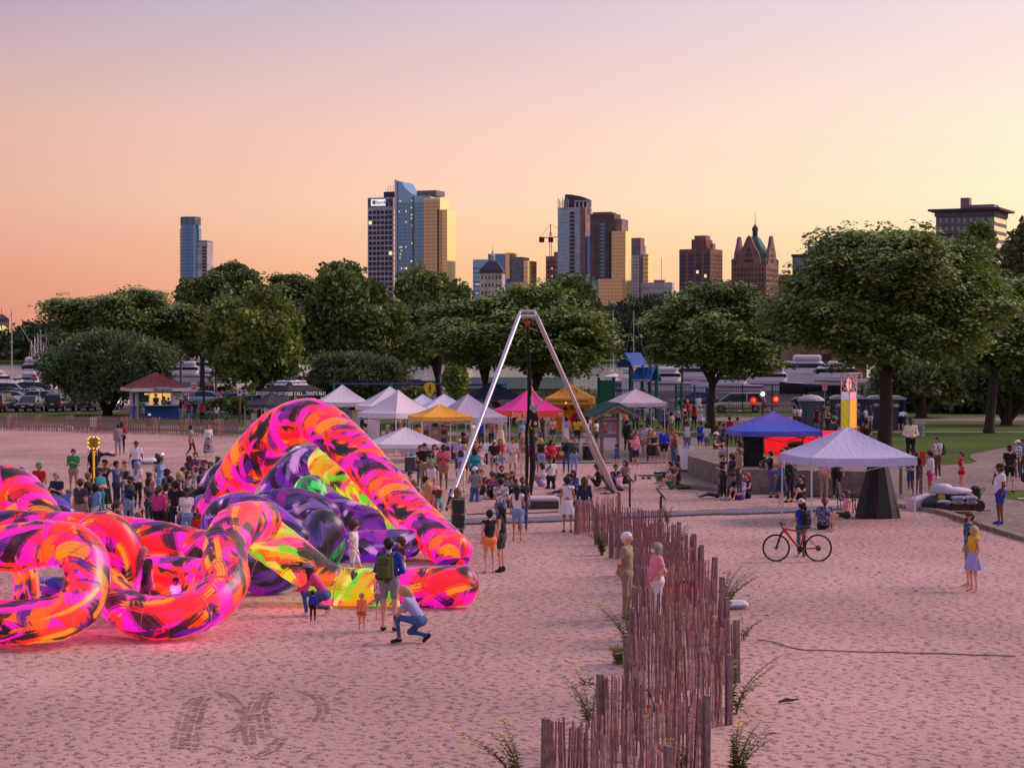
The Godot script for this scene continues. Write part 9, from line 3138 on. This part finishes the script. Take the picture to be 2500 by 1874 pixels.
		[5.73,-95.63,0,60,0.99,"ph","h1Sb","Tk Pd",0,"person in black tee with bowed head and dark trousers"],
		[5.66,-91.32,0,0,0.95,"hm","f1Bb","Jp Sn",0,"person in pale pink hoodie and navy shorts eating"],
		[5.97,-95.76,0,60,0.95,"st","f1Mr","Jh PF:kc",0,"person with reddish hair in hot pink behind the pale pink hoodie"],
		[6.59,-101.44,0,0,0.98,"hc","m1CkbE","Tu Pt",0,"person in cap and lavender shirt at the rear of the middle crowd"],
		[7.17,-104.39,0,20,0.98,"st","f1Ckk","Tw Pd",0,"person in black cap and white top at the rear of the middle crowd"],
		[6.72,-96.87,0,0,0.95,"st","f1Lr","KF:ta Pn",0,"person with long auburn hair behind the black skirt"],
		[6.68,-93.62,0,0,0.95,"ac","f1Ly","Kk Vk",0,"person with long blond curls, black top and black skirt, arms folded"],
		[7.57,-103.21,0,0,0.88,"st","k1Sb","TH:nw Sd",0,"boy in white and navy behind the royal blue jumper"],
		[7.32,-95.74,0,0,1.03,"hm","m1Sl","JB Sk",0,"person in royal blue jumper and black shorts holding a cup"],
		[7.86,-96.87,0,-10,0.95,"st","f1Lr","Ko Ph",0,"person with long red hair and coral top behind the folding sign"],
		[7.58,-93.04,0,-60,0.91,"st","f1Ml","Ja Pb",0,"person in denim overalls and brown sleeves"],
		[9.21,-104.61,0,0,1.03,"up","h3Sk","Kw Pg",0,"big person in white tank top raising a phone to the face"],
		[10.1,-106.79,0,-40,0.97,"hd","f1Ub","TB SB Od",0,"person in royal blue tee and shorts with black socks"],
		[10.3,-105.12,0,160,0.95,"wk","f3Ak","Tw Pg",0,"person with afro in white tee and tied checked shirt walking"],
		[5.03,-95.5,0,0,0.55,"st","k2Uk","Db Vb",0,"toddler in denim dress by the notice board post"],
		[6.99,-83.73,0,-60,0.62,"st","k3Mk","Dn Vn",0,"small child in navy dress before the folding sign"],
		[6.65,-80.56,0,-80,1.03,"sg","f1Bb","Km Sk Fw",0,"person in maroon top sitting with pale bare legs at the grass edge"],
		[6.31,-78.83,0,-80,0.88,"sg","k1Sb","Tt SG",0,"boy in green shorts leaning on the maroon top"],
		[6.5,-81.88,0,-70,0.99,"sg","m1Sk","Tl Pd",0,"person with black hair and pale blue shirt sitting behind the maroon top"],
		[10.97,-125.61,0,90,0.98,"st","m1Sk","Tk Pd",0,"person in black tee before the red group at the playground"],
		[11.31,-136.01,0,20,0.97,"st","f1My","JF:wb Pk",0,"person in white hoodie with blue print and black trousers"],
		[9.89,-128.68,0,160,0.98,"st","m2Sk","Tb Pk",0,"person in blue shirt and black trousers near the grey block"],
		[10.46,-133.28,0,30,0.97,"st","f2Sk","Tp Pt",0,"person behind the blue shirt near the grey block"],
		[10.13,-126.34,0,100,0.94,"st","f3Mk","Tc St",0,"person in cream beside the white printed hoodie"],
		[13.38,-141.58,0,-30,0.97,"st","f1My","Dw Vw",0,"blond person in short white dress near the trunk"],
		[12.73,-139.11,0,160,0.97,"st","f2Mk","Kr Pn",0,"person in red tank top and navy trousers near the trunk"],
		[13.49,-152.9,0,0,1.01,"st","m1Cob","Tr Pd",0,"person in red tee and orange cap near the climbing frame"],
		[12.24,-141.34,0,60,0.96,"st","f1Lb","Kp Pd",0,"person with brown hair left of the red tee at the climbing frame"],
		[15.86,-169.25,0,180,1.02,"st","m1Sk","Tw Pw",0,"person in white standing high before the climbing frame"],
		[9.14,-131.62,0,0,0.99,"ac","m2SkE","TT Pd",0,"bearded person in grey blue tee with folded arms at the food canopy"],
		[9.59,-140.05,0,0,0.99,"st","m1Cwb","Tc Pd",0,"person in cream at the food canopy's rear"],
		[7.24,-127.92,0,60,0.97,"st","f3Bk","To Pd",0,"person in orange behind the notice board's right post"],
		[6.3,-109,0,150,0.99,"st","h3Sk","Jk Pk",0,"large person in black behind the notice board"],
		[8.06,-130.01,0,10,1.25,"bd","m2Sk","Tg Pd",0,"person in grey bending at the food table"],
		[10.31,-100,0,60,0.99,"st","m2SkE","Tn Pd",0,"bearded person in navy at the left rear of the blue canopy"],
		[10.98,-102.98,0,60,1.01,"st","m1Sb","Td Pd",0,"person in dark shirt behind the bearded navy one"],
		[12.68,-115.93,0,160,0.96,"st","f3Bk","Kr Pd",0,"person in red tank top on the path behind the blue canopy"],
		[12.98,-114.48,0,170,0.97,"st","m2Sk","Tp Pd",0,"person in pink shirt on the path behind the blue canopy"],
		[11.27,-107.8,0,60,0.97,"st","f1Mb","Tg Pd",0,"person with brown hair behind the stage's left crowd"],
		[9.41,-91.82,0,70,0.99,"ac","m1Cwb","Kk Pd",0,"person in white cap and black tank top with tattooed arms"],
		[10.34,-97.28,0,40,0.85,"st","k3Sk","Tn Sd",0,"boy in navy leaning between the people at the stage's left"],
		[8.77,-82.69,0,-60,0.97,"ac","m2Nk","TH:wn Pl",0,"bald person with glasses and white shirt at the stage's left"],
		[7.77,-73.06,0,-60,0.95,"ph","f1Ckb","Kk Pk Fw",1,"person in black with black cap and white shoes clapping"],
		[7.46,-65.2,0.95,-80,0.91,"st","f2Lk","TG Pk",0,"person with long dark hair in green lit red beside the loudspeakers"],
		[8.17,-73.79,0.45,-60,0.93,"sc","k3Sk","Tn Sd",0,"boy in navy sitting on the stage edge by the canopy's left leg"],
		[7.09,-62.05,0.95,-70,0.86,"st","f1Ml","Tt Pd",0,"person with brown hair lit orange left of the loudspeakers"],
		[8.24,-73.02,0,-30,1.02,"sg","f1Bb","Tk Pk",0,"person in black sitting on the sand, left of three"],
		[8.37,-72.83,0,-50,0.99,"sg","f1Ml","Ju Sv",0,"person in lavender sweater and purple shorts sitting on the sand"],
		[8.66,-73.42,0,-50,1.03,"sg","f1Pr","Kk Sk",0,"person with tied reddish hair and black top sitting, right of three"],
		[9.83,-75.6,0,-80,0.95,"up","f1Bk","Jk Pv",0,"person in black jacket and violet striped trousers, hands at the mouth"],
		[9.44,-69.69,0,-70,0.94,"ac","f1Ly","Jb Vn Fw",1,"blond person in denim jacket and blue skirt beside the pale canopy"],
		[10,-71.47,0,-140,1.05,"st","h1Sk","Jk Pk Fk",0,"large person in black trousers under the pale canopy's left corner"],
		[10.37,-76.29,0,-60,0.96,"st","f1Bb","Kp Pd",0,"person with hair tied up lit pink behind the blond one"],
		[10.75,-77.08,0,-70,0.97,"st","m1Ul","Td Pd",0,"curly haired person behind the pale canopy's left, left of two"],
		[10.86,-76.96,0,-70,0.98,"st","m1Ub","Tg Pd",0,"curly haired person behind the pale canopy's left, right of two"],
		[10.49,-72.18,0,-50,1.03,"sg","m1Sk","Tn Sk",0,"person in navy tee hugging the knees before the stage wall"],
		[7.65,-73.82,0,-80,0.86,"sl","m2Sk","Tk Pd",0,"person in black tee with outstretched grey legs on the sand"],
		[9.6,-76.33,0,-60,0.98,"sc","f1Mb","Tk Pk",0,"person in black leggings sitting behind the purple cooler"],
		[11.43,-72.88,0,150,0.99,"st","f1Ml","Tp Pt",0,"person in pink tee and tan trousers under the pale canopy"],
		[12.04,-73.69,0,160,1.01,"st","m1Sb","Tl Pk",0,"person in light blue shirt and black trousers under the pale canopy","L3"],
		[9.56,-60.79,0,175,1.05,"sg","h1Pb","TF:nu Pk",1,"large person in paisley top sitting with back turned under the pale canopy"],
		[10.14,-60.3,0,-80,0.98,"sc","f1Mb","Kp Sk",0,"person in peach top sitting in the navy camp chair"],
		[7.65,-52.53,0,-150,0.85,"hd","k2Yk","TB PF:nT Fw",1,"child with patterned white helmet, blue top and floral leggings astride the red bike","L6"],
		[19.47,-137.09,0,60,1.01,"st","m3Sk","Tw Pd",0,"person in white shirt beside the iron fence, left of two"],
		[19.77,-137.09,0,30,1.01,"st","m3Sk","Tw Pd",0,"person in white tee beside the iron fence, right of two"],
		[20.83,-140.5,0,180,0.99,"st","m1Sk","Kk Pr",0,"person in black tank top and red trousers in the toilet queue"],
		[21.63,-143.17,0,160,1.03,"st","m1Sb","Tk Pd",0,"person in black tee in the toilet queue"],
		[21.05,-137.39,0,170,0.95,"st","f1Sb","Dm Vm",0,"person in maroon dress in the toilet queue"],
		[21.43,-136.55,0,100,0.95,"st","f2Lb","Tt Pt",0,"person in tan with long hair in the toilet queue"],
		[21.97,-135.38,0,30,1.01,"st","m2SkE","Td Pd",0,"bearded person in dark grey tee before a toilet door"],
		[14.71,-92.48,0.95,150,0.95,"hd","f1Br","Kk Vk",0,"person with red hair in black dress behind the stage table"],
		[14.84,-91.67,0.95,120,1.18,"sc","m1CGb","Td Pd",0,"person in green cap seated behind the stage"],
		[17.75,-108.02,0,60,0.93,"st","f1Mk","Tu Pd",0,"person in lavender tee left of the glowing column"],
		[23.85,-137.44,0,-60,1.01,"st","m2SkE","Tg Pk",0,"bearded person in grey tee right of the orange column"],
		[24.2,-136.26,0,60,0.97,"st","m2Sk","Tw Pk",0,"person in white half hidden beside the toilet's edge"],
		[24.99,-138.82,0,160,0.97,"st","f1Lb","Tb Sw",0,"person with long brown hair, denim shirt and white shorts at the toilets"],
		[25.64,-131.2,0,150,1.18,"bd","m1Sk","Tw Sk",0,"person in white tee and black shorts stepping into the open toilet"],
		[18.71,-105,0,0,0.96,"hc","m1Sb","Tk Pt",0,"person in black tee and tan trousers with clasped hands on the lawn"],
		[17.93,-103.35,0,40,0.91,"hm","f1Cpb","To Pd",0,"person in pink cap and orange top beside the column's foot"],
		[19.16,-108.8,0,0,0.91,"st","f1Mb","Ta Pd",0,"person with brown hair behind the black tee on the lawn"],
		[18.24,-85.19,0,-60,1.03,"ph","m1Sk","Tw Pa Fw",1,"person in white tee and brown trousers holding a camera and phone","H1"],
		[15.72,-74.71,0,-80,0.97,"st","m2Uk","Jw Sh",1,"person in white sweatshirt and pink shorts"],
		[15.12,-74.64,0,-20,0.99,"wk","m3LkE","Tk Sd",1,"bearded person with long hair in printed black tee, walking"],
		[15.53,-77.58,0,-70,0.99,"st","m1Sb","TF:nm Pb",0,"person with tattooed arm and jeans behind the printed black tee"],
		[17.22,-76.16,0,-80,0.93,"hd","f1Bb","Qr Br Ok",1,"person in red two piece swimsuit and black boots"],
		[19.19,-76.67,0,170,1.05,"st","m1Ckb","Tk Sk Fk",1,"person in black cap, black tee and black shorts, back turned"],
		[21.41,-84.22,0,-60,0.97,"hm","f1Cwb","TX:vw Pd",0,"person in white cap and patterned shirt at the right edge"],
		[21.87,-85.11,0,-60,0.99,"st","m2Sk","TT Pd",0,"person in teal cut by the right edge"],
		[15.35,-62.51,0,-80,1.1,"hm","h3Ckk","Tw SB FB",1,"large person in white tee, bright blue shorts and blue shoes"],
		[10.55,-45.81,0,-80,1.01,"st","m1SbE","TF:nT St",1,"person in dark floral shirt with an arm round a child"],
		[10.44,-44.93,0,-70,0.86,"st","f1Ly","Ky Vu",1,"barefoot child in yellow top and lavender skirt held by the floral shirt"],
		[-2.38,-38.47,0,165,1.05,"hc","m1Sk","JB Sg Fk",1,"tall person in blue sleeves and grey shorts before the lying tube","I1"],
		[-3.69,-46.29,0,75,0.85,"wk","k1Ub","Tw Sw",1,"boy in white tee and white shorts walking behind the yellow green tube"],
		[-2.47,-44.21,0,-60,0.73,"st","k1Ub","Tm Sw",1,"child with curly hair in maroon behind the tall person in blue"],
		[-2.68,-40.13,0,160,0.53,"st","k1Uk","TF:wr Sg",1,"boy in white printed shirt and grey shorts facing the tube"],
		[-2.89,-38.21,0,0,0.44,"st","k1Sy","Do So",1,"toddler in rust romper standing alone on the sand"],
		[-1.83,-37,0,-110,0.95,"cr","f1Py","Tu Pb Fk",1,"person with blond ponytail in striped grey tee and jeans crouching"],
		[-3.97,-40.7,0,-85,0.97,"cr","f1Zgb","Jh Pb Fw",1,"person in grey cap, magenta sleeves and jeans crouching over a child"],
		[-3.98,-39.71,0,175,0.37,"st","k1Sk","JB Pk",1,"small child in blue jacket held by the crouching grey cap"],
		[-7.31,-39.3,0,40,0.9,"st","h1Ctb","Tk Pd",1,"person in tan cap and dark shirt standing inside the middle loop"],
		[-6.7,-39.6,0,170,0.53,"st","k3Sk","Tw Sd",1,"child in white tee inside the middle loop, back turned"],
		[2.31,-40.13,0,70,1.02,"bh","m1Sw","Tt Pt Fa",1,"elderly person with white hair in tan shirt and khaki trousers","Q1"],
		[2.89,-39.62,0,-75,0.93,"hp","h1Mg","Tp Pw",1,"elderly person with grey curls, white mask and pink tee behind the fence","Q2"],
		[15.23,-76,1.13,-5,1.02,"hc","m3SkE","Jc Pk",1,"person in cream printed hoodie standing on the raised lifeguard chair"],
		[0.81,-73.75,2.61,0,0.86,"iv","f1Lk","Bu Qk",1,"aerial performer hanging head down in the black silks"]]
